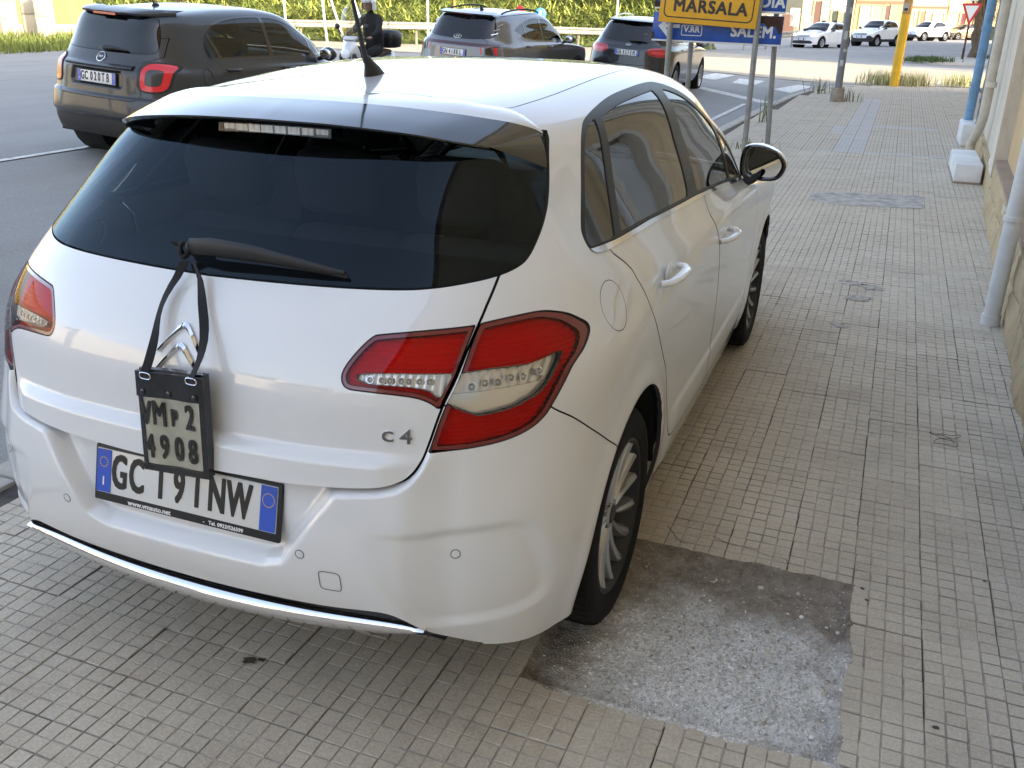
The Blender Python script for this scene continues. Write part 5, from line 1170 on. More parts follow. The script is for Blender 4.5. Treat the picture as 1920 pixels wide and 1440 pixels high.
for s in (1, -1):
    m = MB(); pts = []
    for y in np.linspace(-.12, 1.35, 16):
        sel = (np.abs(sh.V[:,1]-y) < .06) & (np.abs(sh.V[:,0]-.555) < .05) & (sh.V[:,2] > 1.35); z = sh.V[sel, 2].max() if sel.any() else 1.55; t = (y+.12)/1.47; pts.append((s*.565, y, z+.012+.04*math.sin(math.pi*t)**.5))
    m.tube(pts, .016, 8); m.build('roof_rail', BLKPL, car, 60)
    m = MB()
    for k in range(3):
        p, n = onr(.60+.02*k, 1.22+.075*k, .006); p2, n2 = onr(.66+.0*k, 1.235+.075*k, .006); m = MB(); m.tube([(s*p.x, p.y, p.z), (s*p2.x*1.04, p2.y+.03, p2.z+.02)], .008, 6); m.build('pillar_fin', CHROME, car)
p, n = onr(0,1.16,.006); q = n.to_track_quat('Z','Y').to_matrix()
m = MB(); m.tube([tuple(q @ Vector((.075*math.cos(t), .042*math.sin(t), .003))+p) for t in np.linspace(0,2*math.pi,29)], .006, 6, False); em = m.build('oval_badge', CHROME, car, 60)
m = MB()
for a in ((-.03,-.03,-.015,.03),(.015,-.03,.03,.03),(-.022,-.004,.022,.004)): m.tube([tuple(q @ Vector((a[0],a[1],.003))+p), tuple(q @ Vector((a[2],a[3],.003))+p)], .005, 6)
m.build('badge_letter', CHROME, em)
zt = sh.V[(abs(sh.V[:,1]-.15) < .04) & (sh.V[:,0] < .05), 2].max(); m = MB(); m.prism([(-.07,0),(.07,0),(-.03,.06),(-.06,.065)], lambda u, v, d: (d, .15+u, zt+v-.004), -.012, .012); m.build('shark_fin_antenna', BLKPL, car)
p, n = onr(0,1.525); m = MB(); m.grid([[(x, p.y-.05+.3*x*x+dy, 1.545+dz) for x in np.linspace(-.56,.56,21)] for dy, dz in ((.16,.055),(.02,.03),(-.07,.012),(-.05,-.008),(.05,-.02))]); m.build('roof_spoiler', SILV, car, 50)
m = MB(); m.grid([[(x, p.y-.105+.3*x*x, z) for x in np.linspace(-.20,.20,9)] for z in (1.540,1.552)]); m.build('high_brake_lamp', REDLIT, car)
# black crossover further ahead
BLKP = metallic('black_paint', (.012,.013,.016), rough=.25, metal=.2)
P = warp(C4P, 1.055, zmap(.28,.90,1.08,1.14,1.53,1.64), [(-.77,-.92),(0,-.05),(2.0,2.15),(3.56,3.75)], .16, wide=.03)
glc = dict(R=.365, wb=2.87, w=1.89, loc=(-4.12,18.85,-.01), head=0, roll=4, paint=BLKP, tw=.245,
  rear_glass=[(0,1.13),(.40,1.14),(.62,1.17),(.67,1.20),(.66,1.26),(.62,1.38),(.57,1.48),(.50,1.505),(0,1.52)],
  lamps=[([(.42,.98),(.46,1.03),(.62,1.055),(.78,1.04),(.85,1.0),(.85,.92),(.74,.88),(.58,.88),(.46,.92)], RED, ()), ([(.50,.95),(.60,.99),(.78,.985),(.80,.945),(.66,.925)], REDLIT if False else pbr('lamp_red_bright',(.75,.03,.04),.15,coat=1), ())],
  dlo=[(-.05,1.26),(.10,1.38),(.45,1.49),(.95,1.515),(1.4,1.47),(1.9,1.28),(2.22,1.12),(1.2,1.12),(.2,1.15),(-.02,1.18)], dlo_corner=(6,),
  panes=[[((.30,1.0),(.14,1.6))], [((.18,1.6),(.34,1.0)),((1.05,1.0),(1.0,1.6))], [((1.07,1.6),(1.12,1.0))]], sglass=[DGLASS, DGLASS, LGLASS], frame_mat=CHROME,
  doors=[[(.06,1.2),(.16,1.0),(.32,.82),(.48,.52),(1.1,.50),(1.1,1.2)], [(1.105,1.2),(1.105,.50),(2.2,.50),(2.28,.9),(2.2,1.2)]], handles=[(.42,1.02),(1.34,1.0)], handle_mat=CHROME,
  ws=[(0,1.12),(.5,1.11),(.74,1.10),(.70,1.25),(.60,1.45),(.52,1.53),(0,1.56)], tailgate=[(0,.68),(.55,.70),(.60,.88),(.66,1.1),(.66,1.2),(0,1.3)], mirror=(1.05,2.05,1.14), plate=(.92,'GR957EM'), rear_low=[(0,.2),(.9,.2),(.9,.40),(.5,.42),(0,.42)], low_mat=BLKPL)
car, sh, onr = gcar('black_car', 'black crossover with red tail lamps waiting behind the road signs', P, glc)
p, n = onr(0,1.075,.008); q = n.to_track_quat('Z','Y').to_matrix(); m = MB(); m.tube([tuple(q @ Vector((.055*math.cos(t), .055*math.sin(t), .003))+p) for t in np.linspace(0,2*math.pi,29)], .0055, 6, False); em = m.build('star_badge', CHROME, car, 60)
for k in range(3):
    a = math.pi/2+2*math.pi*k/3; m = MB(); m.tube([tuple(q @ Vector((0,0,.005))+p), tuple(q @ Vector((.053*math.cos(a), .053*math.sin(a), .003))+p)], [.009,.003], 6); m.build('star_arm', CHROME, em)
p, n = onr(0,1.51); m = MB(); m.grid([[(x, p.y-.03+.3*x*x+dy, 1.535+dz) for x in np.linspace(-.55,.55,21)] for dy, dz in ((.16,.05),(.0,.03),(-.08,.012),(-.06,-.006),(.05,-.02))]); m.build('roof_spoiler', BLKP, car, 50)
p, n = onr(.15,1.16); m = MB(); m.tube([(.0,p.y-.02,1.155),(.2,p.y-.03,1.165),(.38,p.y-.01,1.155)],[.02,.016,.008],8); m.build('rear_wiper', BLKPL, car, 50)
for s in (1,-1):
    m = MB(); pts = []
    for y in np.linspace(-.15, 1.4, 14):
        sel = (np.abs(sh.V[:,1]-y) < .06) & (np.abs(sh.V[:,0]-.56) < .05) & (sh.V[:,2] > 1.35); z = sh.V[sel,2].max() if sel.any() else 1.55; pts.append((s*.57, y, z+.010+.035*math.sin(math.pi*(y+.15)/1.55)**.5))
    m.tube(pts, .014, 8); m.build('roof_rail', CHROME, car, 60)
# cars coming towards us along the far facades
FRONT_W = pbr('white_car_paint', (.74,.76,.80), .35, coat=1)
def oncoming(name, label, loc, head, paint, H, W, wb, fr, belt, cl=None, R=.31, L=(-.62,3.35), lit=False, low=None, dens=.6):
    P = warp(C4P, W/1.79, zmap(.22 if cl is None else .28, .74*H/1.47, .96*H/1.47, 1.03*H/1.47, 1.38*H/1.49, H), [(-.77,L[0]),(0,-.03),(2.0,1.80*wb/2.5),(3.56,L[1])], .10)
    k = H/1.49
    o = dict(dens=dens, R=R, wb=wb, w=W, loc=loc, head=head, paint=paint, tw=.2, rear_glass=[(0,1.06*k),(.5,1.08*k),(.62,1.12*k),(.58,1.3*k),(.5,1.36*k),(0,1.37*k)],
      dlo=[(-.02,1.14*k),(.05,1.24*k),(.3,1.36*k),(.9,1.41*k),(1.15,1.38*k),(1.45,1.24*k),(1.80,1.03*k),(.9,1.05*k),(.05,1.08*k)], dlo_corner=(6,),
      panes=[[((.84,1.0),(.84,1.6))], [((.92,1.6),(.92,1.0))]], sglass=[DGLASS, LGLASS], ws=[(0,1.03*k),(.5,1.02*k),(.70,1.01*k),(.66,1.15*k),(.56,1.32*k),(.47,1.40*k),(0,1.43*k)], fglass=DGLASS,
      doors=[[(.06,1.1*k),(.14,.9*k),(.35,.6),(.45,.36),(.95,.36),(.95,1.1*k)], [(.953,1.1*k),(.953,.36),(1.8,.36),(1.86,.7),(1.78,1.1*k)]], handles=[(.3,.92*k),(1.1,.90*k)],
      mirror=(W/2+.08,1.68,1.02*k), front=fr, front_names=['grille','lower_intake','headlamp','bumper_trim','badge'], fplate=.50 if cl is None else .58, mirror_mat=paint if low else GLOSSBLK)
    if cl: o['cladding'] = cl
    c, s, _ = gcar(name, label, P, o); return c
oncoming('white_car', 'white hatchback with lit headlamps coming from the far shops', (-2.55,58.6,.06), 152, FRONT_W, 1.43, 1.745, 2.54, [([(0,.63),(.50,.64),(.54,.70),(0,.71)], GLOSSBLK, True), ([(0,.25),(.62,.27),(.66,.34),(.55,.42),(0,.43)], BLKPL, True), ([(.50,.655),(.80,.68),(.80,.75),(.52,.735)], LAMPLIT, False)], 1.0)
oncoming('white_car', 'small white tall hatchback with black bumper cladding in the far lane', (.15,66.4,.06), 150, FRONT_W, 1.60, 1.67, 2.30, [([(0,.70),(.46,.70),(.46,.78),(0,.79)], GLOSSBLK, True), ([(0,.32),(.72,.32),(.78,.52),(.66,.66),(.50,.62),(.46,.50),(0,.48)], BLKPL, True), ([(.48,.68),(.72,.72),(.74,.86),(.52,.84)], LAMPW, False)], 1.0, cl=.44, R=.31, L=(-.56,3.08))
oncoming('white_car', 'larger white crossover between the yellow post and the yield sign', (3.85,92.4,.0), 140, FRONT_W, 1.62, 1.84, 2.68, [([(0,.72),(.55,.74),(.78,.80),(.55,.83),(0,.82)], CHROME, True), ([(0,.30),(.70,.32),(.74,.42),(.60,.52),(0,.52)], BLKPL, True), ([(.52,.84),(.80,.82),(.82,.88),(.55,.91)], LAMPW, False)], 1.0, cl=.40, R=.34, L=(-.80,3.55))
oncoming('bronze_car', 'bronze grey hatchback behind the yield sign and palm trunk', (7.5,103.6,-.05), 128, metallic('bronze_paint',(.22,.17,.11),metal=.5), 1.50, 1.79, 2.64, [([(0,.62),(.48,.63),(.52,.72),(0,.73)], BLKPL, True), ([(0,.28),(.66,.30),(.62,.40),(0,.42)], BLKPL, True), ([(.50,.66),(.80,.70),(.80,.78),(.52,.74)], LAMPW, False)], 1.0, R=.32)
P = warp(C4P, 1.0, zmap(.24,.78,1.0,1.06,1.40,1.48), [(-.77,-.77),(0,0),(3.56,3.56)], .1)
oncoming('dark_car', 'dark car almost hidden behind the blue direction signs', (-8.3,44.5,.0), 120, metallic('dark_paint',(.03,.03,.032)), 1.48, 1.78, 2.6, [([(0,.62),(.48,.63),(.52,.72),(0,.73)], BLKPL, True), ([(0,.28),(.66,.30),(.62,.40),(0,.42)], BLKPL, True), ([(.50,.66),(.80,.70),(.80,.78),(.52,.74)], LAMPW, False)], 1.0, R=.32)
# ---------------------------------------------------------------- plate in a black pouch hung on the wiper
VINYL = pbr('black_vinyl', (.010,.011,.014), .28, coat=.5, bump=.25, bscale=35, bdist=.01); CORD = pbr('black_strap', (.010,.010,.011), .8)
pouch = thing('plate_pouch', 'black vinyl pouch holding a second plate, hung from the rear wiper', 'pouch', (0,0,0))
PX0, PX1 = -.070, .112; PY = -.762
def pf(u, v): return Vector((PX0+(PX1-PX0)*u+.012*v*0, PY-.016*(1-v)-.002*math.sin(3*math.pi*u), .652+.240*v+.010*(u-.5)))
def bar_on(u0, u1, v0, v1, d0, d1, name, mat, par, nu=8, nv=6, wob=.0):
    g = MB()
    def pt(u, v, d): return tuple(pf(u, v)+Vector((0, -d-wob*math.sin(9*u+3*v)*(.5+.5*math.sin(5*v)), 0)))
    f = [[pt(u0+(u1-u0)*i/nu, v0+(v1-v0)*j/nv, d1) for i in range(nu+1)] for j in range(nv+1)]; b = [[pt(u0+(u1-u0)*i/nu, v0+(v1-v0)*j/nv, d0) for i in range(nu+1)] for j in range(nv+1)]
    g.grid(f); g.grid(b); g.grid([f[0], b[0]]); g.grid([f[-1], b[-1]]); g.grid([[r[0] for r in f], [r[0] for r in b]]); g.grid([[r[-1] for r in f], [r[-1] for r in b]]); return g.build(name, mat, par, 50)
bar_on(0, 1, 0, 1, -.008, .006, 'pouch_back', VINYL, pouch)
bar_on(.045, .925, .055, .74, .0065, .009, 'inner_plate', pbr('old_plate_white', (.78,.76,.66), .5, var=.1, vscale=30), pouch)
bar_on(-.02, 1.0, .74, .985, .007, .016, 'pouch_flap', VINYL, pouch, 16, 8, .003)
for a in ((-.005,.045,.03,.76),(.925,1.005,.0,.80),(-.005,1.01,-.012,.05)): bar_on(a[0], a[1], a[2], a[3], .004, .014, 'pouch_edge', VINYL, pouch, 3, 6)
for u in (.10,.48,.88):
    p = pf(u, .79); g = MB(); g.ball((p.x, p.y-.017, p.z), .0075, 10, 6, (1,.5,1)); g.build('press_stud', VINYL, pouch, 60)
GREYINK = pbr('dark_plate_ink', (.030,.029,.026), .5)
def pch(ch, u, v, size, xs=.62):
    p = pf(u, v); put_text('plate_character', ch, size, GREYINK, pouch, frame((p.x-.006, p.y-.0125, p.z), (1,0,0), (0,.06,1)), bold=.0022, xs=xs, depth=.0007)
for ch, u, s in (('V', .125, .080), ('M', .325, .080), ('P', .545, .055), ('2', .80, .080)): pch(ch, u, .565 if s > .07 else .54, s, .62 if ch != 'M' else .66)
for ch, u in (('4', .15), ('9', .365), ('0', .59), ('8', .815)): pch(ch, u, .23, .080)
film = glassy('clear_vinyl_film', (.93,.93,.90), 1.45, rough=.05, amount=1.2)
g = MB(); nu, nv = 26, 26
g.grid([[tuple(pf(.045+.88*i/nu, .055+.685*j/nv)+Vector((0,-.0165-.0022*mnoise.noise(Vector((i*.23, j*.17, 1)))-.002*mnoise.noise(Vector((i*.5+j*.35, j*.1, 4))),0))) for i in range(nu+1)] for j in range(nv+1)]); g.build('clear_window', film, pouch, 80)
for u, top, bend in ((.165, (-.045,-.592,1.098), -.02), (.86, (-.020,-.592,1.098), .028)):
    p = pf(u, .97); a = Vector((p.x, p.y-.018, p.z)); b = Vector(top); pts = []
    for k in range(13):
        t = k/12; q = a.lerp(b, t); bodyy = np.interp(q.z, [.85,.95,1.0,1.06,1.12], [-.742,-.712,-.672,-.618,-.592]); q.y = min(q.y, bodyy-.010); q.x += bend*math.sin(math.pi*t)+.006*math.sin(7*t); pts.append(q)
    g = MB(); rows = []
    for k, q in enumerate(pts):
        tw = .9*math.sin(2.2*k/12*math.pi+u*5)*.5; rows.append([tuple(q+Vector((math.cos(tw)*.010, math.sin(tw)*.010-.001, 0))), tuple(q+Vector((-math.cos(tw)*.010, -math.sin(tw)*.010-.001, 0)))])
    g.grid(rows); g.grid([[(x, y-.0022, z) for x, y, z in r] for r in rows]); g.build('strap', CORD, pouch, 60)
    g = MB(); g.tube([(p.x+.015*math.copysign(abs(math.cos(t))**.5, math.cos(t)), p.y-.020, p.z-.004+.0075*math.sin(t)) for t in np.linspace(0, 2*math.pi, 21)], .0016, 6, False); g.build('strap_ring', CHROME, pouch, 60)
g = MB(); rk = random.Random(3)
for k in range(5):
    a = rk.uniform(0, 6.3); g.tube([(-.058+.010*math.cos(a+t), -.590-.006*math.sin(2*t), 1.118+.018*math.sin(a+t*1.3)) for t in np.linspace(0, 2.6, 8)], .0055, 6)
g.tube([(-.07,-.592,1.125),(-.088,-.598,1.135)], .004, 6); g.build('strap_knot', CORD, pouch, 60)
# ---------------------------------------------------------------- road signs
STEEL = pbr('galvanised_steel', (.30,.30,.29), .5, metal=.6, var=.2, vscale=6); SBLUE = pbr('sign_blue', (.012,.075,.36), .4, coat=.3, var=.25, vscale=9); SYEL = pbr('sign_yellow', (.78,.40,.02), .4, coat=.3, var=.08, vscale=5); RUST = pbr('rust_brown', (.055,.022,.014), .8, var=.4, vscale=12); SWHITE = pbr('sign_white', (.72,.72,.70), .45)
SBLK = pbr('sign_black', (.035,.028,.018), .5)
def sign_frame(x0, x1, z0, y, tilt): return frame(((x0+x1)/2, y, z0), (math.cos(rad(tilt)), 0, math.sin(rad(tilt))), (0,0,1))
def sign_panel(name, M, w, h, mat, par, t=.018):
    g = MB(); g.bbox((0, h/2, -t/2), (w, h, t), .006); o = g.build(name, mat, par, 40); o.matrix_local = M; return o
yel = thing('place_name_sign', 'yellow place name sign reading MARSALA in front of blue direction signs', 'sign')
M = sign_frame(-1.590, -.352, 1.536, 10.30, -3.3); sp = sign_panel('sign_panel', M, 1.24, .72, SYEL, yel)
g = MB(); bw = 1.13; bh = .60
def rrect(w, h, r, n=6): return [(sx*(w/2-r)+r*math.cos(a), sy*(h/2-r)+r*math.sin(a)) for sx, sy, a0 in ((1,1,0),(-1,1,90),(-1,-1,180),(1,-1,270)) for a in [rad(a0+90*k/n) for k in range(n+1)]]
ro, ri = rrect(bw, bh, .07), rrect(bw-.03, bh-.03, .058); n = len(ro)
g.add([(x, y+.36, .0015) for x, y in ro]+[(x, y+.36, .0015) for x, y in ri], [(i, (i+1) % n, n+(i+1) % n, n+i) for i in range(n)]); o = g.build('border_line', SBLK, yel); o.matrix_local = M
put_text('sign_lettering', 'MARSALA', .205, SBLK, yel, M @ Matrix.Translation((.02, .205, .0015)), depth=.0012, bold=.008, xs=1.0, spacing=1.08)
for x in (-1.44, -.34):
    g = MB(); g.cyl((x,10.36,0), (x,10.36,3.2), .036, None, 16); g.build('post', STEEL, yel, 50)
blue = thing('direction_sign', 'weathered blue direction signs with white arrow behind the yellow sign', 'sign')
Mb = sign_frame(-1.70, -.045, 1.318, 10.46, -1.2); sign_panel('lower_panel', Mb, 1.655, .355, SBLUE, blue); Mu = sign_frame(-1.69, -.03, 1.705, 10.455, -1.4); sign_panel('upper_panel', Mu, 1.655, .36, SBLUE, blue)
for MM in (Mb, Mu):
    g = MB(); g.box((0, .012, .001), (1.65, .020, .004)); o = g.build('white_edge', SWHITE, blue); o.matrix_local = MM
g = MB(); g.prism([(-.75,.185),(-.60,.315),(-.545,.315),(-.655,.212),(-.47,.212),(-.47,.168),(-.655,.168),(-.565,.055),(-.62,.050)], lambda u, v, d: (u, v, d), .001, .003); o = g.build('white_arrow', SWHITE, blue); o.matrix_local = Mb
put_text('sign_lettering', 'SALEM.', .185, SWHITE, blue, Mb @ Matrix.Translation((.475, .155, .0015)), depth=.001, bold=.007, xs=.95, spacing=1.05)
put_text('sign_lettering', 'DIA', .185, SWHITE, blue, Mu @ Matrix.Translation((.66, .125, .0015)), depth=.001, bold=.007, xs=.95, spacing=1.05)
ro, ri = rrect(.27, .13, .02), rrect(.25, .11, .015); n = len(ro); g = MB(); g.add([(x-.31, y+.145, .002) for x, y in ro]+[(x-.31, y+.145, .002) for x, y in ri], [(i, (i+1) % n, n+(i+1) % n, n+i) for i in range(n)]); o = g.build('route_frame', SWHITE, blue); o.matrix_local = Mb
put_text('route_lettering', 'V.RR', .10, SWHITE, blue, Mb @ Matrix.Translation((-.31, .155, .0015)), depth=.001, bold=.003)
rp = [(.36,.352),(.822,.352),(.820,.16),(.79,.135),(.775,.17),(.74,.225),(.70,.235),(.66,.205),(.60,.262),(.52,.272),(.44,.262),(.36,.27)]; g = MB(); g.prism(rp, lambda u, v, d: (u, v, d), .0012, .0022); o = g.build('peeled_rust', RUST, blue); o.matrix_local = Mb
g = MB(); g.prism([(-.828,.12),(-.80,.10),(-.795,.03),(-.828,.025)], lambda u, v, d: (u, v, d), .0012, .0020); o = g.build('peeled_rust', RUST, blue); o.matrix_local = Mb
g = MB(); g.prism([(-.828,.14),(-.79,.09),(-.75,.08),(-.70,.02),(-.828,.02)], lambda u, v, d: (u, v, d), .0012, .0020); o = g.build('peeled_rust', RUST, blue); o.matrix_local = Mu
for x, dx in ((-1.24, .05), (-.10, -.13)):
    g = MB(); g.cyl((x,10.80,0), (x+dx*.9,10.56,3.2), .034, None, 16); g.build('post', STEEL, blue, 50)
# ---------------------------------------------------------------- poles on the pavement
CONC = pbr('pole_base_concrete', (.33,.27,.21), .9, var=.25, vscale=8, bump=.4, bscale=50); GPOLE = pbr('grey_pole_paint', (.20,.205,.21), .55, var=.25, vscale=5)
lp = thing('lamp_post', 'grey lamp post with stickers on a round concrete base', 'lamp post', (.22,19.5,0)); g = MB(); g.lathe([(.001,.28),(.125,.28),(.138,.26),(.145,-.01)], n=24); g.build('post_base', CONC, lp, 40)
g = MB(); g.tube([(0,0,.25),(.0,0,3),(.0,0,8)], [.078,.070,.055], 18); g.build('shaft', GPOLE, lp, 50)
for z, h, a in ((1.25,.16,-1.9),(1.0,.06,-1.5),(.72,.12,-2.0),(1.75,.12,-1.3)):
    g = MB(); g.lathe([(.0775,z),(.0765,z+h)], n=8, a0=a, a1=a+.9); g.build('sticker', pbr('sticker_paper',(.5,.5,.5),.7,var=.3,vscale=30), lp)
YP = pbr('yellow_post_paint', (.72,.42,.02), .5, coat=.2, var=.12, vscale=4); yp = thing('traffic_post', 'eight-sided yellow post at the far end of the pavement', 'post', (1.28,25.55,0)); yp.rotation_euler = (0, rad(1.0), 0)
g = MB(); g.tube([(0,0,-.02),(0,0,1.78)], .118, 8); g.build('shaft', YP, yp); g = MB(); g.tube([(0,0,1.782),(0,0,3.6)], .117, 8); g.build('upper_shaft', pbr('brown_weathered',(.42,.24,.07),.7,var=.3,vscale=8), yp)
g = MB(); g.box((-.03,-.118,1.95),(.13,.006,.19)); g.build('label_plate', pbr('label_pale',(.5,.47,.44),.6), yp); g = MB(); g.box((-.03,-.123,1.90),(.09,.004,.06)); g.build('label_print', INK, yp)
# ---------------------------------------------------------------- traffic island with yield sign and palm
isl = [(2.0,38.0),(3.2,37.6),(6.5,38.6),(10,41),(11,46),(8,47.5),(5,46),(3,43.5),(1.7,40.2)]; ip = smooth_poly(isl, 5)
g = MB(); g.prism([tuple(p) for p in ip], lambda u, v, d: (u, v, d), -.1, .20); o = g.build('traffic_island', pbr('island_concrete',(.42,.40,.36),.9,var=.2,vscale=3,bump=.3,bscale=20)); tag(o, kind='structure')
ysn = thing('yield_sign', 'red and white triangular yield sign on a thin dark pole', 'sign', (3.66,42.0,.20)); g = MB(); g.cyl((0,0,0),(.02,0,2.75),.035,None,12); g.build('post', RUST, ysn, 50); g = MB(); g.cyl((0,0,-.0),(0,0,.42),.05,.045,12); g.build('post_sleeve', RUST, ysn, 50)
tri = lambda s: [(-.45*s,.26*s),(.45*s,.26*s),(0,-.52*s)]
g = MB(); g.prism(tri(1), lambda u, v, d: (u*.85, -.05-d, 1.83+v*1.1), 0, .02); g.build('red_triangle', pbr('sign_red',(.55,.03,.03),.4), ysn); g = MB(); g.prism(tri(.66), lambda u, v, d: (u*.85, -.072-d, 1.84+v*1.1), 0, .004); g.build('white_triangle', SWHITE, ysn)
g = MB(); g.box((.02,-.06,2.36),(.34,.02,.30)); g.build('small_plate', SWHITE, ysn); g = MB(); g.box((.02,-.073,2.40),(.20,.004,.05)); g.box((.02,-.073,2.31),(.18,.004,.04)); o = g.build('plate_print', SBLK, ysn); o['kind'] = 'stuff'
palm = thing('palm_tree', 'palm with a shaggy skirt of dead fronds on the traffic island', 'tree', (4.25,44.2,.20)); rp_ = random.Random(8)
BARK = pbr('palm_bark', (.13,.095,.065), .95, var=.4, vscale=7, bump=.8, bscale=14, bdist=.03); DEAD = pbr('dead_frond', (.26,.17,.085), .9, var=.4, vscale=6)
g = MB(); g.tube([(.02*math.sin(k), .02*math.cos(k*2), .25*k-.1) for k in range(16)], [.24+.05*math.sin(k*2.1)+(.10 if k == 0 else 0)+(.08*k/16) for k in range(16)], 12); g.build('trunk', BARK, palm, 60)
g = MB()
for k in range(900):
    a = rp_.uniform(0, 6.3); z = 1.5+2.6*rp_.random()**.8; L = rp_.uniform(.5, 1.5); r0 = .25; sp_ = rp_.uniform(.15, .65); w = .02; rows = []
    for q in range(4):
        t = q/3; r = r0+sp_*math.sin(t*1.9); zz = z+.35*math.sin(t*2.6)-L*t*t; ta = a+.2*t; rows.append([(r*math.cos(ta)-w*math.sin(ta)*(1-t), r*math.sin(ta)+w*math.cos(ta)*(1-t), zz), (r*math.cos(ta)+w*math.sin(ta)*(1-t), r*math.sin(ta)-w*math.cos(ta)*(1-t), zz)])
    g.grid(rows)
o = g.build('dead_frond_skirt', DEAD, palm); o['kind'] = 'stuff'
g = MB()
for k in range(34):
    a = 2*math.pi*k/34+rp_.uniform(-.1,.1); e = rp_.uniform(.1,1.2)
    for q in range(14):
        t = q/14; r = .2+2.6*t*math.cos(e*.5); z = 4.1+2.2*t*math.sin(e)-2.0*t*t
        for s in (-1, 1): g.add([(r*math.cos(a), r*math.sin(a), z), (r*math.cos(a)-s*.45*math.sin(a)+.25*math.cos(a), r*math.sin(a)+s*.45*math.cos(a)+.25*math.sin(a), z-.18), (r*math.cos(a)+.07*math.cos(a), r*math.sin(a)+.07*math.sin(a), z)], [(0,1,2)])
o = g.build('crown', pbr('palm_green',(.06,.10,.03),.6,var=.3,vscale=3), palm); o['kind'] = 'stuff'
# ---------------------------------------------------------------- weeds and grass
WGREEN = pbr('weed_green', (.15,.17,.06), .7, var=.35, vscale=9); WPALE = pbr('weed_pale', (.52,.49,.27), .8, var=.3, vscale=9)
def blades(g, c, n, h, r, rnd, w=.006, droop=.5):
    for k in range(n):
        a = rnd.uniform(0, 6.3); x, y = c[0]+r*rnd.gauss(0,.5), c[1]+r*rnd.gauss(0,.5); L = h*rnd.uniform(.5,1.15); dx, dy = droop*L*math.cos(a)*rnd.random(), droop*L*math.sin(a)*rnd.random(); b = rnd.uniform(0, 3.14); wx, wy = w*math.cos(b), w*math.sin(b)
        g.add([(x-wx,y-wy,c[2]),(x+wx,y+wy,c[2]),(x+dx*.4+wx*.8,y+dy*.4+wy*.8,c[2]+L*.6),(x+dx*.4-wx*.8,y+dy*.4-wy*.8,c[2]+L*.6),(x+dx,y+dy,c[2]+L)],[(0,1,2,3),(3,2,4)])
rw = random.Random(12)
for (x, y, z, n, h, r, m, lb) in ((.95,26.0,.0,260,.42,.55,WPALE,'pale dry weed clump left of the yellow post'),(1.75,26.1,0,240,.38,.5,WPALE,'pale dry weed clump right of the yellow post'),(3.0,27.0,0,240,.36,.6,WPALE,'sunlit weed clump at the pavement end near the blue pipe'),(-.30,21.6,0,30,.45,.25,WGREEN,'thin weeds at the kerb left of the lamp post'),(-.62,14.3,0,16,.55,.12,WGREEN,'single tall weed stalk at the kerb by the sign posts'),(.45,19.7,0,22,.30,.3,WGREEN,'sparse weeds beside the lamp post base'),(-.30,10.75,0,60,.12,.3,WGREEN,'low green weeds at the foot of the sign posts')):
    t = thing('weed', lb, 'plant', (x,y,z)); g = MB(); blades(g, (0,0,0), n, h, r, rw, .008); g.build('foliage', m, t)
    if n > 100:
        g = MB(); blades(g, (0,0,0), n//3, h*.8, r*.9, rw, .01); g.build('stems', WGREEN, t)
for (x, y, lb) in ((2.3,38.4,'grass tuft on the near corner of the traffic island'),(5.4,43.6,'dark grass patch at the palm foot on the island')):
    t = thing('grass_tuft', lb, 'plant', (x,y,.18)); g = MB(); blades(g, (0,0,0), 500, .22, .8, rw, .02); g.build('foliage', pbr('island_grass',(.05,.085,.02),.8,var=.3), t)
g = MB()
for k in range(5200):
    t = rw.random(); x = -23.3-5.0*rw.random()+1.5*(1-t); y = 14+14*t; blades(g, (x, y, road_z(x, y)-.02), 1, .22+.2*rw.random(), .1, rw, .03)
o = g.build('verge_grass', pbr('verge_green',(.13,.16,.03),.8,var=.5,vscale=1.2)); tag(o, 'sunlit green grass along the far road edge', 'grass', kind='stuff')
# ---------------------------------------------------------------- sunlit wall and service cabinets (far left)
YW = plaster_mat('yellow_wall_plaster', (.52,.35,.10)); wl = thing('boundary_wall', 'sunlit yellow wall behind the service cabinets at the far left', 'wall'); u = Vector((.50,.866,0)); nrm = Vector((.866,-.5,0))
def along(p0, s, off, z): return (p0[0]+u.x*s+nrm.x*off, p0[1]+u.y*s+nrm.y*off, z)
g = MB(); g.add([along((-32.5,22.0), s, o_, z) for z in (0,3.2) for s in (-22,7.4) for o_ in (-.2,0)], [(0,2,3,1),(4,5,7,6),(0,1,5,4),(2,6,7,3),(0,4,6,2),(1,3,7,5)]); g.build('wall', YW, wl); g = MB(); g.add([along((-32.5,22.0), s, o_, z) for z in (0,.95) for s in (-22,7.35) for o_ in (.002,.05)], [(0,2,3,1),(4,5,7,6),(0,1,5,4),(2,6,7,3),(0,4,6,2),(1,3,7,5)]); g.build('wall_plinth', plaster_mat('yellow_plinth',(.52,.44,.28)), wl)
CAB = pbr('cabinet_cream', (.50,.46,.36), .6, var=.06, vscale=3); CAB2 = pbr('cabinet_beige', (.36,.30,.24), .6, var=.08, vscale=3)
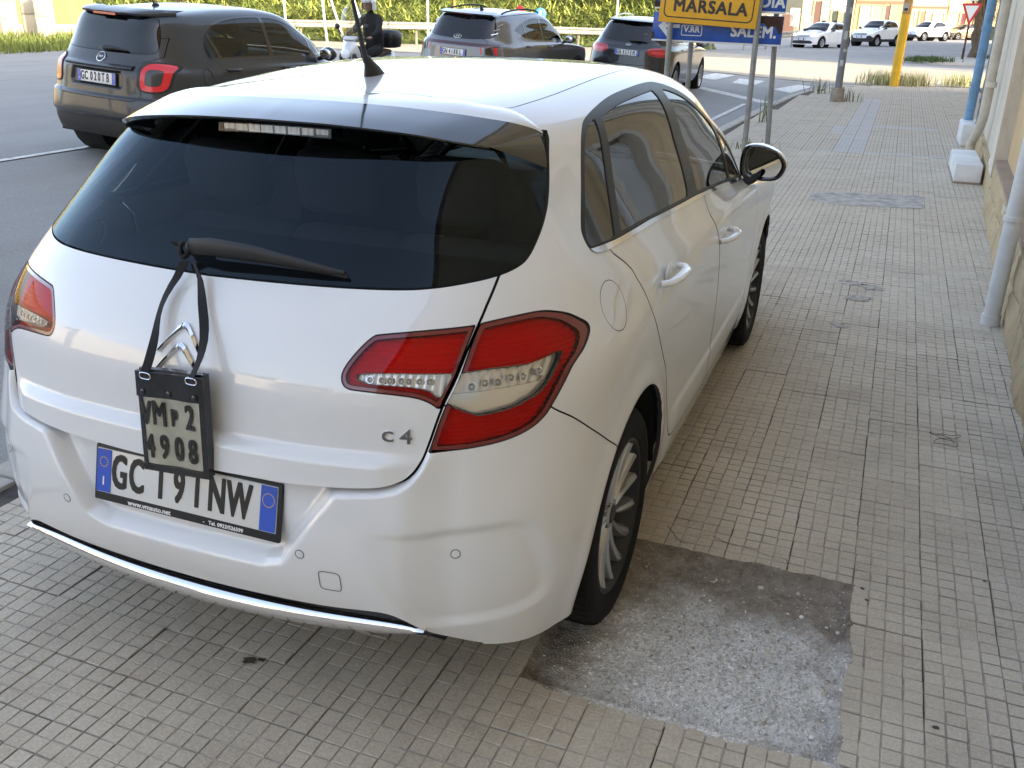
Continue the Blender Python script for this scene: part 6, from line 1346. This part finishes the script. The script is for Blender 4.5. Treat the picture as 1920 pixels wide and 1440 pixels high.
for (x, y, w, d, h, m, lb, sp_) in ((-28.1,23.7,.46,.40,1.25,CAB,'low cream service cabinet nearest the left edge',0),(-27.95,24.6,.62,.45,1.65,CAB2,'tall beige double cabinet in the middle of the row',1),(-27.1,24.35,.52,.40,1.50,CAB,'tall cream cabinet right of the beige one',2)):
    z0 = road_z(x, y)+.02; t = thing('service_cabinet', lb, 'cabinet', (x,y,z0), rad(20), 'service cabinets by the yellow wall'); g = MB(); g.bbox((0,0,h/2),(w,d,h),.02); g.build('cabinet_body', m, t, 40)
    g = MB(); g.bbox((0,0,h+.02),(w+.05,d+.05,.05),.015); g.build('cabinet_roof', m, t, 40)
    for k in range(2): g = MB(); g.bbox((0,-d/2-.008,h*(.27+.46*k)),(w*.84,.02,h*.42),.008); dr = g.build('cabinet_door', CAB if sp_ == 1 else m, t, 40); g = MB(); g.box((w*.34,-d/2-.025,h*(.27+.46*k)),(.025,.02,.10)); g.build('door_lock', STEEL, dr)
t = thing('meter_box', 'small grey meter box fixed in front of the low cabinet', 'box', (-28.75,23.2,.95), rad(20)); g = MB(); g.bbox((0,0,.2),(.42,.3,.62),.02); g.build('box_body', pbr('meter_grey',(.34,.30,.27),.6), t, 40); g = MB(); g.tube([(-.5,-.2,.0),(.1,-.22,-.3),(.45,-.1,-.55)],.05,8); g.build('conduit', CAB, t, 50)
# ---------------------------------------------------------------- guard rail, reeds, distant posts
RAIL = pbr('guard_rail_steel', (.34,.31,.26), .6, metal=.3, var=.2, vscale=1.5); gl = [(-40,26,.95),(-31.2,31.3,1.05),(-24.4,36.2,1.05),(-18,41.0,.98),(-11.2,44.6,.86),(-6,47.5,.80),(-4.6,56,.80),(-4.4,70,.78)]
rl = thing('guard_rail', 'steel guard rail running in front of the reeds', 'guard rail'); pts = smooth_poly(gl, 6, False); g = MB(); rows = []
for p in pts: rows.append([(p[0]+dx*.6, p[1]-dx, p[2]+dz) for dx, dz in ((0,.16),(.04,.13),(.04,.07),(0,.03),(0,-.03),(.04,-.07),(.04,-.13),(0,-.16))])
g.grid(rows); g.build('rail_beam', RAIL, rl, 30)
for p in pts[::2]: g = MB(); g.box((p[0]-.08, p[1]+.1, p[2]/2), (.08,.08,p[2]+.3)); g.build('rail_post', RAIL, rl)
GREENS = [pbr('reed_light', (.34,.36,.075), .75, var=.35, vscale=1.0), pbr('reed_dark', (.16,.21,.045), .75, var=.4, vscale=1.0)]
for q in range(2):
    g = MB(); rr = random.Random(70+q)
    for k in range(15000):
        t = rr.random()*(len(pts)-15)+0; i = int(t); p = pts[i]*(1-(t-i))+pts[i+1]*(t-i); d = 1.2+4.5*rr.random(); x, y = p[0]-d*.62, p[1]+d*.78; z = .1+3.6*rr.random()**.7*(1 if d > 2 else .5); L = rr.uniform(.25,.6); a = rr.uniform(0,6.3); w = rr.uniform(.03,.06); dz = rr.uniform(-.15,.5)
        g.add([(x-w*math.sin(a), y+w*math.cos(a), z), (x+w*math.sin(a), y-w*math.cos(a), z), (x+L*math.cos(a), y+L*math.sin(a), z+dz)], [(0,1,2)])
    o = g.build('reed_bed' , GREENS[q]); tag(o, 'dense sunlit reeds behind the guard rail' if q == 0 else 'darker undergrowth among the reeds behind the guard rail', 'reeds', kind='stuff')
bank = MB(); bank.grid([[(p[0]-d*.62, p[1]+d*.78, z) for d, z in ((1.0,-.2),(2.2,.9),(4,2.6),(6,4.2),(9,4.8))] for p in pts[:-13]]); o = bank.build('reed_bank', pbr('bank_green',(.075,.095,.025),.95,var=.5,vscale=1.5), None, 60); tag(o, kind='structure')
for (x, y, h, m, lb) in ((-17.85,36.1,4.2,SWHITE,'thin white post in front of the reeds near the silver car'),(-17.2,37.4,5.0,pbr('orange_post',(.45,.25,.06),.7),'thin orange post beside the white one at the reeds'),(-11.0,41.6,5,SWHITE,'thin white pole left of the black car'),(-23.6,33.9,3.4,SWHITE,'thin white upright pole right of the grey car')):
    t = thing('marker_post', lb, 'post', (x,y,road_z(x,y))); g = MB(); g.cyl((0,0,0),(0,0,h),.05,None,10); g.build('shaft', m, t, 50)
t = thing('stay_frame', 'white upright with two slanting stays beside the grey car', 'post', (-22.0,34.6,.3)); 
for a, b in (((0,0,0),(-.25,0,3.2)),((.9,0,0),(-.15,0,3.0)),((1.9,.3,0),(.7,.3,3.2)),((2.05,.3,0),(2.0,.3,.8))): g = MB(); g.cyl(a, b, .05, None, 8); g.build('strut', SWHITE, t, 50)
for (x, y, z, c, lb) in ((-14.31,37.9,1.70,(.60,.02,.03),'round red traffic sign above the silver car roof'),(-13.46,38.2,1.63,(.03,.22,.62),'round blue traffic sign right of the red one')):
    t = thing('round_sign', lb, 'sign', (x,y,0), rad(-18 if c[0] > .3 else 28)); g = MB(); g.lathe([(.001,-.02),(.235,-.02),(.25,-.01),(.25,.01),(.001,.01)], axis='Y', n=28, c=(0,0,z)); g.build('sign_disc', pbr('sign_disc_'+('red' if c[0] > .3 else 'blue'), c, .5), t, 40); g = MB(); g.cyl((0,.04,0),(0,.04,z+.2),.035,None,10); g.build('post', STEEL, t, 50)
    if c[0] < .3: g = MB(); g.box((-.02,-.026,z),(.08,.004,.30)); g.build('white_arrow', SWHITE, t)
t = thing('red_post', 'rusty red sign posts seen above the grey car roof', 'post', (-27.5,31.6,.45))
for dx in (-1.0,.25,.42): g = MB(); g.cyl((dx,0,0),(dx,0,2.6),.05,None,8); g.build('shaft', RUST, t, 50)
# ---------------------------------------------------------------- far shop fronts
FW = plaster_mat('shop_cream', (.60,.48,.28)); FW2 = plaster_mat('shop_yellow', (.58,.41,.18)); BRN = pbr('brown_door', (.10,.045,.03), .6); RSH = ribbed('shop_shutter', (.62,.56,.44), 12, 'Z', .02, 0, .6); PINK = pbr('pink_letters', (.65,.20,.24), .6); REDB = pbr('red_band', (.50,.10,.06), .7, var=.2)
F0 = Vector((-9.8,102.5,0)); FU = Vector((.926,.379,0)); FN = Vector((.379,-.926,0))
def fpt(s, o_, z): p = F0+FU*s+FN*o_; return (p.x, p.y, z-.1)
def fbox(name, s0, s1, z0, z1, o0, o1, mat, par):
    g = MB(); g.add([fpt(s, o_, z) for z in (z0,z1) for s in (s0,s1) for o_ in (o0,o1)], [(0,2,3,1),(4,5,7,6),(0,1,5,4),(2,6,7,3),(0,4,6,2),(1,3,7,5)]); return g.build(name, mat, par)
def shop(label, s0, s1, h, mat, items):
    t = thing('shop_building', label, 'building', tuple(fpt(s0, 0, .1)), 0, None); t.location = (0,0,0); fbox('wall', s0, s1, 0, h, -6, 0, mat, t)
    for nm, a, b, z0, z1, m in items:
        it = fbox(nm, a, b, z0, z1, .01, .06, m, t)
        if nm in ('door','shutter','shop_window'): fbox('opening_frame', a-.14, a-.01, z0, z1+.14, .0, .12, FW, it); fbox('opening_frame', b+.01, b+.14, z0, z1+.14, .0, .12, FW, it)
    return t
shop('grey green yard wall with gate at the far left of the shops', -7.0, .9, 2.3, pbr('yard_wall',(.17,.17,.14),.9,var=.3), [('gate', -2.6,-1.2,.0,2.0,STEEL),('gate', -.9,.3,0,2.1,BRN),('notice_board', 1.0*0-.2,.75,1.0,2.7,SWHITE)])
a = shop('cream shop with white fascia and pink lettering', 1.0, 6.3, 7.5, FW, [('door',2.2,2.9,0,3.4,BRN),('shop_window',4.05,4.65,.5,2.5,pbr('shop_glass',(.06,.07,.06),.1)),('door',4.8,5.35,0,2.3,pbr('green_door',(.16,.17,.13),.4)),('fascia',3.8,5.9,2.75,4.2,SWHITE),('notice_board',1.3,2.0,1.1,2.0,pbr('lilac_board',(.42,.42,.48),.6))])
p = fpt(4.7,.08,3.45); put_text('shop_lettering','Silvana',.72,PINK,a,frame(p, FU, (0,0,1)),depth=.01,bold=.01); p = fpt(4.6,.08,2.95); put_text('shop_lettering','ALIMENTARI  SALUMI',.20,BRN,a,frame(p, FU, (0,0,1)),depth=.01); p = fpt(5.75,.08,3.35); put_text('shop_emblem','A',.95,PINK,a,frame(p, FU, (0,0,1)),depth=.01,bold=.02)
shop('yellow house with two shutters and a dark door', 6.4, 11.6, 7.0, FW2, [('shutter',7.0,8.0,0,3.0,RSH),('shutter',8.25,9.15,0,3.0,pbr('yellow_shutter',(.58,.42,.17),.6,var=.1)),('door',9.45,9.95,0,3.1,BRN),('red_cornice',6.4,11.6,3.25,3.55,REDB)])
shop('cream house with shutter right of the yellow post', 11.7, 15.8, 6.8, FW, [('shutter',10.9+.9,12.5,0,2.4,RSH),('door',13.1,13.6,0,2.6,pbr('terracotta_door',(.36,.13,.07),.6)),('shutter',14.5,15.5,0,2.3,RSH),('red_cornice',11.7,15.8,2.9,3.1,REDB)])
shop('cream house with yellow sign above the bronze car', 15.9, 25, 7.2, FW, [('fascia',15.95,17.6,2.5,3.2,pbr('yellow_fascia',(.70,.58,.20),.6)),('door',17.3,17.8,0,2.5,pbr('wine_door',(.17,.03,.03),.6)),('shutter',18.8,20.2,0,2.6,RSH),('shutter',21.2,22.4,0,2.6,RSH)])
t = thing('waste_bin', 'dark green waste bin beside the bronze car', 'bin', (9.3,105.2,-.1)); g = MB(); g.box((0,0,.6),(1.0,.8,1.2),None,1.15); g.build('bin_body', pbr('bin_green',(.03,.045,.03),.6), t); g = MB(); g.box((0,0,1.25),(1.25,1.0,.10)); g.build('bin_lid', pbr('bin_lid',(.05,.045,.03),.6), t)
gl2 = thing('far_pavement', 'x y', 'x'); bpy.data.objects.remove(gl2)
g = MB(); g.add([fpt(s, o_, .13) for s, o_ in ((-8,0),(26,0),(26,2.6),(-8,2.6))], [(0,1,2,3)]); o = g.build('far_pavement', pbr('far_paving',(.40,.36,.29),.9,var=.2)); tag(o, kind='structure')
# house across the side street and the street behind the camera (seen in reflections, shading the road)
HOUSE = [plaster_mat('pale_house_a', (.50,.46,.39)), plaster_mat('pale_house_b', (.46,.41,.33))]
def block(name, label, c, d, mat, rows=2, cols=4, face=None):
    t = thing(name, label, 'building', (c[0], c[1], 0)); g = MB(); g.box((0,0,d[2]/2), d); g.build('wall', mat, t); g = MB(); g.box((0,0,d[2]+.15),(d[0]+.5,d[1]+.5,.3)); g.build('cornice', CREAM, t)
    for i in range(cols):
        for j in range(rows):
            if face in ('y', '-y'):
                s = 1 if face == 'y' else -1; x = -d[0]/2+d[0]*(i+.5)/cols; y = s*(d[1]/2+.02); g = MB(); g.box((x,y,1.8+3.2*j),(1.1,.08,1.9)); w = g.build('window', SHUT, t); g = MB(); g.box((x,y,.78+3.2*j),(1.4,.3,.1)); g.build('window_sill', CREAM, w)
            else:
                s = 1 if face == 'x' else -1; y = -d[1]/2+d[1]*(i+.5)/cols; x = s*(d[0]/2+.02); g = MB(); g.box((x,y,1.8+3.2*j),(.08,1.1,1.9)); w = g.build('window', SHUT, t); g = MB(); g.box((x,y,.78+3.2*j),(.3,1.4,.1)); g.build('window_sill', CREAM, w)
    return t
block('corner_house', 'house on the far corner of the side street', (18,57,0), (12,50,10.5), FW2, 3, 9, '-x')
for k, (x, y, w, dp, h, m) in enumerate(((-36,-8,14,16,7,FW),(-37,-27,15,18,9,FW2),(-33,-48,14,20,7.5,FW),(-18,-62,14,10,9,FW2),(-3,-66,14,10,7,FW),(-36,-86,14,50,12,FW2))):
    block('street_house', ['cream house across the road behind the viewer','yellow house further back across the road','low cream house far back across the road','yellow house closing the street behind','cream house at the end of the street behind','long yellow block far down the street behind'][k], (x,y,0), (w,dp,h), HOUSE[k % 2], 2, 4, 'y' if k in (3,4) else 'x')
# ---------------------------------------------------------------- scooter and rider coming the other way
SCS = pbr('scooter_silver', (.55,.56,.57), .3, metal=.3, coat=.8); SCB = pbr('scooter_black', (.012,.012,.013), .4); SEATV = pbr('scooter_seat', (.06,.025,.02), .6); SCREEN = glassy('scooter_screen', (.80,.82,.80), 1.5)
sc = thing('scooter', 'silver scooter with tall windscreen and black top box in the oncoming lane', 'scooter', (-8.18,14.15,.08), rad(174))
def swheel(y):
    w = thing_part('wheel', sc); w.location = (0,y,.285); g = MB(); g.lathe([(.215,.03),(.24,.045),(.275,.04),(.287,0),(.275,-.04),(.24,-.045),(.215,-.03)], axis='X', n=32); g.build('tyre', TYRE, w, 50)
    g = MB(); g.lathe([(.217,.03),(.19,.025),(.19,-.025),(.217,-.03)], axis='X', n=32); g.lathe([(.05,.05),(.05,-.05)], axis='X', n=16)
    for k in range(5):
        a = 2*math.pi*k/5; g.tube([(0,.04*math.cos(a),.04*math.sin(a)),(0,.20*math.cos(a),.20*math.sin(a))],.018,8)
    r = g.build('rim', ALLOY, w, 50); r['kind'] = 'stuff'
swheel(.68); swheel(-.67)
def sect(rows): return [[(x, y, z) for x, y, z in r] for r in rows]
def oval(cx, cy, cz, a, b, n=14, tilt=0): return [(cx+a*math.cos(t), cy+b*math.sin(t)*math.sin(tilt), cz+b*math.sin(t)*math.cos(tilt)) for t in np.linspace(0, 2*math.pi, n+1)[:-1]]
g = MB(); g.grid([[(w*math.sin(t), y-.06*math.cos(t)*0+d*(1-abs(math.sin(t))**2), z) for t in np.linspace(-1.57,1.57,13)] for z, w, y, d in ((.34,.15,.38,.10),(.50,.20,.40,.14),(.66,.23,.42,.16),(.82,.22,.44,.14),(.94,.18,.46,.10),(1.02,.12,.45,.06))]); g.build('front_fairing', SCS, sc, 60)
g = MB(); g.grid([[(w*math.sin(t), y, z) for t in np.linspace(-1.57,1.57,9)] for z, w, y in ((.32,.16,.34),(.55,.21,.34),(.78,.22,.36),(.95,.16,.40))]); g.build('leg_shield', SCB, sc, 60)
g = MB(); g.ball((0,.60,.80), .10, 14, 10, (1.1,.5,.9)); g.build('headlamp', LAMPW, sc, 60)
for s in (-1,1): g = MB(); g.ball((s*.15,.535,.74),.06,12,8,(.9,.5,1.3)); g.build('indicator', SCB, sc, 60)
g = MB(); g.grid([[(w*math.cos(t), .68+r*math.cos(a), .285+r*math.sin(a)) for w, t in ((.075,0),(.065,.3),(0,1.57),(-.065,.3) if False else (-.07,0))] for a in np.linspace(.25,2.4,14) for r in (.32,)]); g.build('front_mudguard', SCS, sc, 60)
for s in (-1,1): g = MB(); g.tube([(s*.075,.68,.285),(s*.075,.58,.62),(s*.05,.52,.85)],.022,8); g.build('fork_leg', SCB, sc, 60)
g = MB(); g.bbox((0,.12,.27),(.32,.42,.10),.04); g.build('footboard', SCB, sc, 50)
g = MB(); g.grid([[(a*math.cos(t), y, z+b*math.sin(t)) for t in np.linspace(0,2*math.pi,15)[:-1]] for y, z, a, b in ((.02,.46,.13,.17),(-.12,.50,.17,.21),(-.35,.56,.19,.19),(-.60,.64,.18,.15),(-.82,.72,.12,.09),(-.92,.76,.05,.04))], True); g.build('rear_bodywork', SCS, sc, 60)
g = MB(); g.grid([[(a*math.cos(t), y, z+b*math.sin(t)) for t in np.linspace(0,2*math.pi,13)[:-1]] for y, z, a, b in ((.06,.70,.08,.05),(-.05,.735,.14,.06),(-.28,.75,.16,.06),(-.42,.79,.15,.07),(-.62,.82,.15,.06),(-.78,.82,.08,.04))], True); g.build('seat', SEATV, sc, 60)
tb = thing_part('top_box', sc); g = MB(); g.grid([[(math.copysign(abs(math.cos(t))**.6, math.cos(t))*a, -.80+math.copysign(abs(math.sin(t))**.6, math.sin(t))*b, z) for t in np.linspace(0,2*math.pi,25)[:-1]] for z, a, b in ((.88,.12,.10),(.90,.21,.19),(1.0,.235,.215),(1.06,.235,.215))], True); g.build('box_base', SCB, tb, 60)
g = MB(); g.grid([[(math.copysign(abs(math.cos(t))**.6, math.cos(t))*a, -.80+math.copysign(abs(math.sin(t))**.6, math.sin(t))*b, z) for t in np.linspace(0,2*math.pi,25)[:-1]] for z, a, b in ((1.062,.237,.217),(1.14,.23,.21),(1.20,.18,.17),(1.225,.02,.02))], True); g.build('box_lid', SCB, tb, 60); g = MB(); g.bbox((0,-1.01,1.12),(.36,.03,.07),.012); g.build('box_reflector', SCS, tb, 40)
g = MB(); g.tube([(-.34,.24,1.06),(-.2,.34,1.06),(0,.40,1.03),(.2,.34,1.06),(.34,.24,1.06)],.016,8); hb = g.build('handlebar', SCB, sc, 60)
g = MB(); g.bbox((0,.40,1.06),(.30,.16,.10),.04); g.build('bar_cowl', SCS, hb, 50)
for s in (-1,1):
    g = MB(); g.tube([(s*.34,.24,1.06),(s*.24,.30,1.062)],.022,10); g.build('grip', SCB, hb, 60)
    mi = thing_part('mirror', sc); g = MB(); g.tube([(s*.20,.36,1.08),(s*.30,.38,1.22)],.009,6); g.build('mirror_arm', SCB, mi, 60); g = MB(); g.ball((s*.33,.38,1.28),.065,12,8,(1,.35,.75)); g.build('mirror_head', SCB, mi, 60)
g = MB(); g.grid([[(w*u, .46-.10*(z-1.0)-.10*u*u, z) for u in np.linspace(-1,1,11)] for z, w in ((1.02,.18),(1.10,.25),(1.25,.29),(1.42,.29),(1.56,.25),(1.64,.15))]); g.build('windscreen', SCREEN, sc, 60)
for s in (-1, 1): g = MB(); g.tube([(s*.12,-.45,.42),(s*.13,-.67,.285)] if s > 0 else [(-.12,-.3,.33),(-.14,-.6,.33),(-.14,-.95,.42)], .035 if s > 0 else .045, 10); g.build('swing_arm' if s > 0 else 'exhaust', SCB, sc, 60)
g = MB(); g.bbox((0,-.95,.55),(.16,.02,.16),.01); g.build('rear_mudflap', SCB, sc, 40)
# rider: one continuous skinned body
BLKCL = pbr('black_clothing', (.012,.012,.013), .85, var=.3, vscale=20); SKIN = pbr('skin', (.45,.26,.18), .6); HEL = pbr('white_helmet', (.72,.73,.74), .25, coat=.6)
rider = thing('person', 'rider in black clothes and white open-face helmet sitting on the scooter', 'person', (-8.18,14.15,.08), rad(174))
J = {'pel':(0,-.30,.90),'sp':(0,-.30,1.12),'ch':(0,-.26,1.34),'nk':(0,-.23,1.50),'hd':(0,-.20,1.58)}
for s, k in ((1,'r'),(-1,'l')):
    J['sh'+k] = (s*.19,-.25,1.42); J['el'+k] = (s*.29,-.06,1.20); J['wr'+k] = (s*.285,.17,1.10); J['hp'+k] = (s*.11,-.28,.86); J['kn'+k] = (s*.19,.14,.82); J['an'+k] = (s*.15,.10,.40); J['to'+k] = (s*.16,.27,.345)
ed = [('pel','sp'),('sp','ch'),('ch','nk'),('nk','hd')]
for k in 'rl': ed += [('ch','sh'+k),('sh'+k,'el'+k),('el'+k,'wr'+k),('pel','hp'+k),('hp'+k,'kn'+k),('kn'+k,'an'+k),('an'+k,'to'+k)]
rad_ = {'pel':.16,'sp':.15,'ch':.165,'nk':.065,'hd':.07}
for k in 'rl': rad_.update({'sh'+k:.085,'el'+k:.058,'wr'+k:.040,'hp'+k:.105,'kn'+k:.075,'an'+k:.055,'to'+k:.045})
names = list(J); me = bpy.data.meshes.new('body'); me.from_pydata([J[n_] for n_ in names], [(names.index(a), names.index(b)) for a, b in ed], []); bo = link(bpy.data.objects.new('body', me), rider); me.materials.append(BLKCL)
sk = bo.modifiers.new('skin', 'SKIN'); sk.use_smooth_shade = True; bo.modifiers.new('sub', 'SUBSURF').levels = 2; bo.modifiers['sub'].render_levels = 2
for i, n_ in enumerate(names): me.skin_vertices[0].data[i].radius = (rad_[n_]*(1.25 if n_ in ('sp','ch','pel') else 1), rad_[n_]); me.skin_vertices[0].data[i].use_root = (n_ == 'pel')
hd = thing_part('head', rider); g = MB(); g.ball((0,-.17,1.66),.095,16,12,(.82,1.0,1.22)); g.ball((0,-.075,1.655),.018,8,6,(.8,1.1,1.3)); fo = g.build('face', SKIN, hd, 60); fo['kind'] = 'stuff'
for s in (-1,1): g = MB(); g.ball((s*.034,-.088,1.685),.011,8,6); g.build('eye', INK, hd, 60); g = MB(); g.ball((s*.08,-.18,1.655),.022,8,6,(.4,.8,1.2)); g.build('ear', SKIN, hd, 60)
g = MB(); g.ball((0,-.086,1.618),.020,10,6,(1.2,.4,.35)); g.build('mouth', pbr('lips',(.30,.12,.10),.5), hd, 60)
g = MB(); g.grid([[(.135*math.sin(p)*math.cos(t), -.185+.150*math.sin(p)*math.sin(t), 1.69+.140*math.cos(p)) for t in np.linspace(0,2*math.pi,25)[:-1]] for p in np.linspace(.02, 1.55, 9)], True); hl_ = g.build('helmet', HEL, rider, 60)
g = MB(); g.grid([[(.135*math.cos(t), -.185+.150*math.sin(t), z) for t in np.linspace(math.pi*.86,math.pi*2.14,17)] for z in (1.69,1.64,1.60,1.57)]); g.build('helmet_shell', HEL, hl_, 60); g = MB(); g.grid([[(.14*math.cos(t), -.18+.165*math.sin(t), z) for t in np.linspace(.5,2.64,13)] for z in (1.76,1.66,1.57)]); g.build('visor', glassy('visor_film',(.75,.75,.75),1.5), hl_, 60)
for s in (-1,1):
    hn = thing_part('hand', rider); c = Vector((s*.287,.205,1.085)); g = MB(); g.ball(c, .042, 12, 8, (.85,1.1,.6))
    for q in range(4): bx = c+Vector((s*(.028-.019*q),.03,.008)); g.tube([bx, bx+Vector((0,.035-.004*abs(q-1.5),-.004)), bx+Vector((0,.040,-.030)), bx+Vector((0,.012,-.045))], [.0095,.009,.0085,.007], 7)
    g.tube([c+Vector((-s*.03,-.01,-.005)), c+Vector((-s*.045,.02,-.02)), c+Vector((-s*.030,.045,-.032))], [.011,.010,.008], 7); o = g.build('palm_and_fingers', SKIN, hn, 60); o['kind'] = 'stuff'
